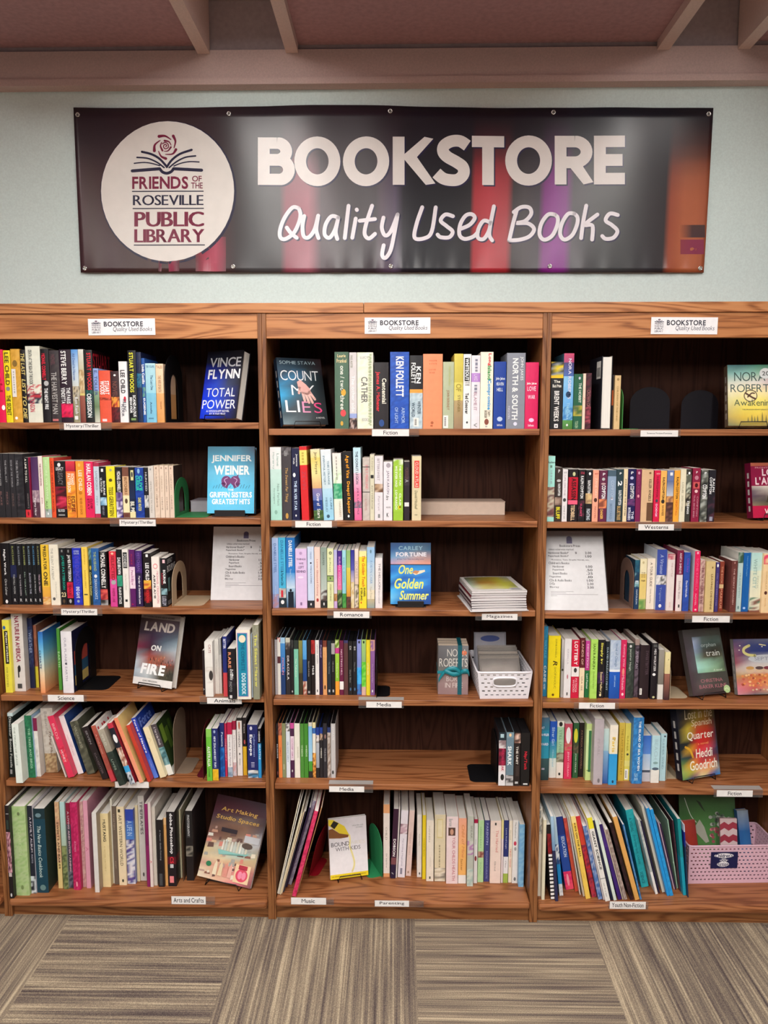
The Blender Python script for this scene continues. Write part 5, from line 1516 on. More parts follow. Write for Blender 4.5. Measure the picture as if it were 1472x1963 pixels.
shelf_row('M', 4, K['a'], '''
d 84 124 265 808|1e1a1c|0-.2:3a3034,1e1a1c|B.3-.72@.3-.75:e8e4e4:KILLING FIVE;o.88-.95@.3-.7:8a4a48|black|with white lettering
d 129 173 265 808|f08c4c|0-.22:c8785c,8a4c40|.4-.65@.3-.7:c8502c:GIRLS|orange|
d 176 218 265 805|8a9068||k.75-.85@.3-.6:b8b898|olive-grey|
d 221 265 262 808|dce4ee|0-.15:4a4448,e8e4e4|.3-.75@.3-.6:8aa0b8:GILMORE GIRLS|white|with faint blue lettering
d 268 309 262 812|4a2448|0-.1:d0509c .24-.68:e8d4e0|.27-.66@.3-.7:c080a8:GOSSIP GIRL;o.85-.9@.3-.6:ccc|plum|with pale band
d 312 372 265 825|ece8dc||.4-.65@.5-.75:b8b4a0:WEEDS|ivory|thick
d 375 414 268 820|4c8c38||.38-.62@.3-.7:cfe4c0:WEEDS|moss-green|
d 416 461 268 820|448a30||.38-.62@.4-.75:d8ecc8:WEEDS|green|with white lettering
d 464 505 255 815|8cc4e8|0-.07:d8d4c8 .07-.7:80bce8>a8d4ec .7-.88:4a9a38 .88-1:2a2a28||sky-blue|with grassy foot
d 508 543 255 815|e0dcd0|0-.1:e8dca8 .1-.2:3868b0 .2-.55:e8e4d8 .55-1:d88838,6a3418,f0b860||cream-and-flame|
d 546 581 310 812|a0a4ac|0-.15:1c3c90 .15-.3:4a3c38,e0d8d4 .3-.8:b8bcc4>989ca4 .8-1:222||steel-grey|short
d 584 619 310 812|242226|0-.12:1c3c90 .12-.25:c8a890,242226|B.35-.65@.3-.7:d8d4c8:WEEDS|black|short
d 622 664 265 812|2c2a30||.45-.7@.3-.7:9a989c:TRUE BLOOD;o.2-.28@.3-.8:8a6c68|sooty|
d 667 703 310 808|a8988c|0-.1:28386c .1-1:a8988c,8a7468,c8bcb4||fawn|short
d 706 756 268 825|c4c0c0||.03-.3@.3-.7:e8e4e4:DESPERATE;o.86-.93@.2-.6:333|silver|
''', auto=(.005, .05), last='the empty shelf', depth=.136, crops=K)

shelf_row('M', 4, K['b'], '''
d 1040 1109 325 848|e4e0e2/2a2428|0-.15:1c2a34 .15-.3:d8d0d0,8a7478 .3-.62:4a1428,8a1c38 .62-.74:e4d8d8|k.03-.1@.2-.7:a8c4cc;B.3-.72@.4-.75:c03058:PRISON BREAK;o.78-.9@.3-.8:222|dark-red-and-white|
d 1112 1186 325 848|6a8290|.0-.1:7a94a0 .8-1:2a2424,c8c4c4,3a3438|B.26-.62@.2-.7:f4f6f6:SHARK;o.02-.08@.35-.65:fc9|blue-grey|with white lettering
d 1189 1250 325 845|241a1a|.02-.2:8a6458,e8c8b8,241a1a|B.26-.6@.3-.65:d8d0c8:THE UNIT;k.62-.82@.3-.8:3a2e2c;k.92-.96@.2-.7:bbb|dark-brown|with pale lettering
d 1255 1342 330 850|121013||B.35-.7@.3-.7:c82034:Nip/Tuck;k.95-.98@.3-.8:ccc|black|with red lettering
''', auto=(.004, .05), first='black bookend', last='the upright', depth=.136, crops=K)

shelf_row('L', 4, K['Y'], '''
p 92 156 210 905 66|16201e|0-.05:c8dcdc|.06-.85@.3-.7:c8ccc8:Dinosaur Bones Fossils;k.88-.95@.2-.6:999|black|with pale lettering
p 176 250 330 970 122|e4ece4||.05-.7@.25-.5:9aa89c:THE ORIGIN OF SPACE|white|jutting towards the room
h 300 384 240 912 246|1f6a48/9cc0e0|0-1:1f6a48,2a7c54,1a5c40|.2-.85@.4-.7:9cc8a8:THE TREES AND BIRDS|fern-green|
p 394 442 265 900 328|e0dcd4/d4d0cc|0-.22:7c1c44 .22-1:e0dcd4,d4d0c8|.4-.8@.3-.6:a8a4a0:FIELD|maroon-topped|
h 500 628 160 858 428|c8c0b4|0-.7:ccc6bc,c0b8ac .7-1:a88868,8a6c4c,c0a880|.05-.4@.3-.55:a09890:Beautiful;i.35-.75@.5-.75:7a5a4c:Flying Mus|beige|with a deer-brown foot
p 708 724 465 908 552|d8d0c8||.2-.7:aaa:A|whitish|thin and slanting
p 740 812 250 915 512|dc3458|.5-.75:e8485c,c82848|.1-.4@.3-.7:f0a0a8:BIRDS;.55-.75@.3-.6:f8d0d8:HONEY|pinkish-red|slanting
p 834 906 250 876 610|e6e0e0/2a4a8c||.1-.9@.35-.5:c89aa8:INSECT LIVES STORIES;.2-.8@.6-.7:a8a0a8:NATURE|white|slanting
p 950 1040 310 880 755|5a5c4c|0-1:5a5c4c,6a6a58,44463a|.08-.5@.3-.6:9a9c88:WILDERNESS|mossy|slanting
p 1112 1188 370 935 885|1a1618|0-1:1a1618,24181c|.05-.35@.3-.6:8a8488:SEVEN;.5-.9@.3-.6:6a5a60:DAUGHTER|black|slanting
p 1206 1262 355 960 985|b85444|0-.8:a84c44,b05848 .8-1:d0404c|.15-.5@.3-.6:e0a898:A Civil Action;x.0-.3@0-1:f0e8e4;r.05-.25@.05-.75:c8283c:UN|brick-red|slanting
p 1296 1370 400 1008 1058|2c3a34|0-.4:a8a090>989080 .4-1:2c3a34,222c28|.05-.3@.3-.6:c8c4b8:WILD;.5-.75@.3-.6:90a090:LIVES|grey-topped dark-green|
h 1412 1474 330 990 1158|191c2a/8a1c30|.0-.08:c03044 .4-.7:e8d8c8,c89880,8a4c40 .7-.8:3aa0d8 .8-1:c8d0d8,2a3a4c|o.18-.32@.2-.9:eee|black|with a large white letter
@Z
p 150 196 262 935 -122|ec9070/e8c880|0-1:ec8a64>f0a080|.3-.6@.3-.6:f8c8a8:OCEAN|light-orange|slanting
p 236 276 335 925 8|c8402c|0-1:c8402c>b83828||vermilion|slanting
p 290 346 260 886 36|2c44b0/1c3c9c|.6-1:3858c0>5a80d8|B.03-.58@.3-.75:eef0f8:Force of Nature;.62-.9@.4-.6:a8b8e8:Joan Maloof;r.05-.2@.1-.8:6a88d8:Force|blue|slanting, with white lettering
p 366 432 360 882 182|e8dcb4||.1-.4:d8cca0:A|cream|slanting
p 446 512 330 856 252|4a4448/2c4020|0-.45:4a4248 .45-.8:4a7c84,88b0b4,3a6068 .8-1:e4e4dc|B.05-.4@.3-.7:c0b8c0:A Year in the Woods;x.08-.42@.1-.34:7a9a38;x.2-.6@.36-.6:5a7a2c;x.12-.5@.66-.85:486428;x.86-1@0-.6:e4e4dc|grey-and-teal|slanting, with jungle cover
''', auto=(-.03, .12), last='taupe bookend', crops=K)

shelf_row('L', 4, K['Z'], '''
p 856 912 370 912|68b83c|0-.15:88c858|B.33-.72@.2-.75:e8f0e0:AUSTRALIA;.76-.92@.3-.6:3a6a28:EYEWITNESS|lime-green|with white lettering
p 916 978 365 906|1c2868|.78-1:e8b828,d8a820|B.15-.75@.3-.65:dde4f4:NEW ZEALANDS BEST TRIPS;o.03-.09@.3-.65:9ac|navy|with yellow foot
p 988 1040 305 868|1e2c6c|.45-1:1c5cb0,2a80d0,184c94|B.16-.45@.35-.75:c8d8f0:Panama|navy-and-azure|
p 1046 1070 310 862|c02850||.2-.8:e8a0b0:LONDON CITY|cherry-red|slender
p 1075 1126 300 870|e8e2e2|0-.22:b81c48 .82-1:7a90a8,a8b8c8|.24-.8@.3-.7:8a8488:Norway & the Fjords|red-topped white|
p 1130 1166 285 860|e8e2e0|0-.16:a01c40 .75-1:d0a0a0,c8c0c8|.2-.75@.3-.7:9a949a:Eng Scotland & Wales|maroon-topped white|
p 1175 1230 252 856|e4dcd8|0-.05:222|o.06-.2@.35-.65:a85a3c;.24-.5@.3-.65:6a6468:LONDON;i.7-.82@.4-.6:444:Heritage;o.6-.64@.4-.6:333|ivory|with brown emblem
p 1236 1276 250 850|1c1418|.5-1:e0b428>d8a424|.08-.3@.3-.65:c8c0b8:France;o.38-.46@.3-.7:c05050|black-and-gold|
p 1284 1392 325 880|1a2364|.85-1:4a90c0,2a4a5c,e0e0e0|B.18-.58@.15-.5:f4f4f8:Europe;B.18-.6@.58-.75:8a9ad0:Mediterranean;o.03-.1@.25-.5:ccd;g.7-.8@.1-.9:99b|midnight-blue|with large white lettering
p 1394 1426 365 880|2a94d4|0-.3:1a1a24|B.06-.26@.2-.7:eee:MOON;B.32-.62@.3-.8:d8ecf8:SEATTLE|black-topped blue|
''', auto=(-.02, .12), first='dark-red bookend', last='the upright', crops=K)

shelf_row('R', 4, K['c'], '''
h 112 216 190 820|2a88a8|0-.2:4a6880>2a7c98 .2-.65:2a90b0>2a98b4 .65-1:3a5c60>243a3c|H.14-.18@.1-.5:eef:SAT;H.25-.29@.1-.95:eef:SAMPLER;H.4-.44@.1-.9:eef:WARD;g.8-.83@.1-.8:aab|teal|with dark foot
h 219 291 228 795|1c58b0|0-.35:1a50b8>1e60c0 .35-.65:2480b0>58b0b8 .65-1:d8e4dc>e8e4dc|B.1-.42@.3-.7:a8c4e8:Silver Girl;.5-.8@.4-.65:9cc8d8:Hilderbrand|blue|fading to white
p 293 363 225 798|a4c8a0|0-.1:e8e4d8 .1-.55:a8d0ac,9cc4a0 .55-.72:6a5a48,a8a890 .72-1:e8e0d4|o.01-.09@.25-.75:222;.15-.55@.3-.65:7aa080:STILL LIVES;o.9-.95@.3-.6:333|pale-green|with round black emblem
p 370 446 250 806|d8325c|0-.35:c04c60 .35-.48:a86858,d8325c,c88068|o.06-.36@.15-.8:f0e8e8;.5-.95@.35-.65:f4b0c0:JENNY COLGAN|rose-red|with white oval
p 456 512 242 796|2c5c38|.35-.55:6a5848,3a4830|o.1-.36@.1-.8:d8d43c;.55-.9@.35-.65:c8d0c0:JOHN CREASE|dark-green|with yellow oval
p 515 567 240 785|1f1518||.1-.9@.35-.65:8a6050:PATRICIA CORNWELL|blackish|
p 574 636 250 820|c8e090|0-1:c8e090 .1-.8:d0e8a8|k.12-.85@.45-.9:3a7a4c;k.82-.83@.2-.8:222|lime-edged green|
h 638 746 205 865|b8aeb4||.25-.6@.35-.6:a89ea4:PEARL;o.9-.97@.45-.7:7a7478|lilac-grey|thick
p 758 812 300 852|a8c4cc|0-.4:c4d8d4>a8c8d0 .4-1:88b0d0>2c58a0||sea-blue|
p 818 900 265 866|ece4c8|0-.25:f0e8d8 .48-1:2c98d8>38a8e0|h.22-.24@.3-.7:a89040:IRIS;.2-.45@.3-.7:e8c030:Paris;o.92-.97@.4-.65:246|cream-topped sky-blue|
p 914 972 240 826|d8b848|0-.5:dcc050>d4b040|.1-.9@.35-.7:a8882c:THE LAST TRAIN TO KEY|gold|
p 974 1032 245 822|e4d460|.65-.75:e8dc80|b.8-.98@.1-.7:fff;.2-.5@.3-.6:b0a038:SUMMER;o.52-.56@.3-.7:443|pale-gold|with white sticker
h 1042 1152 190 855|2c7cc0|0-1:2c78bc,3a8ccc,246cae|B.05-.8@.5-.72:e8f2f8:THE ISLAND OF SEA WOMEN;.84-.95@.2-.6:a8d0e8:LISA SEE|ocean-blue|with white lettering
p 1156 1236 370 832|4878c0|0-.4:3468c0>5a88d0 .4-.75:a8c0dc>c8d0dc .75-.8:4a5060 .8-1:c0c0c8||blue|fading to grey
p 1240 1326 370 846|b8dce4|.72-1:e8e8e0|.08-.5@.3-.7:a8c8d0:BEACH;o.55-.6@.2-.8:8aa;o.67-.73@.1-.9:567|mint-and-white|
p 1332 1394 350 826|b4d8e0||.1-.75@.3-.6:8ab0bc:SUMMER WIND;k.04-.07@.5-.8:345|aqua|
''', auto=(-.01, .1), last='beige bookend', crops=K)

shelf_row('L', 5, K['e'], '''
h 10 104 312 1316|1a1418|.28-.72:b88090,8a5060,d8a8b0,4a2830|h.06-.11@.3-.9:ddd:NATURE;k.15-.25@.3-.8:2a3a34;k.72-.76@.2-.9:c8b8b8;o.94-.98@.3-.7:ccc|black|with pink photo
h 132 300 320 1285|a4c080|0-1:a8c484,98b878,b0c490|o.06-.1@.4-.6:6a7a50;.2-.6@.4-.6:b8d098:GARDEN;o.88-.93@.4-.6:7a9058|pale-green|thick
p 306 380 312 1262|1e2130/e4e0e8|.8-1:2a2c38,d0d8dc|.1-.55@.4-.75:c8c0cc:A FAMILY ALBUM;.55-.65@.4-.7:aab:PHOTO|black|with lilac lettering
h 386 520 345 1255|123f50/2c3a30|.0-.12:143038|i.2-.82@.3-.6:b8ccc8:The New Basics Cookbook;o.05-.1@.2-.7:6a8890;o.9-.97@.3-.8:688|deep-teal|thick
p 636 684 270 1205|d8b890|0-.7:c89878,d8b88c .7-1:dcc484|B.1-.9@.3-.75:6a5034:SWEETS AND BAKES|tan|with brown lettering
p 692 744 270 1215|a8c0a8|0-.5:b0d4d4>a8bca8 .5-1:6a7848,4a5838,8a9460||aqua|turning olive
p 746 798 280 1200|44404c|0-.25:8a1c38 .8-1:6a6a78,3a3848|B.05-.85@.3-.7:c8a8b4:A LIVING AND ENTERTAINING|charcoal|with pink lettering
h 800 880 275 1225|b81c58|0-1:b81c58,a81850,c83068|.2-.8@.4-.6:e890b0:ROSES;o.9-.96@.4-.6:f0a0b0|magenta|
p 900 940 265 1192|c89c98|0-1:c89c98,b88888,d0b0a4|.1-.6@.3-.7:9a6c6c:KNITTED TOYS|dusty-rose|
p 942 990 255 1205|dc9cb0||.5-.6:c87890:A|candy-pink|
p 1032 1082 390 1250|dcd8d4/9a8c80|||whitish|jutting forwards
p 1112 1202 395 1192|e8d4a0/d8c490||B.08-.38@.3-.65:4a4438:MUSTANG;.42-.8@.35-.5:c8b078:A NOVEL HISTORY|cream|with black lettering
p 1208 1240 240 1152|dcd8c8|||chalky|slender
p 1242 1292 315 1162|6a5c50||.1-.3@.3-.6:a89888:STARTERS;.6-.9@.3-.6:988878:KNIT|taupe|
p 1296 1378 322 1172|ead8b4||.1-.75@.25-.65:7a6c50:ART WESTERN WORLD;k.03-.07@.2-.5:332;o.92-.96@.4-.65:443|buff|with faint grey lettering
@f
p 26 108 325 1075|7a88c8|0-.15:2c44a8 .15-.4:3c64b8>4a80c8 .4-1:c8ccdc,3a3c88,e4e0e4,5a4c90|.15-.35@.2-.8:a8c4e8:A LIFE IN|blue-and-white|
p 112 146 285 1050|dccca4|||straw|slender
p 150 216 190 1042|cac6c0||.06-.45@.3-.75:4a4848:TIMEFRAMES;o.9-.95@.4-.7:555|light-grey|with black lettering
k 222 254 270 1105|84205c|0-.5:942868>701c50||purple|slender
p 256 285 255 1106|e4d4d0|0-.5:e0d0cc>e8d8d4|.65-.75:c86a70:A|pinkish-white|slender
p 290 326 300 1092|ccc4b8|||bone-white|
p 336 400 430 1105|1a181c||.1-.65@.4-.65:98989c:A Master Guide Painting;k.8-.98@.2-.7:44484c|black|short
p 405 434 410 1092|d8a060|.0-.1:e8b880||orange-tan|slender
p 436 520 350 1100|1a161c|.6-.7:5a1420|B.02-.56@.3-.75:f0eeee:dobe.Photoshop;B.6-.69@.3-.75:d82c40:CS;k.7-.75@.3-.7:ccc;k.86-.95@.2-.7:e8888c|black|with bold white lettering
p 546 570 330 1015|c4bc9c||.1-.9@.3-.6:a8a080:WATERCOLOR|khaki|slender
p 622 694 340 1042|1c1a1c/242022|.5-.65:8a8478,3a3834|k.05-.38@.2-.65:3a3a3c;.06-.36@.3-.6:ccc:PHOTOGRAPHY|jet-black|with grey title
''', auto=(-.02, .12), last='the tilted display book', depth=.2, crops=K)

shelf_row('M', 5, K['g'], '''
m 46 56 250 1215 266|e8dcc4|||cream|first from the upright
m 60 72 260 1220 288|dcd8d0|||grey-white|
m 76 88 300 1222 320|c8c0a8|||straw|
m 92 110 380 1226 316|ecdcb8||| ivory|
m 112 130 360 1218 345|e4d4b4|||cream|
m 150 178 360 1202 372|2a2c3c|0-1:2a2c3c,3a3c48||navy|
m 186 214 320 1150 432|302448|||dark-purple|
m 222 262 250 1126 462|a8a4b4|0-1:a8a4b4,88849a||grey|with spiral binding
m 268 312 360 1250 502|d42c5c|0-1:d42c5c,e04870,b82450||crimson|jutting forwards
m 318 330 320 1210 572|c89868|||tan|thin
''', auto=(-.03, .12), last='red bookend', depth=.22, crops=K)

shelf_row('M', 5, K['h'], '''
p -26 36 265 970|ece0d8|0-.12:e8a878 .95-1:e8a470|.25-.55@.3-.6:b0a49c:CHILD;.65-.9@.4-.6:9a9490:Dr Harlow|white|with orange head
p 40 90 310 985 74|3a1c34|.7-.8:7a4a50 .8-1:241838|B.43-.68@.25-.75:f0ecec:DOBSON;i.9-.96@.2-.6:bbb:f|plum|with white lettering
p 92 106 290 978 126|e8e0dc|||white|thin
p 112 182 325 976 148|e8e2ea|.2-.35:c8a8b4,7a4a58,e8dce0|.4-.85@.35-.6:b0a8b8:Parenting Magazine;k.86-.95@.3-.6:889|pale-lilac|with mauve blot
p 190 242 325 962 228|e2c8c0||.2-.8@.35-.6:c8a8a0:TENDER YEARS;o.92-.96@.3-.6:a87|pale-pink|leaning
p 300 346 365 972|e2dcd8||.1-.7@.35-.6:a8a4a0:Raising Boys;o.92-.96@.4-.7:555|greyish-white|
p 352 386 370 992|e6cc28||.1-.9@.3-.6:b89c1c:PARENT TRAPS|yellow|slender
p 390 462 420 1012|ebe1d0||.05-.4@.3-.5:b8b0a0:MANNERS;.45-.9@.5-.6:c8c0b0:CHILDHOOD;k.92-.96@.4-.6:554|cream|
p 470 576 365 1012|dccfae|.8-1:e4dcc8,8a8478,e4dcc8,c8bca0|k.06-.35@.2-.75:d8c890;k.08-.33@.27-.68:e4d8b4;g.45-.8@.3-.6:a89c80|beige|with grey diamonds
p 584 697 385 1036|ecd6d6||k.16-.28@.15-.75:5a4038;o.18-.27@.3-.6:c89880;.3-.95@.5-.75:c8848c:YOUR CHILDS HEALTH;.03-.14@.2-.5:aaa:Barton|pinkish|with a portrait photo
p 700 778 400 1034|eea878|0-.4:f0a88c>f0b078 .4-.87:f0b468 .87-1:ece8e4|i.1-.6@.4-.75:d88c58:Child of Mine;.62-.8@.3-.55:a87038:Satter|orange|with white foot
p 786 846 380 1062|b8bcb0|.35-.55:c8c8c0,a868a8 .75-1:a8c0b8,c8d0c4|.1-.35@.5-.8:8a8a80:SPEAK|grey-green|with purple flower
p 849 886 410 1032|e6e2e0|0-.06:b01c48|.15-.55@.4-.6:98a8a0:SIMPLE;o.57-.65@.2-.8:8a3c40|red-topped white|
p 890 946 420 1022|b4d8a0|.5-.6:8a4c44,c8a890|.1-.45@.3-.6:90b880:GREEN BABY;.65-.9@.3-.6:98c088:FOOD|leaf-green|
p 950 1002 420 1016|40427c||.04-.4@.35-.7:a8acd0:PARENTIN;.5-.95@.35-.65:8c90bc:RICHARD FUGATE|indigo|
p 1008 1112 425 1032|eed8cc||.15-.5@.5-.75:d89088:The Hurried;.55-.9@.4-.55:b0a098:Elkind;k.03-.07@.4-.55:333|blush|
p 1115 1136 415 1028|e8dc98|.3-1:e0d0d0||pale-yellow|slender
p 1138 1184 420 1028|e8e4e4|0-.58:2a3470 .85-1:a0b850|.06-.52@.3-.65:c0c4dc:Love And Logic;.6-.8@.3-.6:a8a4a8:Cline|navy-and-white|
p 1187 1220 425 1025|ece0cc||.1-.35@.3-.6:b0a890:Nurtured;.4-.8@.3-.7:d87868:TIRED TEENS|cream|with red lettering
p 1223 1278 420 1032|eae4de||.03-.28@.3-.6:8a8484:The Explosive;o.33-.4@.2-.7:c84058;o.42-.48@.3-.7:a8a09c;o.9-.96@.3-.7:777|white|with a red circle
p 1284 1337 460 1068 1278|7cb4dc|0-1:8cc0e0,74acd8||sky-blue|
''', auto=(-.02, .14), first='green bookend', last='the upright', depth=.17, crops=K)

shelf_row('R', 5, K['i'], '''
k 98 156 310 1395|dcd4c0|0-.3:8a8c88,e0d8c8 .3-1:e4dccc||tan-white|by the upright
k 176 216 460 1440 146|dcd4b8|||ivory|slanting
k 292 342 520 1440 190|2a1a1c|0-.12:1a1a1c .12-.4:8a1c24,6a1c20 .4-1:18141a|d.38-1@.05-.95:f4f0ec|black-and-red|with white spiral binding
k 348 386 420 1460 222|3a3c5c|0-.4:a8c8e0>6a8cb0 .4-1:2a2c50||navy|slanting
k 400 448 420 1392 256|4aa0d0|0-.35:c8dce4>a8c8dc .35-.6:2a4c80,e8ecf0 .6-.85:1c88c8 .85-1:c8ccd0,e8e8e8||blue-and-white|slanting
k 478 580 430 1320 280|20489c|0-.25:1c3480 .75-1:e02c68,f0506c|B.27-.55@.4-.8:c8d4ec:EDUCATION;o.78-.95@.3-.6:f8a0b0|royal-blue|with pink foot
k 592 634 440 1340 346|c85038|0-.4:d85848,b83c40||orange-red|slanting
k 636 650 430 1380 362|d8d4cc|||off-white|thin
k 690 712 425 1400 384|d0c8b8|||stone|slanting
k 722 782 420 1432 398|f0c858|.0-.08:f4d888|B.05-.52@.35-.7:5a4420:KIDS ON THE BALL;.58-.85@.3-.5:c8a040:Spalding|golden-yellow|with black lettering
k 800 862 420 1412 458|b82c2c|0-.35:c83038>d84830 .35-1:a83850,7a2038,c82c30||red|slanting
k 878 930 540 1440 560|5078b8|0-1:5078b8,a8b0c8,3c5c98,7890c0||dusty-blue|slanting
k 938 956 480 1445 598|c8c0c4|||pearl|thin
k 962 1026 440 1462 636|ece8e2|0-.13:ece030|B.16-.62@.3-.75:3a3a38:GIANT SCIENCE;k.72-.73@0-1:999;g.78-.95@.3-.6:aaa|white|with black lettering
k 1032 1062 470 1450 684|20243c|||dark-navy|slanting
k 1066 1106 470 1452 744|dce8dc|||minty-white|slanting
k 1120 1166 520 1442 812|3c2070|0-.3:2a1858>4a2880||purple|slanting
k 1172 1186 560 1440 905|c8b8a8|||putty|thin
k 1192 1236 585 1442 938|a08c84|0-1:a08c84,8a746c,b8a89c||taupe|slanting
k 1268 1312 500 1445 1008|221418|0-1:221418,3a2024||black-brown|slanting
k 1328 1386 430 1447 1052|e2a85c|||amber|slanting
k 1388 1412 520 1440 1172|2a64a0|0-1:2a64a0,5890c0||cobalt|thin
@j
k 160 240 290 1092 -8|2ab4bc|0-1:2ab4bc,26a8b0|.1-.28@.2-.6:146a74:A VISUAL;i.32-.7@.3-.65:167882:Stormtrack Guide;.8-.95@.2-.6:146a74:SCIENCE|turquoise|with dark lettering
k 306 334 390 1162 66|b8bcb8|0-.4:a8aca8,c8ccc8 .7-1:ece8e4||silver|slanting
k 340 354 400 1150 150|2c2444|||dark-violet|thin
k 376 406 250 1142 158|d8d2c0|||parchment|slanting
k 420 456 272 1180 200|1e94dc|||bright-blue|slanting
k 458 494 285 1180 246|2aa0e4|0-1:2aa0e4,2090d4||vivid-blue|slanting
k 496 508 420 1110 332|e0b8c4|||pink|thin
k 512 524 430 1115 352|3c2448|||aubergine|thin
k 528 540 390 1100 428|a8ccb0|||pale-green|thin
k 540 556 395 1130 462|4a2030|0-1:4a2030,6a3444||maroon|thin
k 560 610 380 1172 498|168c90|.5-1:1a9cb4||teal|slanting
k 612 632 440 1192 570|2c4ca0|0-.1:c8d4e8 .1-.3:1c2c90 .3-1:1c3050||dark-blue|by the basket
''', auto=(-.03, .12), last='pink basket', depth=.235, crops=K)

# ------------------------------------------------------------------ steel bookends
def arch(w, h, n=14, y0=0.0):
    """outline in (y, z): straight sides, round head, w deep and h tall"""
    r = w / 2
    pts = [(0, y0)]
    for i in range(n + 1):
        q = math.pi - math.pi * i / n
        pts.append((r + r * math.cos(q), h - r * .8 + r * .8 * math.sin(q)))
    pts.append((w, y0))
    return pts


def bookend(bay, row, px, py, foot, col, w, h, label, yaw=0.0, y=None, hole=True, foot_len=0.10, lean=0.0):
    """px, py: where the front lower corner of the upright plate shows; foot: +1 or -1, the side its foot lies on"""
    z = SZ[bay][row]
    if y is None:
        p = on_z(px, py, z)
        p.y = min(max(p.y, 0.006), 0.2)
        p.x = on_y(px, py, p.y).x
    else:
        p = on_y(px, py, y)
    root = thing('bookend', label, 'bookend', (p.x, p.y, z + 0.0003), (0, 0, R(yaw)), 'steel bookends on the shelves')
    mb = MB()
    t = 0.0014
    out = arch(w, h)
    n = len(out)
    if hole:
        inn = [(w * .5 + (a - w * .5) * .42, .012 + b * .66) for a, b in out]
        for x in (-t, 0):
            for i in range(n):
                q = [(x, *out[i]), (x, *out[(i + 1) % n]), (x, *inn[(i + 1) % n]), (x, *inn[i])]
                mb.face(q if x < 0 else q[::-1], M_ENAMEL, col)
        for i in range(n):
            j = (i + 1) % n
            mb.face([(-t, *inn[i]), (-t, *inn[j]), (0, *inn[j]), (0, *inn[i])], M_ENAMEL, col)
    else:
        mb.face([(-t, a, b) for a, b in out], M_ENAMEL, col)
        mb.face([(0, a, b) for a, b in out][::-1], M_ENAMEL, col)
    for i in range(n):
        j = (i + 1) % n
        mb.face([(-t, *out[i]), (0, *out[i]), (0, *out[j]), (-t, *out[j])], M_ENAMEL, col)
    pl = mb.build('upright_plate', root)
    pl.rotation_euler = (0, R(lean), 0)
    if not foot:
        return root
    mb = MB()
    k = 8
    o2 = [(0, .012)] + [(foot * (foot_len - .02 + .02 * math.sin(math.pi / 2 * i / k)), .012 + .02 * (1 - math.cos(math.pi / 2 * i / k))) for i in range(k + 1)]
    o2 += [(foot * (foot_len - .02 + .02 * math.cos(math.pi / 2 * i / k)), w - .03 + .02 * math.sin(math.pi / 2 * i / k)) for i in range(k + 1)] + [(0, w - .01)]
    m = len(o2)
    mb.faces([(a, b, 0) for a, b in o2] + [(a, b, t) for a, b in o2],
             [tuple(range(m))[::-1], tuple(range(m, 2 * m))] + [(i, (i + 1) % m, m + (i + 1) % m, m + i) for i in range(m)], M_ENAMEL, col)
    mb.build('foot', root)
    return root


BLK = '0c0b0e'
bookend('L', 0, 319, 810, 1, BLK, .20, .228, 'black steel bookend after the peach book on the mystery bay top shelf', y=.02)
bookend('R', 0, 1193, 822, 1, '4f9a52', .10, .135, 'green steel bookend after the tan book on the westerns bay top shelf', y=.02, hole=False, foot_len=.06)
bookend('L', 1, 336, 992, 1, '2f7a48', .17, .130, 'green steel bookend with arched hole, mystery bay second shelf', y=.012)
bookend('L', 2, 331, 1163, 1, 'b49c80', .175, .142, 'beige steel bookend with arched hole, mystery bay third shelf')
bookend('R', 2, 1213, 1168, -1, '80655a', .15, .165, 'brown steel bookend beside the propped price list, westerns bay third shelf')
bookend('L', 3, 148, 1325, 1, BLK, .17, .205, 'black steel bookend after the white book on the mystery bay fourth shelf')
bookend('M', 3, 722, 1338, 1, BLK, .13, .15, 'black steel bookend after the purple DVD, romance bay fourth shelf', hole=False, foot_len=.045)
bookend('M', 4, 952, 1503, -1, BLK, .16, .16, 'black steel bookend beside the thick DVD sets, romance bay fifth shelf', hole=False, foot_len=.09)
bookend('R', 3, 1284, 1341, 1, 'b8a488', .14, .14, 'beige steel bookend after the cream-and-plum book, westerns bay fourth shelf', hole=False, foot_len=.07)
bookend('R', 4, 1277, 1496, 1, 'b8a488', .15, .15, 'beige steel bookend after the aqua book, westerns bay fifth shelf', hole=False, foot_len=.055)
bookend('L', 4, 335, 1486, 1, '8a7664', .15, .215, 'taupe steel bookend after the leaning books, mystery bay fifth shelf', hole=False, foot_len=.055)
bookend('L', 4, 390, 1494, -1, '5a1420', .14, .185, 'dark-red steel bookend before the lime-green travel book, mystery bay fifth shelf', hole=False, foot_len=.03)
bookend('L', 5, 352, 1690, 0, '6a5240', .17, .25, 'tall taupe bookend between the art books on the mystery bay bottom shelf', hole=False, foot_len=.012)
bookend('M', 5, 592, 1682, 1, '8a0e1c', .14, .17, 'red steel bookend beside the slanting songbooks, romance bay bottom shelf', hole=False, yaw=-14, foot_len=.03, lean=13)
bookend('M', 5, 733, 1683, -1, '2f8a58', .14, .165, 'green steel bookend before the parenting books, romance bay bottom shelf', hole=False, foot_len=.05, yaw=22)


def back_plate(px0, px1, py, Y, label):
    """a bookend pushed to the back of the shelf, facing the room"""
    z = SZ['R'][0]
    a, b = on_y(px0, 820, Y), on_y(px1, 820, Y)
    h = on_y(px0, py, Y).z - z
    root = thing('bookend', label, 'bookend', (a.x, Y, z + .0003), (0, 0, 0), 'steel bookends on the shelves')
    mb = MB()
    mb.prism([(u, v) for u, v in arch(b.x - a.x, h)][::-1], 0, .0015, M_ENAMEL, '100d16')
    mb.build('upright_plate', root)
    mb = MB(); mb.box((.01, -.05, 0), (b.x - a.x - .01, 0, .0014), M_ENAMEL, '100d16'); mb.build('foot', root)


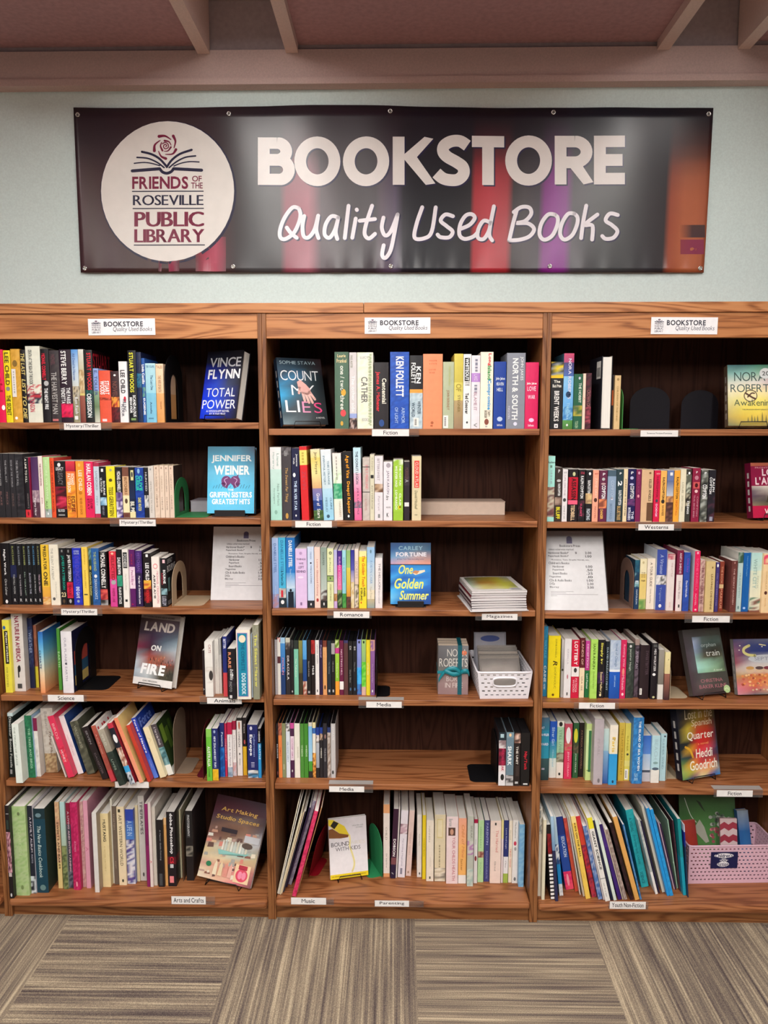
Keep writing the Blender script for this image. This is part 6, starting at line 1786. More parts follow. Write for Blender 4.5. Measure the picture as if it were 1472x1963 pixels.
back_plate(1206, 1282, 742, .20, 'black steel bookend at the back, between the green bookend and another, westerns bay top shelf')
back_plate(1304, 1375, 748, .20, 'black steel bookend at the back, beside the yellow display book, westerns bay top shelf')


# ------------------------------------------------------------------ wire and plastic display stands, and the books they hold
def display(bay, row, px, py, w, h, t, yaw, tilt, label, art, cover='222', spine=None, hard=True, page='w', stand='wire', y=None, lift=.006, name='hardcover_book', standlabel=None, roll=0.0):
    """a book shown face-out: px, py mark the middle of its lower edge"""
    z = SZ[bay][row]
    lift = max(lift if stand else 0, t * math.sin(R(tilt)) + abs(math.sin(R(roll))) * w / 2 + (.0048 if stand == 'wire' else .0045 if stand else .0006))
    if y is None:
        p = on_z(px, py, z + lift)
        Y = min(max(p.y, -.005), .16)
    else:
        Y = y
    p = on_y(px, py, Y)
    M = Matrix.Translation((p.x, Y, z + lift)) @ Matrix.Rotation(R(yaw), 4, 'Z') @ Matrix.Rotation(R(-tilt), 4, 'X') @ Matrix.Rotation(R(roll), 4, 'Y')
    root = thing(name, label, 'book', group='books displayed face-out')
    root.matrix_basis = M
    mb = MB()
    k = .0024 if hard else .0008
    mb.box((-w / 2, 0, 0), (w / 2, k, h), M_GLOSS, cover)
    mb.box((-w / 2, t - k, 0), (w / 2, t, h), M_GLOSS, cover)
    mb.box((-w / 2, k, 0), (-w / 2 + k, t - k, h), M_GLOSS, spine or cover)
    A = Art(mb, lambda x, yv, n: (x - w / 2, -n, yv), M_GLOSS, w, h)
    art(A)
    if spine:
        S = Art(mb, lambda x, yv, n: (-w / 2 - n, t - x, yv), M_GLOSS, t, h)
        S.rect(.02, 0, .98, 1, spine)
        S.up()
        for i in range(5):
            S.rect(.35, .12 + .15 * i, .65, .22 + .15 * i, 'b8b4b0')
    mb.build('cover', root)
    mb = MB()
    e = .003 if hard else .0008
    mb.box((-w / 2 + k + .0002, k + .0002, e), (w / 2 - e, t - k - .0002, h - e), M_PAPER, PAPER[page])
    mb.build('page_block', root)
    if stand:
        st = thing('book_stand', standlabel or ('black ' + ('wire' if stand == 'wire' else 'plastic') + ' stand holding ' + label), 'stand', group='stands for displayed books')
        st.matrix_basis = Matrix.Translation((p.x, Y, z + .0003)) @ Matrix.Rotation(R(yaw), 4, 'Z')
        sw = w * .27
        tl = math.tan(R(tilt))
        if stand == 'wire':
            lip = MB()
            ft = -.012
            lip.tube([(-sw * 1.15, .004, .0022), (-sw * 1.15, ft, .0022), (-sw, ft - .002, .024), (sw, ft - .002, .024), (sw * 1.15, ft, .0022), (sw * 1.15, .004, .0022)], .0018, M_BLACK)
            lip.build('front_loop', st, smooth=True)
            bk = MB()
            top = h * .62
            yb = t + .004
            bk.tube([(-sw * 1.15, .004, .0022), (-sw * 1.15, yb, .0022), (-sw * .8, yb + top * tl + .004, top), (sw * .8, yb + top * tl + .004, top), (sw * 1.15, yb, .0022), (sw * 1.15, .004, .0022)], .0018, M_BLACK)
            bk.build('back_frame', st, smooth=True)
        else:
            lip = MB()
            lip.box((-sw * 1.2, -.014, 0), (sw * 1.2, -.0105, .022), M_BLACK)
            lip.build('front_lip', st, bevel=.0012)
            bk = MB()
            bk.box((-sw * 1.4, -.0105, 0), (sw * 1.4, .09, .0035), M_BLACK)
            bk.build('base', st)
            bk = MB()
            top = h * .55
            yb = t + .006
            o = [(yb, .0036), (yb + .004, .0036), (yb + .004 + top * tl + .003, top), (yb + top * tl + .003, top)]
            bk.faces([(-sw * .5, a, b) for a, b in o] + [(sw * .5, a, b) for a, b in o], [(0, 1, 2, 3), (7, 6, 5, 4), (0, 4, 5, 1), (1, 5, 6, 2), (2, 6, 7, 3), (3, 7, 4, 0)], M_BLACK)
            bk.build('back_support', st)
    return root


def art_total(A):
    A.grid(0, 0, 1, 1, ['0c0e1c 0c0d18 0d0c14 0c0a10', '10142c 101428 121220 0e0d16', '1428a0 1a2a8a 282a50 16141e', '1630c8 2a4ac8 3a4468 1c1a24',
                        '1636e0 2048e0 30429c 1e1c2c', '1a40ec 2450ec 2a3a9c 1e1c30', '1030d0 1838c0 1a2470 15141e'])
    A.up()
    A.text('VINCE', .10, .76, .96, .90, 'b8b8bc', fat=.012)
    A.text('FLYNN', .09, .585, .97, .725, 'f4f4f8', fat=.03)
    A.text('TOTAL', .10, .32, .90, .45, 'f6f6fa', fat=0)
    A.text('POWER', .03, .145, .95, .275, 'f6f6fa', fat=0)
    A.text('A MITCH RAPP NOVEL', .16, .095, .80, .125, 'e8e8f0', fat=.03)
    A.text('BY KYLE MILLS', .26, .06, .70, .085, 'e8e8f0', fat=.03)


def art_count(A):
    A.grid(0, 0, 1, 1, ['0c2434 0e2230 14181e 2a1418', '103c54 0e3a50 16262e 2a1a20', '123a54 1c6c98 1a3a48 14181c', '147aa8 1a4a60 20343c 14181c',
                        '18a0d8 1a5a74 24343c 1a2024', '1a6a88 2a3a44 2c3438 202428', '2a4450 34444c 2a3238 22262a', '6a8088 4a5a62 22282c 1c2024'])
    A.up()
    A.text('SOPHIE STAVA', .06, .905, .86, .955, 'a8c0c8', fat=0)
    A.text('COUNT', .05, .66, .90, .81, 'f0f2f4', fat=-.006)
    A.text('MY', .26, .44, .78, .59, 'f0f2f4', fat=-.006)
    A.text('LI', .09, .185, .40, .36, 'f4f0f2', fat=-.006)
    A.text('E', .46, .18, .64, .345, 'e890b4', fat=-.006)
    A.text('S', .72, .175, .90, .33, 'e04880', fat=-.004)
    A.text('A NOVEL', .74, .09, .94, .115, 'ccc')
    A.up()
    A.poly([(.40, .64), (.48, .67), (.60, .60), (.68, .53), (.69, .47), (.60, .44), (.50, .46), (.42, .52)], 'e8b0a8')
    for a, b in (((.50, .48), (.53, .36)), ((.56, .47), (.62, .33)), ((.62, .47), (.70, .33)), ((.66, .49), (.76, .38)), ((.45, .56), (.42, .47))):
        A.stroke([a, b], .055, 'eebcb2')


def art_nora(A):
    A.grid(0, 0, 1, 1, ['2a6a70 1c5a5c 2a7a5c 2a6a50', '7ab0a8 8ac0b8 8ab8a0 a89098', 'c8d0c0 d8d8c8 e0d8d0 c0a0a8', 'e8e0c0 f0e4b0 f0e0a8 e8d8b0', 'd8d090 e8dc80 f0e070 e0cc78',
                        'c8b870 e4d050 ecd850 d8c058', 'b8a050 d8b838 e0c040 c8a848', '6a7050 988c40 a89440 888050'])
    A.up()
    A.text('NORA', .14, .73, .80, .88, '2a4a44', fat=-.004)
    A.text('ROBERTS', .06, .55, .98, .68, '2a4a44', fat=-.004)
    A.ellipse(.48, .49, .145, .10, '6a5430')
    A.up(); A.ellipse(.48, .49, .125, .085, 'ece0a8'); A.up()
    A.stroke([(.38, .53), (.46, .49), (.52, .46), (.58, .44)], .04, '5a3a24')
    A.stroke([(.42, .47), (.5, .53), (.56, .53)], .03, '5a3a24')
    A.text('Awakening', .13, .295, .97, .43, '4a5a34', fat=0)
    A.text('THE DRAGON HEART LEGACY', .30, .255, .84, .275, '6a6a40')
    for u, v in ((.42, .12), (.5, .16), (.56, .13), (.62, .15), (.72, .2), (.8, .15), (.86, .12)):
        A.poly([(u - .018, .06), (u + .018, .06), (u + .012, v * .8), (u, v + .03), (u - .012, v * .8)], '7a7030')
    A.ellipse(.80, .855, .125, .088, 'd8dcdc'); A.up()
    A.text('20', .73, .82, .88, .89, '444')


def art_weiner(A):
    A.grid(0, 0, 1, 1, ['2a7a98 2a7a98 2c7896 1c3a58', '3a9cc0 38a4c8 3898bc 2a7a9c', '5ab4d8 60c0e4 5cb8dc 58b0d4', '4ab8e0 58c4ec 58c4ec 4cbce4', '58c0e8 60c8f0 5cc4ec 50bce4', '50bce4 5cc4ec 5cc4ec 4cb8e0'])
    A.up()
    A.text('JENNIFER', .08, .75, .94, .87, 'd8e0e0', fat=.03)
    A.text('WEINER', .14, .575, .90, .715, 'ecf2f2', fat=.04)
    for u, s in ((.40, -1), (.59, 1)):
        A.ellipse(u, .485, .105, .075, '6a1f68')
        A.poly([(u + s * .06, .46), (u + s * .115, .45), (u + s * .07, .40), (u - s * .02, .37), (u - s * .05, .42)], '6a1f68')
        A.up()
        A.stroke([(u - s * .03, .53), (u + s * .04, .50), (u, .44), (u + s * .03, .40)], .012, 'd8b0dc')
    A.poly([(.62, .56), (.66, .58), (.66, .54)], '6a1f68')
    for i in range(14):
        u = .12 + i * .058
        if .32 < u < .68 and i % 2:
            continue
        A.stroke([(u, .375), (u + .03, .41 + .012 * (i % 3))], .008, '2a5a7a', smooth=False)
    A.text('THE', .44, .335, .56, .365, 'f4f6f6', fat=.03)
    A.text('GRIFFIN SISTERS', .05, .235, .95, .32, 'f4f6f6', fat=.035)
    A.text('GREATEST HITS', .10, .135, .91, .215, 'f4f6f6', fat=.035)


def art_golden(A):
    A.grid(0, .64, 1, 1, ['1a4478 1c4c84 1f5478 14406c', '2a609c 4a7aa8 5a7890 2a6084', '6a9cc8 98a8c0 c0a0a0 a88888', 'c89cb8 e0a0a0 e8a088 e89880'])
    A.grid(0, 0, 1, .64, ['1c7cc8 1e84d0 1c80cc 1878c4', '1a6cc0 2a90dc 3aa0e4 1c80d0', '3aa0e0 1a5cb0 1c6cc0 1a74cc', '1a5cac 2a8cd8 4ab0ec 1a6cc4', '4ab4ec 2a80cc 1c64b8 1458a8', '6ac4f0 2a70bc 1a50a0 164c9c', '3a9cdc 1a58ac 184c98 144488'])
    A.up()
    A.rect(0, .635, 1, .65, '123058')
    A.text('CARLEY', .20, .88, .80, .945, '8ab4c8', fat=.03)
    A.text('FORTUNE', .13, .775, .89, .845, 'e8e4ec', fat=.04)
    A.text('#1 New York Times bestselling author', .16, .715, .84, .745, '5a5a80', slant=.2)
    Y = 'ece868'
    A.text('One', .20, .49, .56, .64, Y, fat=.02, slant=.3)
    A.text('Golden', .10, .25, .82, .42, Y, fat=.02, slant=.3)
    A.text('Summer', .22, .07, .95, .22, Y, fat=.02, slant=.3)
    A.poly([(.55, .50), (.70, .545), (.85, .56), (.86, .53), (.75, .50), (.62, .475)], 'f0dcc0')
    A.up(); A.poly([(.54, .51), (.60, .55), (.72, .54), (.66, .49)], 'c88a5a')
    A.text('A novel', .72, .085, .90, .115, 'a8d0f0', slant=.2)


def art_fire(A):
    A.grid(0, .10, 1, .93, ['4a3a3c 5a4648 5a464c 4a3a40', '443438 4c3c44 584a54 4a4048', '3a2c38 3c2c40 4a4a5c 58606c', '6a4a50 4a2c44 5a6878 8a9ca8', '803048 4a2a38 808c98 b0bcc4', '8a8890 a04a44 9a6a58 a0989c',
                              'c4d0d8 a06050 884838 6a4038', 'b4c4d0 d0d4d4 6a5a4a 3c3a34', '98a4b0 b8c0c4 504a3c 3a382c'])
    A.rect(0, 0, 1, .10, 'e8e4e0')
    A.rect(0, .925, 1, 1, '988c88')
    A.up()
    for i in range(46):
        u, v = rng.uniform(.3, .95), rng.uniform(.26, .40)
        A.poly([(u - .012, v), (u + .012, v), (u, v + rng.uniform(.02, .05))], rng.choice(['c8624a', 'd88060', '8a3a30', '302420', 'e0a080']))
    for i in range(30):
        u, v = rng.uniform(.62, .97), rng.uniform(.11, .24)
        A.poly([(u - .012, v), (u + .012, v), (u, v + rng.uniform(.03, .06))], rng.choice(['2c2c24', '3c3a2c', '5a5a48']))
    A.up()
    A.text('TOM VAUGHN THE NEW AGE OF WILDFIRE', .05, .945, .86, .968, '443c3c', fat=.02)
    A.text('LAND', .12, .755, .90, .885, 'c4b8b0', fat=.035, slant=.12)
    A.text('ON', .36, .485, .62, .565, 'f0eeec', fat=.04, slant=.15)
    A.text('FIRE', .16, .155, .79, .30, 'fafafa', fat=.05, slant=.12)
    A.text('GARY FERGUSON', .25, .05, .62, .072, '666', fat=.02)


def art_quarter(A):
    A.grid(0, 0, 1, 1, ['1c1a24 2a2420 7a6420 8a6a20 3a3420', '1e1c26 3c3424 94802c 98701c 4a4424', '1c1c28 5a4a24 8a7028 8a5a1c 302c28', '20242c c0a838 b8502c a8401c 3a3430', '1a1e2c b0a040 d0342c c02c24 2a2838', '182028 303028 d02a2c c83428 2a3840',
                        '1a2830 c89828 e03a3c d84858 24405a', '24484c 30383c d83c44 8a3448 2c3044', '6a8848 d8a030 c84a40 e05838 404450', '94b060 b8b040 e8b080 e8a868 8a9498', '5a8850 1c2468 d8d49c 40489c 2c88c8'])
    A.up()
    W = 'f4ecdc'
    A.text('Lost in the', .20, .83, .93, .965, 'c8b898', fat=-.002, slant=.1)
    A.text('Spanish', .36, .695, .90, .815, 'd8c4a4', fat=0, slant=.1)
    A.text('Quarter', .22, .52, .92, .65, W, fat=.01, slant=.1)
    A.text('a novel', .48, .455, .76, .485, 'f0a060')
    A.text('Heddi', .40, .275, .85, .40, W, fat=.014, slant=.1)
    A.text('Goodrich', .22, .11, .94, .245, W, fat=.014, slant=.1)
    A.stroke([(.15, .45), (.26, .40), (.32, .30)], .05, 'e0a830')


def art_train(A):
    A.grid(0, 0, 1, 1, ['4a4644 504e4a 585650 56544e', '463e42 4c4c4c 505850 4c504a', '4a4048 5a5c60 4a544c 484c46', '4c3c44 606468 484c44 444640', '48383e 50504e 48483e 484840', '46363c 5a5450 48443e 46423c', '443236 483434 4c3a3a 4a3c3e'])
    A.up()
    A.grid(.22, .33, .96, .88, ['7a8a9c 5a6a68 5a625a 54605a', 'a4b0cc 566460 4a5a54 52605a', '98a8c8 4a5a58 3a443c 40443c', '8ca0b4 50504a 38342c 44463a', '8cb0a8 5c5a48 4a4636 5a5c4a', 'a4d0c4 98c4ac 7c9c84 64785c', 'a8dcd0 a0d0b8 8cb090 506048', '88b8a4 90b898 88a884 687c58'])
    A.up()
    A.text('orphan', .42, .70, .82, .775, 'a8b4b0', fat=0)
    A.text('train', .52, .575, .88, .66, 'd8dcd4', fat=0)
    A.text('A novel', .64, .345, .88, .375, 'd0dcc8', slant=.2)
    A.text('CHRISTINA', .26, .185, .84, .235, 'b07078', fat=0)
    A.text('BAKER KLINE', .20, .095, .92, .15, 'b07078', fat=0)
    A.up(); A.ellipse(.91, .06, .085, .06, 'b0cc90'); A.up()
    A.stroke([(.86, .06), (.91, .075), (.95, .05)], .02, 'd8e4b8')


def art_board(A):
    A.grid(0, 0, 1, 1, ['4a4468 5a5a78 686c80 585c74', '6a4a6c 3a4478 34407c 4a4a6a', '8a5a70 2c3a74 283878 8a8a80', '8a4a5c 8a8a98 a4a8b0 9a9aa0', '984a58 c8c0c0 d0ccc8 c8c0c4', 'c0a89c d8c8b8 d8c0b0 d0b8b0', 'b8905c c87844 d08048 c87844', 'c07468 d87848 e09860 d88850', 'd07888 c06058 d89878 c89080', 'c88890 706870 888478 908c84'])
    A.up()
    A.stroke([(.30, .88), (.20, .83), (.19, .76), (.28, .71), (.40, .70)], .05, 'd8d088')
    A.stroke([(.5, .90), (.62, .88)], .02, 'e0d8a0')
    for u, v in ((.55, .86), (.7, .84), (.82, .88), (.9, .82), (.12, .88), (.1, .8)):
        A.ellipse(u, v, .016, .012, 'e8e4d0', 6)
    A.ellipse(.62, .64, .36, .075, 'c4c8cc'); A.up()
    A.text('SEPTIMUS', .38, .61, .92, .675, '8a90a0', fat=0)
    for i, u in enumerate((.28, .46, .62, .8, .95)):
        A.ellipse(u, .44, .085, .055, 'd8b898', 12)
        A.up(); A.ellipse(u, .475, .08, .03, ('c89858', '5a4444', '7a3440', '6a3a3c', '4a3a3a')[i], 12); A.up(-1)
    for i in range(60):
        u, v = rng.uniform(.1, .98), rng.uniform(.14, .36)
        A.ellipse(u, v, .028, .02, rng.choice(['e08a50', 'e8a868', 'd86848', 'f0c088', 'c05848']), 8)
    for i in range(10):
        A.ellipse(.3 + i * .07, .08 + .01 * (i % 2), .022, .016, rng.choice(['d8c8a8', '8a5a5c', 'c8b088']), 8)


def art_west(A):
    A.rect(0, 0, 1, 1, '8c1440')
    A.up()
    A.rect(.0, .94, 1, 1, 'b06048')
    A.rect(0, 0, 1, .22, 'c01c48')
    A.text('LOUIS', .28, .76, .86, .89, 'f0d8dc', fat=.03)
    A.text("L'AMOUR", .10, .60, .98, .74, 'f0d8dc', fat=.03)
    A.grid(0, .22, 1, .58, ['b8b0a4 d8d0c4 e0d8c8 dcd4c4', '6a5a64 a89c94 d8d0c0 d8d0c0', '5a4858 6a5c5c b0a490 c8bca8', '6c605c 58504c 685c48 a89c80', '8a7c60 706448 5a5038 8a7c5c'])
    A.up()
    for u, s in ((.40, .09), (.5, .12), (.58, .08)):
        A.poly([(u - .05, .28), (u + .05, .28), (u, .28 + s * 1.4)], '4a4030')
    A.text('VOLUME', .30, .06, .92, .165, 'f4e4e0', fat=.03)
    A.text('FRONTIER STORIES', .1, .895, .96, .925, 'd898a0')


def art_studio(A):
    A.grid(0, 0, 1, 1, ['3c1a24 40202a 3c2430 34222c', '481c28 481a26 421a2a 3c1c2c', '501e2c 4c1c2a 481c28 442030', '4a2838 544040 70605c 4a3438', '5a4240 7a5848 84604c 605860', '7c5c50 6c4c3c 8c6c58 a8a4a8',
                        '8a5850 80604c a89080 b8b4b8', 'b89080 c8c4b4 c8d0c8 a89c8c', 'd8c090 c0b8a0 a8c8c0 c0ac84', 'd8c4a0 e0c8a0 d0a880 c0a080', 'c89888 d89880 d07878 b07068', 'e0d0b0 d09c80 e0a090 98585c', 'e4d8c0 e0b898 d87880 704848'])
    A.up()
    A.text('Art Making', .14, .80, .84, .865, 'd4a850', fat=.015, slant=.12)
    A.text('Studio Spaces', .08, .70, .90, .765, 'd4a850', fat=.015, slant=.12)
    for i in range(46):                        # the clutter of a work table
        u, v = rng.uniform(.05, .93), rng.uniform(.05, .62)
        a, b = rng.uniform(.02, .06), rng.uniform(.012, .035)
        c = rng.choice(['e4d8c0', 'c89880', '8a5a4c', 'd8b490', 'a8a49c', 'e8e4d8', '6a4c44', 'd88878', 'b8988c'])
        A.poly([(u - a, v - b), (u + a, v - b * .6), (u + a * .8, v + b), (u - a * .9, v + b * .8)], c)
        A.n += .2
    A.up()
    A.rect(.24, .57, .54, .62, '2c2028')
    for i in range(9):
        u = .32 + .055 * i
        A.poly([(u, .36), (u + .035, .36), (u + .03, .47 + .02 * (i % 3)), (u + .008, .48)], ('e8e4d8', 'c8d0c8', 'd8d0b8')[i % 3])
    A.poly([(.26, .36), (.80, .345), (.84, .375), (.30, .30)], '8cc4bc')
    for u, c in ((.30, 'e8d8b8'), (.40, 'e0c8a0'), (.50, 'd89080'), (.58, 'e0a898')):
        A.poly([(u - .04, .06), (u + .035, .06), (u + .03, .18), (u, .23), (u - .03, .18)], c)
    A.rect(.66, .03, .94, .24, 'e8c8a0'); A.up()
    A.ellipse(.80, .12, .11, .075, 'd84860'); A.rect(.72, .185, .88, .235, 'b02c40'); A.up()
    A.ellipse(.77, .12, .04, .045, 'e888a0'); A.ellipse(.84, .12, .04, .045, 'e888a0')
    A.rect(.70, .50, .98, .58, 'c4c4c8')
    A.ellipse(.78, .46, .10, .035, '584840')
    A.ellipse(.16, .17, .05, .03, '2c7a50')


def art_kids(A):
    A.grid(0, 0, 1, 1, ['c4bcc0 c8c2c6 ccc6c8', 'd4cfd2 dcd6da dcd6da', 'e8e4e6 ece8ea ece8ea', 'ece8ea eeeaec eeeaec'])
    A.up()
    A.rect(0, 0, 1, .075, 'f0d428')
    A.poly([(0, 1), (.13, .985), (.42, .86), (.54, .70), (.50, .675), (.30, .74), (0, .90)], 'd8c030')
    A.up()
    A.poly([(.05, .89), (.14, .97), (.27, .92), (.15, .83)], '221c18')
    A.poly([(0, .83), (.10, .84), (.28, .75), (.52, .71), (.50, .67), (.30, .665), (0, .685)], '7a4c28')
    A.up()
    A.stroke([(.54, .70), (.55, .62), (.54, .52), (.60, .38), (.64, .26), (.63, .18), (.58, .10)], .045, 'e8dc98')
    A.text('BOUND', .05, .535, .53, .605, '5a5458', fat=.004)
    A.text('ARIES', .555, .545, .95, .605, 'dcd4c8', fat=-.006)
    A.text('WITH KIDS', .16, .455, .82, .52, '6a6468', fat=.002)
    A.text('DR HENRY CLOUD & DR JOHN TOWNSEND', .04, .025, .94, .052, '8a7418', fat=.01)
    A.text('UPDATED AND', .62, .845, .92, .865, '999')
    A.text('EXPANDED', .72, .81, .90, .83, '999')


display('L', 0, 417, 809.5, .152, .233, .038, -26, 13, 'black and blue book on a wire stand, mystery bay top shelf', art_total, '14131c', y=.055,
        standlabel='black wire stand under the black and blue book, mystery bay top shelf')
display('M', 0, 587, 819, .158, .233, .03, 27, 17, 'dark teal book with an open hand on its cover, romance bay top shelf', art_count, '1c2830', spine='12304a', y=.05,
        standlabel='black wire stand under the dark teal book, romance bay top shelf')
display('R', 0, 1441, 821, .150, .205, .034, -5, 11, 'yellow and teal book with round sticker on a wire stand, westerns bay top shelf', art_nora, 'b8a868', spine='6a5a48', y=.05,
        standlabel='black wire stand under the yellow and teal book, westerns bay top shelf')
display('L', 1, 442, 986, .160, .228, .035, 0, 9, 'sky-blue book with two purple heads on a plastic stand, mystery bay second shelf', art_weiner, '2a7aa0', y=.06, stand='plastic',
        standlabel='black plastic stand under the sky-blue book, mystery bay second shelf')
display('M', 2, 787, 1161.5, .138, .21, .026, 0, 9, 'bright-blue paperback with yellow script title on a plastic stand, romance bay third shelf', art_golden, '1a5ca8', hard=False, y=.055, stand='plastic', name='paperback_book',
        standlabel='black plastic stand under the bright-blue paperback, romance bay third shelf')
display('L', 3, 291, 1315, .166, .25, .028, -20, 15, 'book with smoke and flames on its cover, mystery bay fourth shelf', art_fire, 'c8c4c0',
        standlabel='black wire stand under the book with smoke and flames, mystery bay fourth shelf')
display('R', 4, 1345, 1490, .160, .245, .034, 19, 12, 'dark multicoloured book with white brush lettering, westerns bay fifth shelf', art_quarter, '1e1c26', spine='1c1a26',
        standlabel='black wire stand under the dark multicoloured book, westerns bay fifth shelf')
display('R', 3, 1365, 1331, .150, .225, .024, 15, 20, 'grey-green paperback with a pale train window on its cover, westerns bay fourth shelf', art_train, '46403e', hard=False, name='paperback_book',
        standlabel='black wire stand under the grey-green paperback, westerns bay fourth shelf')
display('R', 3, 1464, 1331, .185, .19, .022, 4, 16, 'colourful picture book with moon and orange heaps, beside the grey-green paperback, westerns bay', art_board, '5a4a60', spine='8a8884', stand=None, lift=.0005, name='picture_book')
display('R', 1, 1481, 993, .148, .185, .030, 12, 9, 'wine-red western with mountain picture on a stand, westerns bay second shelf', art_west, '8c1440', spine='6a1030', y=.06,
        standlabel='black wire stand under the wine-red western, westerns bay second shelf')
display('L', 5, 428, 1691, .215, .285, .012, -15, 30, 'big tilted craft book with paint tubes on its cover, mystery bay bottom shelf', art_studio, '40202c', stand='wire', hard=False, name='paperback_book', roll=3,
        standlabel='black wire stand under the big tilted craft book, mystery bay bottom shelf')
display('M', 5, 670, 1682, .140, .212, .016, 14, 12, 'white paperback with a yellow crayon on its cover, romance bay bottom shelf', art_kids, 'e4e0e0', hard=False, name='paperback_book',
        standlabel='black wire stand under the white paperback with a crayon, romance bay bottom shelf')

# ------------------------------------------------------------------ shelf labels in clear clip-on holders
LABELS = [
    ('L', 0, 123, 193, 811, 824, 'Mystery/Thriller', 114, 214), ('L', 1, 229, 298, 996, 1008.5, 'Mystery/Thriller', 211, 300), ('L', 2, 117.5, 186, 1167.5, 1179, 'Mystery/Thriller', 102, 196),
    ('L', 3, 92, 160, 1332.5, 1344.5, 'Science', 82, 166), ('L', 3, 397, 463, 1338, 1349, 'Animals', 383, 464), ('L', 4, 221, 285, 1499, 1510, '', 219, 286),
    ('L', 5, 329, 394, 1719, 1733, 'Arts and Crafts', 328, 412),
    ('M', 0, 713, 784, 823, 836, 'Fiction', 712, 803), ('M', 1, 566, 636, 999, 1011, 'Fiction', 559, 646), ('M', 2, 639.5, 708, 1172.5, 1184.5, 'Romance', 627, 712),
    ('M', 2, 923.5, 992, 1177, 1188.5, 'Magazines', 911, 1000), ('M', 3, 702, 770, 1345.5, 1356.5, 'Media', 687, 774), ('M', 4, 631, 698, 1508, 1518, 'Media', 630, 715),
    ('M', 5, 558, 625, 1721.5, 1733.5, 'Music', 557, 640), ('M', 5, 718.5, 784, 1727, 1737.5, 'Parenting', 717, 812),
    ('R', 0, 1227.5, 1300, 825, 837, 'Science Fiction/Fantasy', 1208, 1304), ('R', 1, 1223.5, 1292, 1005, 1016.5, 'Westerns', 1218, 1306), ('R', 2, 1326.5, 1399, 1181, 1193, 'Fiction', 1312, 1404),
    ('R', 3, 1109.5, 1179, 1347.5, 1358.5, 'Fiction', 1100, 1186), ('R', 4, 1373.5, 1443, 1515.5, 1527, 'Fiction', 1368, 1462), ('R', 5, 1168.5, 1238, 1729, 1742, 'Youth Non-Fiction', 1166, 1242),
]
for bay, row, x0, x1, y0, y1, tx, hx0, hx1 in LABELS:
    bottom = row == 5
    Y = (-.022 if bottom else FRONT) - .0026
    a, b = on_y(x0, y1, Y), on_y(x1, y0, Y)
    ha, hb = on_y(hx0, y1 + 1, Y).x, on_y(hx1, y1 + 1, Y).x
    w, h = b.x - a.x, b.z - a.z
    where = f'{BAYNAME[bay]} bay {ORD[row]} shelf'
    lab = f'white shelf label reading {tx} on the edge of the {where}' if tx else f'blank white label half hidden under overhanging books on the {where}'
    t = thing('shelf_label', lab, 'label', (a.x, Y, a.z), group='white labels on the shelf edges')
    mb = MB()
    mb.box((0, 0, 0), (w, .0008, h), M_MATTE, 'e9e5e2')
    A = Art(mb, lambda x, y, n: (x, -n, y), M_MATTE, w, h, .0001)
    if tx:
        n = len(tx)
        k = {'Fiction': (.31, .69), 'Media': (.30, .70), 'Music': (.30, .68), 'Romance': (.18, .82), 'Westerns': (.17, .84), 'Science': (.28, .74), 'Animals': (.2, .82), 'Magazines': (.14, .86), 'Parenting': (.14, .86)}.get(tx, (.06, .94))
        small = tx.startswith('Science F')
        if small:
            k = (.17, .84)
        A.text(tx, k[0], .36 if small else .22, k[1], .66 if small else .82, '39343a', fat=.012)
    mb.build('card', t)
    hold = MB()
    up = z_top = SZ[bay][row] - a.z
    hold.box((ha - a.x, .0009, -.0012), (hb - a.x, .0017, max(up, h) + .0004), M_FILM)
    tab = .03 if (bay, row) in (('M', 3), ('M', 4), ('R', 4)) else .009 if row < 2 else .0025
    if up > 0:
        hold.box((ha - a.x, .0009, up + .0004), (hb - a.x, tab, up + .0009), M_FILM)
    hold.build('clear_holder', t)

# ------------------------------------------------------------------ propped price lists
PRICES = [('Hardcover Books*', '$', '2.00', 0), ('Paperback Books*', '', '1.00', 0), ('*Romance, Teen, Graphic Novels, etc.', '', '', .04), ("Children's Books", '', '', 0), ('Hardcover', '', '1.00', .06),
          ('Paperback', '', '.50', .06), ('Board Books', '', '.25', .06), ('Magazines', '', '.10', 0), ('CDs & Audio Books', '', '1.00', 0), ('DVDs', '', '2.00', 0), ('Blu-ray', '', '3.00', 0)]


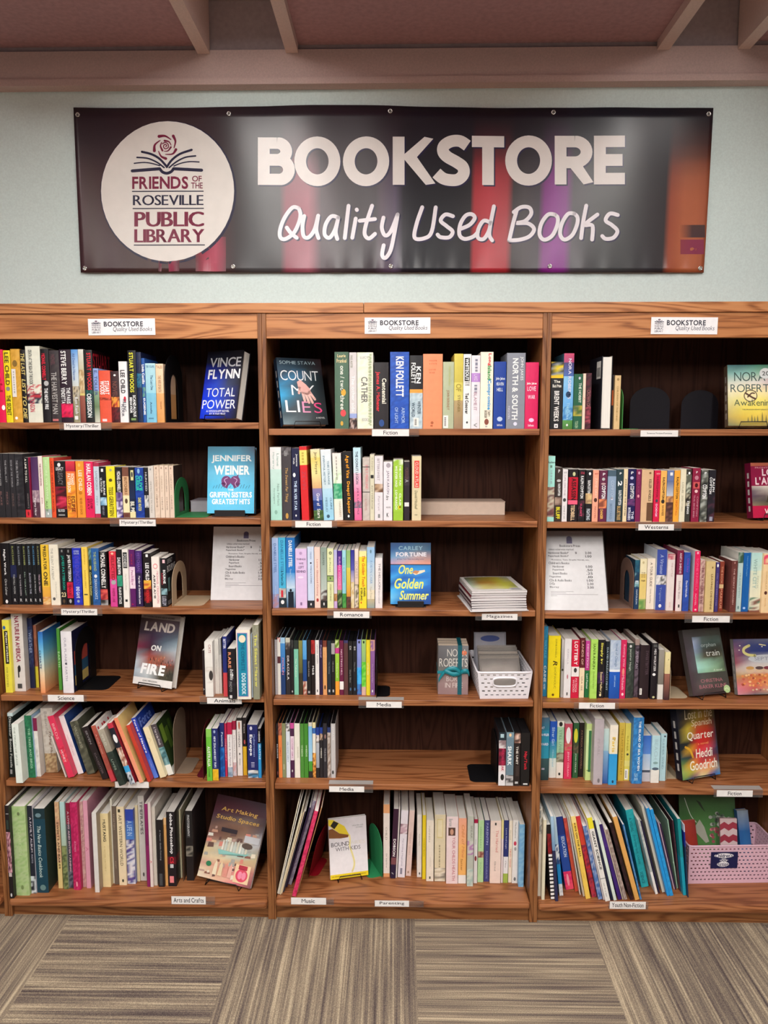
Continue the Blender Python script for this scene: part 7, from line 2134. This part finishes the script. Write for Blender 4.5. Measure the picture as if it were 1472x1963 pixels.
def price_list(bay, row, x, Y, w, h, tilt, yaw, label, uc, sleeve):
    z = SZ[bay][row]
    t = thing('price_list', label, 'price list', group='propped price lists')
    t.matrix_basis = Matrix.Translation((x, Y, z + .0012)) @ Matrix.Rotation(R(yaw), 4, 'Z') @ Matrix.Rotation(R(-tilt), 4, 'X')
    mb = MB()
    mb.box((0, 0, 0), (w, .0012, h), M_MATTE, 'dcdadc')
    A = Art(mb, lambda u, v, n: (u, -n, v), M_MATTE, w, h, .00012)
    ink = '3a363c'
    A.ellipse(uc, .905, .045, .03, '6a6488', 14)
    A.poly([(uc - .045, .84), (uc + .045, .84), (uc + .045, .90), (uc - .045, .90)], '6a6488')
    A.text('Bookstore Prices', uc - .16, .795, uc + .17, .825, ink, fat=.02)
    A.text('Unless otherwise marked', uc - .34, .752, uc + .06, .776, ink, fat=.01)
    v = .705
    for s, d, p, ind in PRICES:
        l = len(s) * .0205
        A.text(s, uc - .35 + ind, v, min(uc - .35 + ind + l, uc + .30), v + (.03 if len(s) < 30 else .022), ink, fat=.022)
        if d:
            A.text(d, uc + .08, v, uc + .11, v + .03, ink, fat=.02)
        if p:
            A.text(p, uc + .24, v, uc + .34, v + .03, ink, fat=.02)
        v -= .0435
    for i, l in enumerate((.36, .24, .74, .1)):
        A.rect(uc - .34, v + .004 - .018 * i, uc - .34 + l, v + .008 - .018 * i, '77747a')
    mb.build('printed_sheet', t)
    if sleeve:
        mb = MB(); mb.box((-.002, -.0022, .0), (w + .002, -.0012, h + .003), M_FILM); mb.build('clear_sleeve', t)
    return t


a = on_y(403.5, 1147, .125)
price_list('L', 2, a.x, .125, BAYX['L'][1] - a.x - .006, .262, 16, 0, 'white price list propped behind the upright, beside the beige bookend, mystery bay third shelf', .59, False)
a = on_y(1046.5, 1168.5, .035)
price_list('R', 2, BAYX['R'][0] + .004, .035, .2155, .279, 24, -1, 'white price list in a clear sleeve beside the brown bookend, westerns bay third shelf', .46, True)

# ------------------------------------------------------------------ magazines
z = SZ['M'][2]
p0 = on_z(897, 1173.5, z)
zz = z + .0004
mg = thing('paper_sheet', 'white paper sheet under the pile of magazines, romance bay third shelf', 'paper', (p0.x + .008, p0.y, zz), (0, 0, R(6)))
mb = MB(); mb.box((0, 0, 0), (.198, .245, .0012), M_PAPER, 'e8e4e2'); mb.build('sheet', mg)
zz += .0016
mags = [('white', 'c8c4c8', .009), ('plum', '4a3040', .007), ('grey', 'a8a8ac', .008), ('dark-violet', '3a2438', .0065), ('white', 'e0dcdc', .009), ('crimson-edged', '7a2030', .007), ('white', 'd8d4d4', .008), ('yellow-covered', 'e8e4e0', .008)]
NTH = ['lowest', 'second from the bottom', 'third from the bottom', 'fourth from the bottom', 'fourth from the top', 'third from the top', 'second from the top', 'topmost']
for i, (nm, c, th) in enumerate(mags):
    t = thing('magazine', f'{nm} magazine, {NTH[i]} in the pile beside the upright, romance bay third shelf', 'magazine',
              (p0.x + .012 + rng.uniform(-.002, .002), p0.y + .006 + rng.uniform(-.003, .003), zz), (0, 0, R(5 + rng.uniform(-.5, .5))), 'magazines in a pile')
    mb = MB()
    W, D = .186, .235
    n = 10                                    # pages swell a little away from the spine
    top = lambda u: th * (.80 + .20 * math.sin(math.pi * u))
    for j in range(n):
        u0, u1 = j / n, (j + 1) / n
        mb.face([(W * u0, 0, 0), (W * u1, 0, 0), (W * u1, 0, top(u1)), (W * u0, 0, top(u0))], M_PAPER, 'ded8d8')
        mb.face([(W * u1, D, 0), (W * u0, D, 0), (W * u0, D, top(u0)), (W * u1, D, top(u1))], M_PAPER, 'ded8d8')
    mb.face([(W, 0, 0), (W, D, 0), (W, D, top(1)), (W, 0, top(1))], M_PAPER, 'ded8d8')
    mb.build('pages', t)
    mb = MB()
    for j in range(n):
        u0, u1 = j / n, (j + 1) / n
        mb.face([(W * u0, -.001, top(u0) + .0002), (W * u1, -.001, top(u1) + .0002), (W * u1, D, top(u1) + .0002), (W * u0, D, top(u0) + .0002)], M_GLOSS, c)
        mb.face([(W * u1, -.001, -.0001), (W * u0, -.001, -.0001), (W * u0, D, -.0001), (W * u1, D, -.0001)], M_GLOSS, c)
    mb.face([(-.0006, D, -.0001), (-.0006, -.001, -.0001), (-.0006, -.001, top(0) + .0002), (-.0006, D, top(0) + .0002)], M_GLOSS, c)
    if i == 7:
        A = Art(mb, lambda x, y, n_: (x, y, top(x / W) + .0006 + n_), M_GLOSS, W, D)
        A.grid(.06, .10, .90, .95, ['5a5a48 8a7a40 a89840 c0b048 a8a8a0', '7a8878 98843c b09038 c8c040 c4c088', '9ab09c a87c34 b88c3c c4c044 b8b450', 'b8c8b0 d0c478 c8b468 c0c050 8a8c50', 'e0dcd8 d8d088 e0d8a0 d8d478 c0c0a8'])
        A.up()
        A.rect(.72, .04, .93, .16, 'c8c4c8')
        A.up()
        for q in range(4):
            A.rect(.74, .055 + .024 * q, .90, .063 + .024 * q, '88848a')
    mb.build('cover', t)
    zz += th + .0009


# ------------------------------------------------------------------ woven plastic baskets
def basket(name, label, loc, yaw, w, d, h, flare, col, nx, ny, handle=False, group=None):
    """open tapered tub; the walls are pierced by staggered slots"""
    root = thing(name, label, 'basket', loc, (0, 0, R(yaw)), group)

    def corner(t):
        f = flare * (1 - t)
        return [(-w / 2 + f, f), (w / 2 - f, f), (w / 2 - f, d - f), (-w / 2 + f, d - f)]
    for s, nm in enumerate(('front_wall', 'side_wall', 'back_wall', 'side_wall')):
        n = nx if s % 2 == 0 else max(4, int(nx * d / w))
        mb = MB()
        lines = [0.0]
        for r in range(ny):
            lines += [(r + .62) / ny * .9 + .03, (r + .98) / ny * .9 + .03]
        lines += [1.0]

        def at(u, t):
            c = corner(t)
            (xa, ya), (xb, yb) = c[s], c[(s + 1) % 4]
            return (xa + (xb - xa) * u, ya + (yb - ya) * u, h * t)
        for i in range(len(lines) - 1):
            t0, t1 = lines[i], lines[i + 1]
            slot = i % 2 == 1
            r = i // 2
            k = 2 * n
            for j in range(k):
                u0, u1 = j / k, (j + 1) / k
                if slot and (j + r) % 2 == 0 and 0 < j < k - 1:
                    continue
                um, tm = (u0 + u1) / 2, (t0 + t1) / 2
                if handle and s == 0 and abs(um - .5) < .22 and .50 < tm < .78:
                    continue
                mb.face([at(u0, t0), at(u1, t0), at(u1, t1), at(u0, t1)], M_PLASTIC, col)
        o = mb.build(nm, root, weld=True)
        m = o.modifiers.new('thickness', 'SOLIDIFY')
        m.thickness, m.offset = .0022, -1
        if handle and s == 0:
            g = MB()
            ring = []
            for i in range(28):
                q = 2 * math.pi * i / 28
                cx, cz = math.cos(q), math.sin(q)
                ux = .5 + (.225 + .02 * 0) * math.copysign(abs(cx) ** .5, cx)
                tz = .64 + .165 * math.copysign(abs(cz) ** .6, cz)
                x, y, zq = at(ux, tz)
                ring.append((x, y - .0012, zq))
            g.tube(ring, .0032, M_PLASTIC, col, 8, True)
            g.build('handle', root, smooth=True)
    mb = MB()
    c = corner(0)
    mb.box((c[0][0], c[0][1], 0), (c[2][0], c[2][1], .002), M_PLASTIC, col)
    mb.build('floor_panel', root)
    rim = MB()
    c = corner(1)
    pts = []
    rr = .014
    for (cx, cy), a0 in zip(((c[0][0] + rr, c[0][1] + rr), (c[1][0] - rr, c[1][1] + rr), (c[2][0] - rr, c[2][1] - rr), (c[3][0] + rr, c[3][1] - rr)), (180, 270, 0, 90)):
        for i in range(5):
            q = R(a0 + 90 * i / 4)
            pts.append((cx + rr * math.cos(q), cy + rr * math.sin(q), h))
    rim.tube(pts, .0036, M_PLASTIC, col, 8, True)
    rim.build('rim', root, smooth=True)
    return root


z = SZ['M'][3]
pb = on_y(966, 1344, .012)
basket('storage_basket', 'white woven plastic basket of disc cases beside the ribboned books, romance bay fourth shelf', (pb.x + .002, .012, z + .0006), 2, .187, .25, .096, .011, 'e8e4ea', 9, 6, True)
NTHC = ['frontmost', 'second', 'third', 'fourth', 'fifth', 'sixth', 'seventh', 'eighth']
for i in range(7):
    t = thing('disc_case', f'clear disc case, {NTHC[i]} from the front in the white basket' if i else 'frontmost clear disc case in the white basket, tilted back', 'disc case', group='disc cases in the white basket')
    t.matrix_basis = Matrix.Translation((pb.x + .001 + rng.uniform(-.003, .003), .062 + i * .0155, z + .012 + .002 * i)) @ Matrix.Rotation(R(2), 4, 'Z') @ Matrix.Rotation(R(-38 + i * 1.5), 4, 'X')
    mb = MB(); mb.box((-.070, .0022, .001), (.070, .0075, .122), M_GLOSS, ('6a686c', '8a8680', '3a3638', 'a8a4a0', '2a2a30', '5a5658', '8a8a90', '3c3840')[i])
    A = Art(mb, lambda x, y, n: (x - .07, .0022 - n, y + .001), M_GLOSS, .14, .121)
    if i == 0:
        A.grid(.04, .03, .96, .97, ['4a484c 5a585c 4a4448 6a686c', '8a888c a8a8ac 9a989c 8a888c', 'b8b8bc a0a0a4 c0c0c4 98989c', '98989c b4b4b8 a4a4a8 b0b0b4', 'a89c8c a09488 b0a494 a09486'])
    mb.build('inlay_and_tray', t)
    mb = MB(); mb.box((-.071, 0, 0), (.071, .0019, .124), M_CLEAR); mb.build('clear_lid', t)
t = thing('disc_case', 'tall pale case with blue print standing at the back of the white basket', 'disc case', (pb.x - .03, .224, z + .008), (R(-8), 0, R(2)), 'disc cases in the white basket')
mb = MB(); mb.box((-.05, 0, 0), (.068, .012, .165), M_GLOSS, '9a9aa4')
A = Art(mb, lambda x, y, n: (x - .05, -n, y), M_GLOSS, .118, .165)
A.rect(.05, .05, .95, .97, 'b0aeb8'); A.up(); A.ellipse(.5, .86, .3, .07, '4a5a98')
mb.build('case', t)

# ------------------------------------------------------------------ three paperbacks tied with a ribbon
pn = on_z(868, 1331.5, z)
nw, nh = on_y(897.6, 1331, pn.y).x - on_y(840, 1331, pn.y).x, on_y(868, 1238, pn.y).z - z


def art_born(A):
    A.grid(0, .47, 1, 1, ['6a686c 74767a 7a7c80', '5a585c 6c6e70 74767a', '70706c 787874 7c7c78'])
    A.grid(0, 0, 1, .47, ['8a7a78 8c7c7a 907e7c', '947c7c 9c8482 988080', '8c7274 947a7a 907678'])
    A.up()
    A.rect(0, .455, 1, .475, 'b0a878')
    A.text('NORA', .30, .78, .95, .93, 'dcd8d0', fat=-.008)
    A.text('ROBERTS', .04, .57, .97, .74, 'dcd8d0', fat=-.008)
    A.text('BORN', .28, .27, .78, .37, 'd8ccc8', fat=-.006)
    A.text('IN FIRE', .24, .14, .82, .24, 'd8ccc8', fat=-.006)
    A.ellipse(.86, .855, .085, .05, 'f08058')


for i in range(3):
    t = thing('paperback_book', ('grey and mauve paperback with orange sticker, frontmost of the ribboned three, romance bay',
                                 'paperback in the middle of the three tied with teal ribbon, romance bay',
                                 'paperback at the back of the three tied with teal ribbon, romance bay')[i], 'book', (pn.x, pn.y + .0312 * i, z + .0006), (0, 0, R(-1)), 'ribboned paperbacks')
    mb = MB()
    T = .0305
    mb.box((-nw / 2, 0, 0), (nw / 2, .0008, nh), M_GLOSS, '6a686a')
    mb.box((-nw / 2, T - .0008, 0), (nw / 2, T, nh), M_GLOSS, '5a5048')
    mb.box((-nw / 2, .0008, 0), (-nw / 2 + .0008, T - .0008, nh), M_GLOSS, '7a6a58')
    if i == 0:
        art_born(Art(mb, lambda x, y, n: (x - nw / 2, -n, y), M_GLOSS, nw, nh))
    mb.build('cover', t)
    mb = MB(); mb.box((-nw / 2 + .001, .001, .0008), (nw / 2 - .0006, T - .001, nh - .0006), M_PAPER, 'd8c8b4'); mb.build('page_block', t)
rb = thing('gift_ribbon', 'teal ribbon with a bow round the three paperbacks, romance bay fourth shelf', 'ribbon', (pn.x, pn.y, z + .0006), (0, 0, R(-1)))
mb = MB()
T3 = .0312 * 2 + .0305
rx0, rx1 = nw * .15, nw * .285
e = .0022
teal, dark = '17808c', '0e5a66'
mb.box((rx0, -e, .0002), (rx1, -e + .0006, nh + e), M_RIBBON, dark)
mb.box((rx0, -e, nh + e - .0006), (rx1, T3 + e, nh + e), M_RIBBON, dark)
mb.box((rx0, T3 + e - .0006, .0002), (rx1, T3 + e, nh + e - .0006), M_RIBBON, dark)
mb.build('upright_band', rb)
mb = MB()
zb = nh * .46
for (xa, ya, xb, yb) in ((-nw / 2 - e, -e - .0008, nw / 2 + e, -e - .0002), (-nw / 2 - e, -e, -nw / 2 - e + .0006, T3 + e), (nw / 2 + e - .0006, -e, nw / 2 + e, T3 + e), (-nw / 2 - e, T3 + e, nw / 2 + e, T3 + e + .0006)):
    mb.box((xa, ya, zb - .005), (xb, yb, zb + .005), M_RIBBON, teal)
mb.build('cross_band', rb)
for pts in ([(.026, -.006, zb), (.006, -.012, zb + .016), (-.022, -.010, zb + .010), (-.042, -.006, zb - .014), (-.050, -.005, zb - .030)],
            [(.026, -.006, zb), (.036, -.012, zb + .008), (.050, -.010, zb + .006), (.056, -.006, zb - .006)],
            [(.026, -.006, zb - .002), (.000, -.014, zb - .004), (-.026, -.012, zb + .006), (-.034, -.006, zb - .004)]):
    mb = MB()
    q = spline([(a, c) for a, b, c in pts])
    qy = spline([(a, b) for a, b, c in pts])
    for i in range(len(q) - 1):
        hw = .0075
        (xa, za), (xb, zb_), ya, yb = q[i], q[i + 1], qy[i][1], qy[i + 1][1]
        mb.face([(xa, ya, za - hw), (xb, yb, zb_ - hw), (xb, yb + .002, zb_ + hw), (xa, ya + .002, za + hw)], M_RIBBON, teal)
    o = mb.build('bow_loop', rb, smooth=True, weld=True)
    o.modifiers.new('thickness', 'SOLIDIFY').thickness = .0005

# ------------------------------------------------------------------ pink basket of children's books
z = SZ['R'][5]
pk = on_z(1317, 1692, z)
pk = on_y(1317, 1692, min(pk.y, .112))
PW = .325
root = basket('storage_basket', "pink plastic basket with a navy name card, westerns bay bottom shelf", (pk.x + PW / 2 - .002, pk.y, z + .0006), 2.5, PW, .155, .146, .004, 'e0b8c8', 22, 9)
mb = MB()
cw, ch = .098, .062
mb.box((-.082, -.0022, .062), (-.082 + cw, -.0014, .062 + ch), M_MATTE, '1b1c4a')
A = Art(mb, lambda x, y, n: (x - .082, -.0022 - n, y + .062), M_MATTE, cw, ch)
for s, u0, v0, u1, v1 in (("Children's", .16, .66, .80, .90), ('non', .34, .42, .62, .58), ('fiction', .26, .12, .66, .38)):
    A.ellipse((u0 + u1) / 2, (v0 + v1) / 2, (u1 - u0) * .56, (v1 - v0) * .62, 'ece8ec', 24)
    A.up(); A.text(s, u0, v0, u1, v1, '22244e', fat=.02); A.up(-1)
mb.build('name_card', root)


def kids_book(dx, dy, w, h, t, yaw, tilt, roll, col, label, art):
    o = thing('picture_book', label, 'book', group='picture books in the pink basket')
    o.matrix_basis = Matrix.Translation((pk.x + dx, pk.y + dy, z + .012)) @ Matrix.Rotation(R(yaw), 4, 'Z') @ Matrix.Rotation(R(-tilt), 4, 'X') @ Matrix.Rotation(R(roll), 4, 'Y')
    mb = MB()
    k = min(.0018, t * .2)
    mb.box((0, 0, 0), (w, k, h), M_GLOSS, col)
    mb.box((0, t - k, 0), (w, t, h), M_GLOSS, col)
    mb.box((0, k, 0), (k, t - k, h), M_GLOSS, col)
    art(Art(mb, lambda x, y, n: (x, -n, y), M_GLOSS, w, h))
    mb.build('cover', o)
    mb = MB(); mb.box((k + .0002, k + .0002, .001), (w - .001, t - k - .0002, h - .001), M_PAPER, 'e8e4dc'); mb.build('page_block', o)


def art_green(A):
    A.grid(0, 0, 1, 1, ['3a5a34 3c6034 3e6436 44643c', '4a7440 4a7a3e 4e7c44 50784a', '508044 4e8042 52804a 4c704a', '6a8a5c 4c7440 4a7444 446440'])
    A.up()
    A.stroke([(.10, .95), (.2, .72), (.3, .62)], .012, 'd0d8c8')
    A.poly([(.30, .93), (.40, .82), (.47, .76), (.38, .90)], '2a3424')
    for i in range(40):
        q, r_ = rng.uniform(0, 6.28), rng.uniform(.02, .2)
        u, v = .74 + r_ * math.cos(q), .66 + .55 * r_ * math.sin(q)
        A.ellipse(u, v, .035, .025, rng.choice(['a8aca0', '6a7a68', 'c8ccc0', '4a5a4c', '8a9488']), 8)
    for i in range(16):
        u, v = rng.uniform(.55, .8), rng.uniform(.35, .55)
        A.ellipse(u, v, .03, .022, rng.choice(['c07078', 'a05058', 'd89098', '8a4850']), 8)
    A.poly([(.24, .52), (.36, .66), (.44, .56), (.52, .36), (.46, .34)], 'a8a898')


def art_red(A):
    A.grid(0, 0, 1, 1, ['b04838 a83830 8a2c28', 'a84434 b03c2c 98302c', '8a3028 9c3828 a84030'])


def art_flag(A):
    for i in range(9):
        v = i / 9
        pts = [(0, v), (.25, v + .05), (.5, v), (.75, v + .05), (1, v + .02), (1, v + .13), (.75, v + .16), (.5, v + .11), (.25, v + .16), (0, v + .11)]
        A.poly([(a, min(b, 1)) for a, b in pts], 'a03848' if i % 2 else 'd8c0c0')


def art_blue(A):
    A.grid(0, 0, 1, 1, ['8aa0b8 98a8b8 8a98a8', '2a5c98 2c64a0 2a5a94', '2a68a8 3a78b4 2a6098', '2460a0 2a6cac 245c98'])


kids_book(.008, .085, .205, .262, .012, -3, 13, 0, '3a5a34', 'green picture book with pale blossom at the back of the pink basket', art_green)
kids_book(.016, .052, .055, .185, .008, 0, 10, -6, '8a3028', 'red picture book at the front corner of the pink basket', art_red)
kids_book(.140, .042, .062, .200, .008, 0, 10, 0, 'b08088', 'picture book with red and white stripes in the pink basket', art_flag)
kids_book(.222, .045, .042, .225, .022, 4, 12, -3, '2a5c98', 'tall blue picture book beside the striped one in the pink basket', art_blue)

# ------------------------------------------------------------------ things lying at the back of shelves
zM, zL = SZ['M'][1], SZ['L'][1]
Yb = .17
a, b = on_y(806, 988, Yb), on_y(968, 963, Yb)
t = thing('storage_box', 'low pale cardboard box lying behind the cream book, romance bay second shelf', 'box', (a.x, Yb, zM + .0006))
mb = MB(); mb.box((0, 0, 0), (b.x - a.x, .11, b.z - zM), M_MATTE, 'cbb8a8'); mb.build('carton', t, bevel=.001)
mb = MB(); mb.box((-.001, -.001, b.z - zM + .0002), (b.x - a.x + .001, .111, b.z - zM + .002), M_MATTE, 'bfa898'); mb.build('lid', t)
a, b = on_y(371, 987, .13), on_y(396, 966, .13)
t = thing('storage_box', 'low grey cardboard box at the back between bookend and sky-blue book, mystery bay second shelf', 'box', (a.x - .02, .17, zL + .0021))
mb = MB(); mb.box((0, 0, 0), (b.x - a.x + .02, .11, .038), M_MATTE, 'a8a0a8'); mb.build('carton', t, bevel=.001)
mb = MB(); mb.box((-.001, -.001, .0382), (b.x - a.x + .021, .111, .040), M_MATTE, '989098'); mb.build('lid', t)

bpy.data.objects.remove(_to)
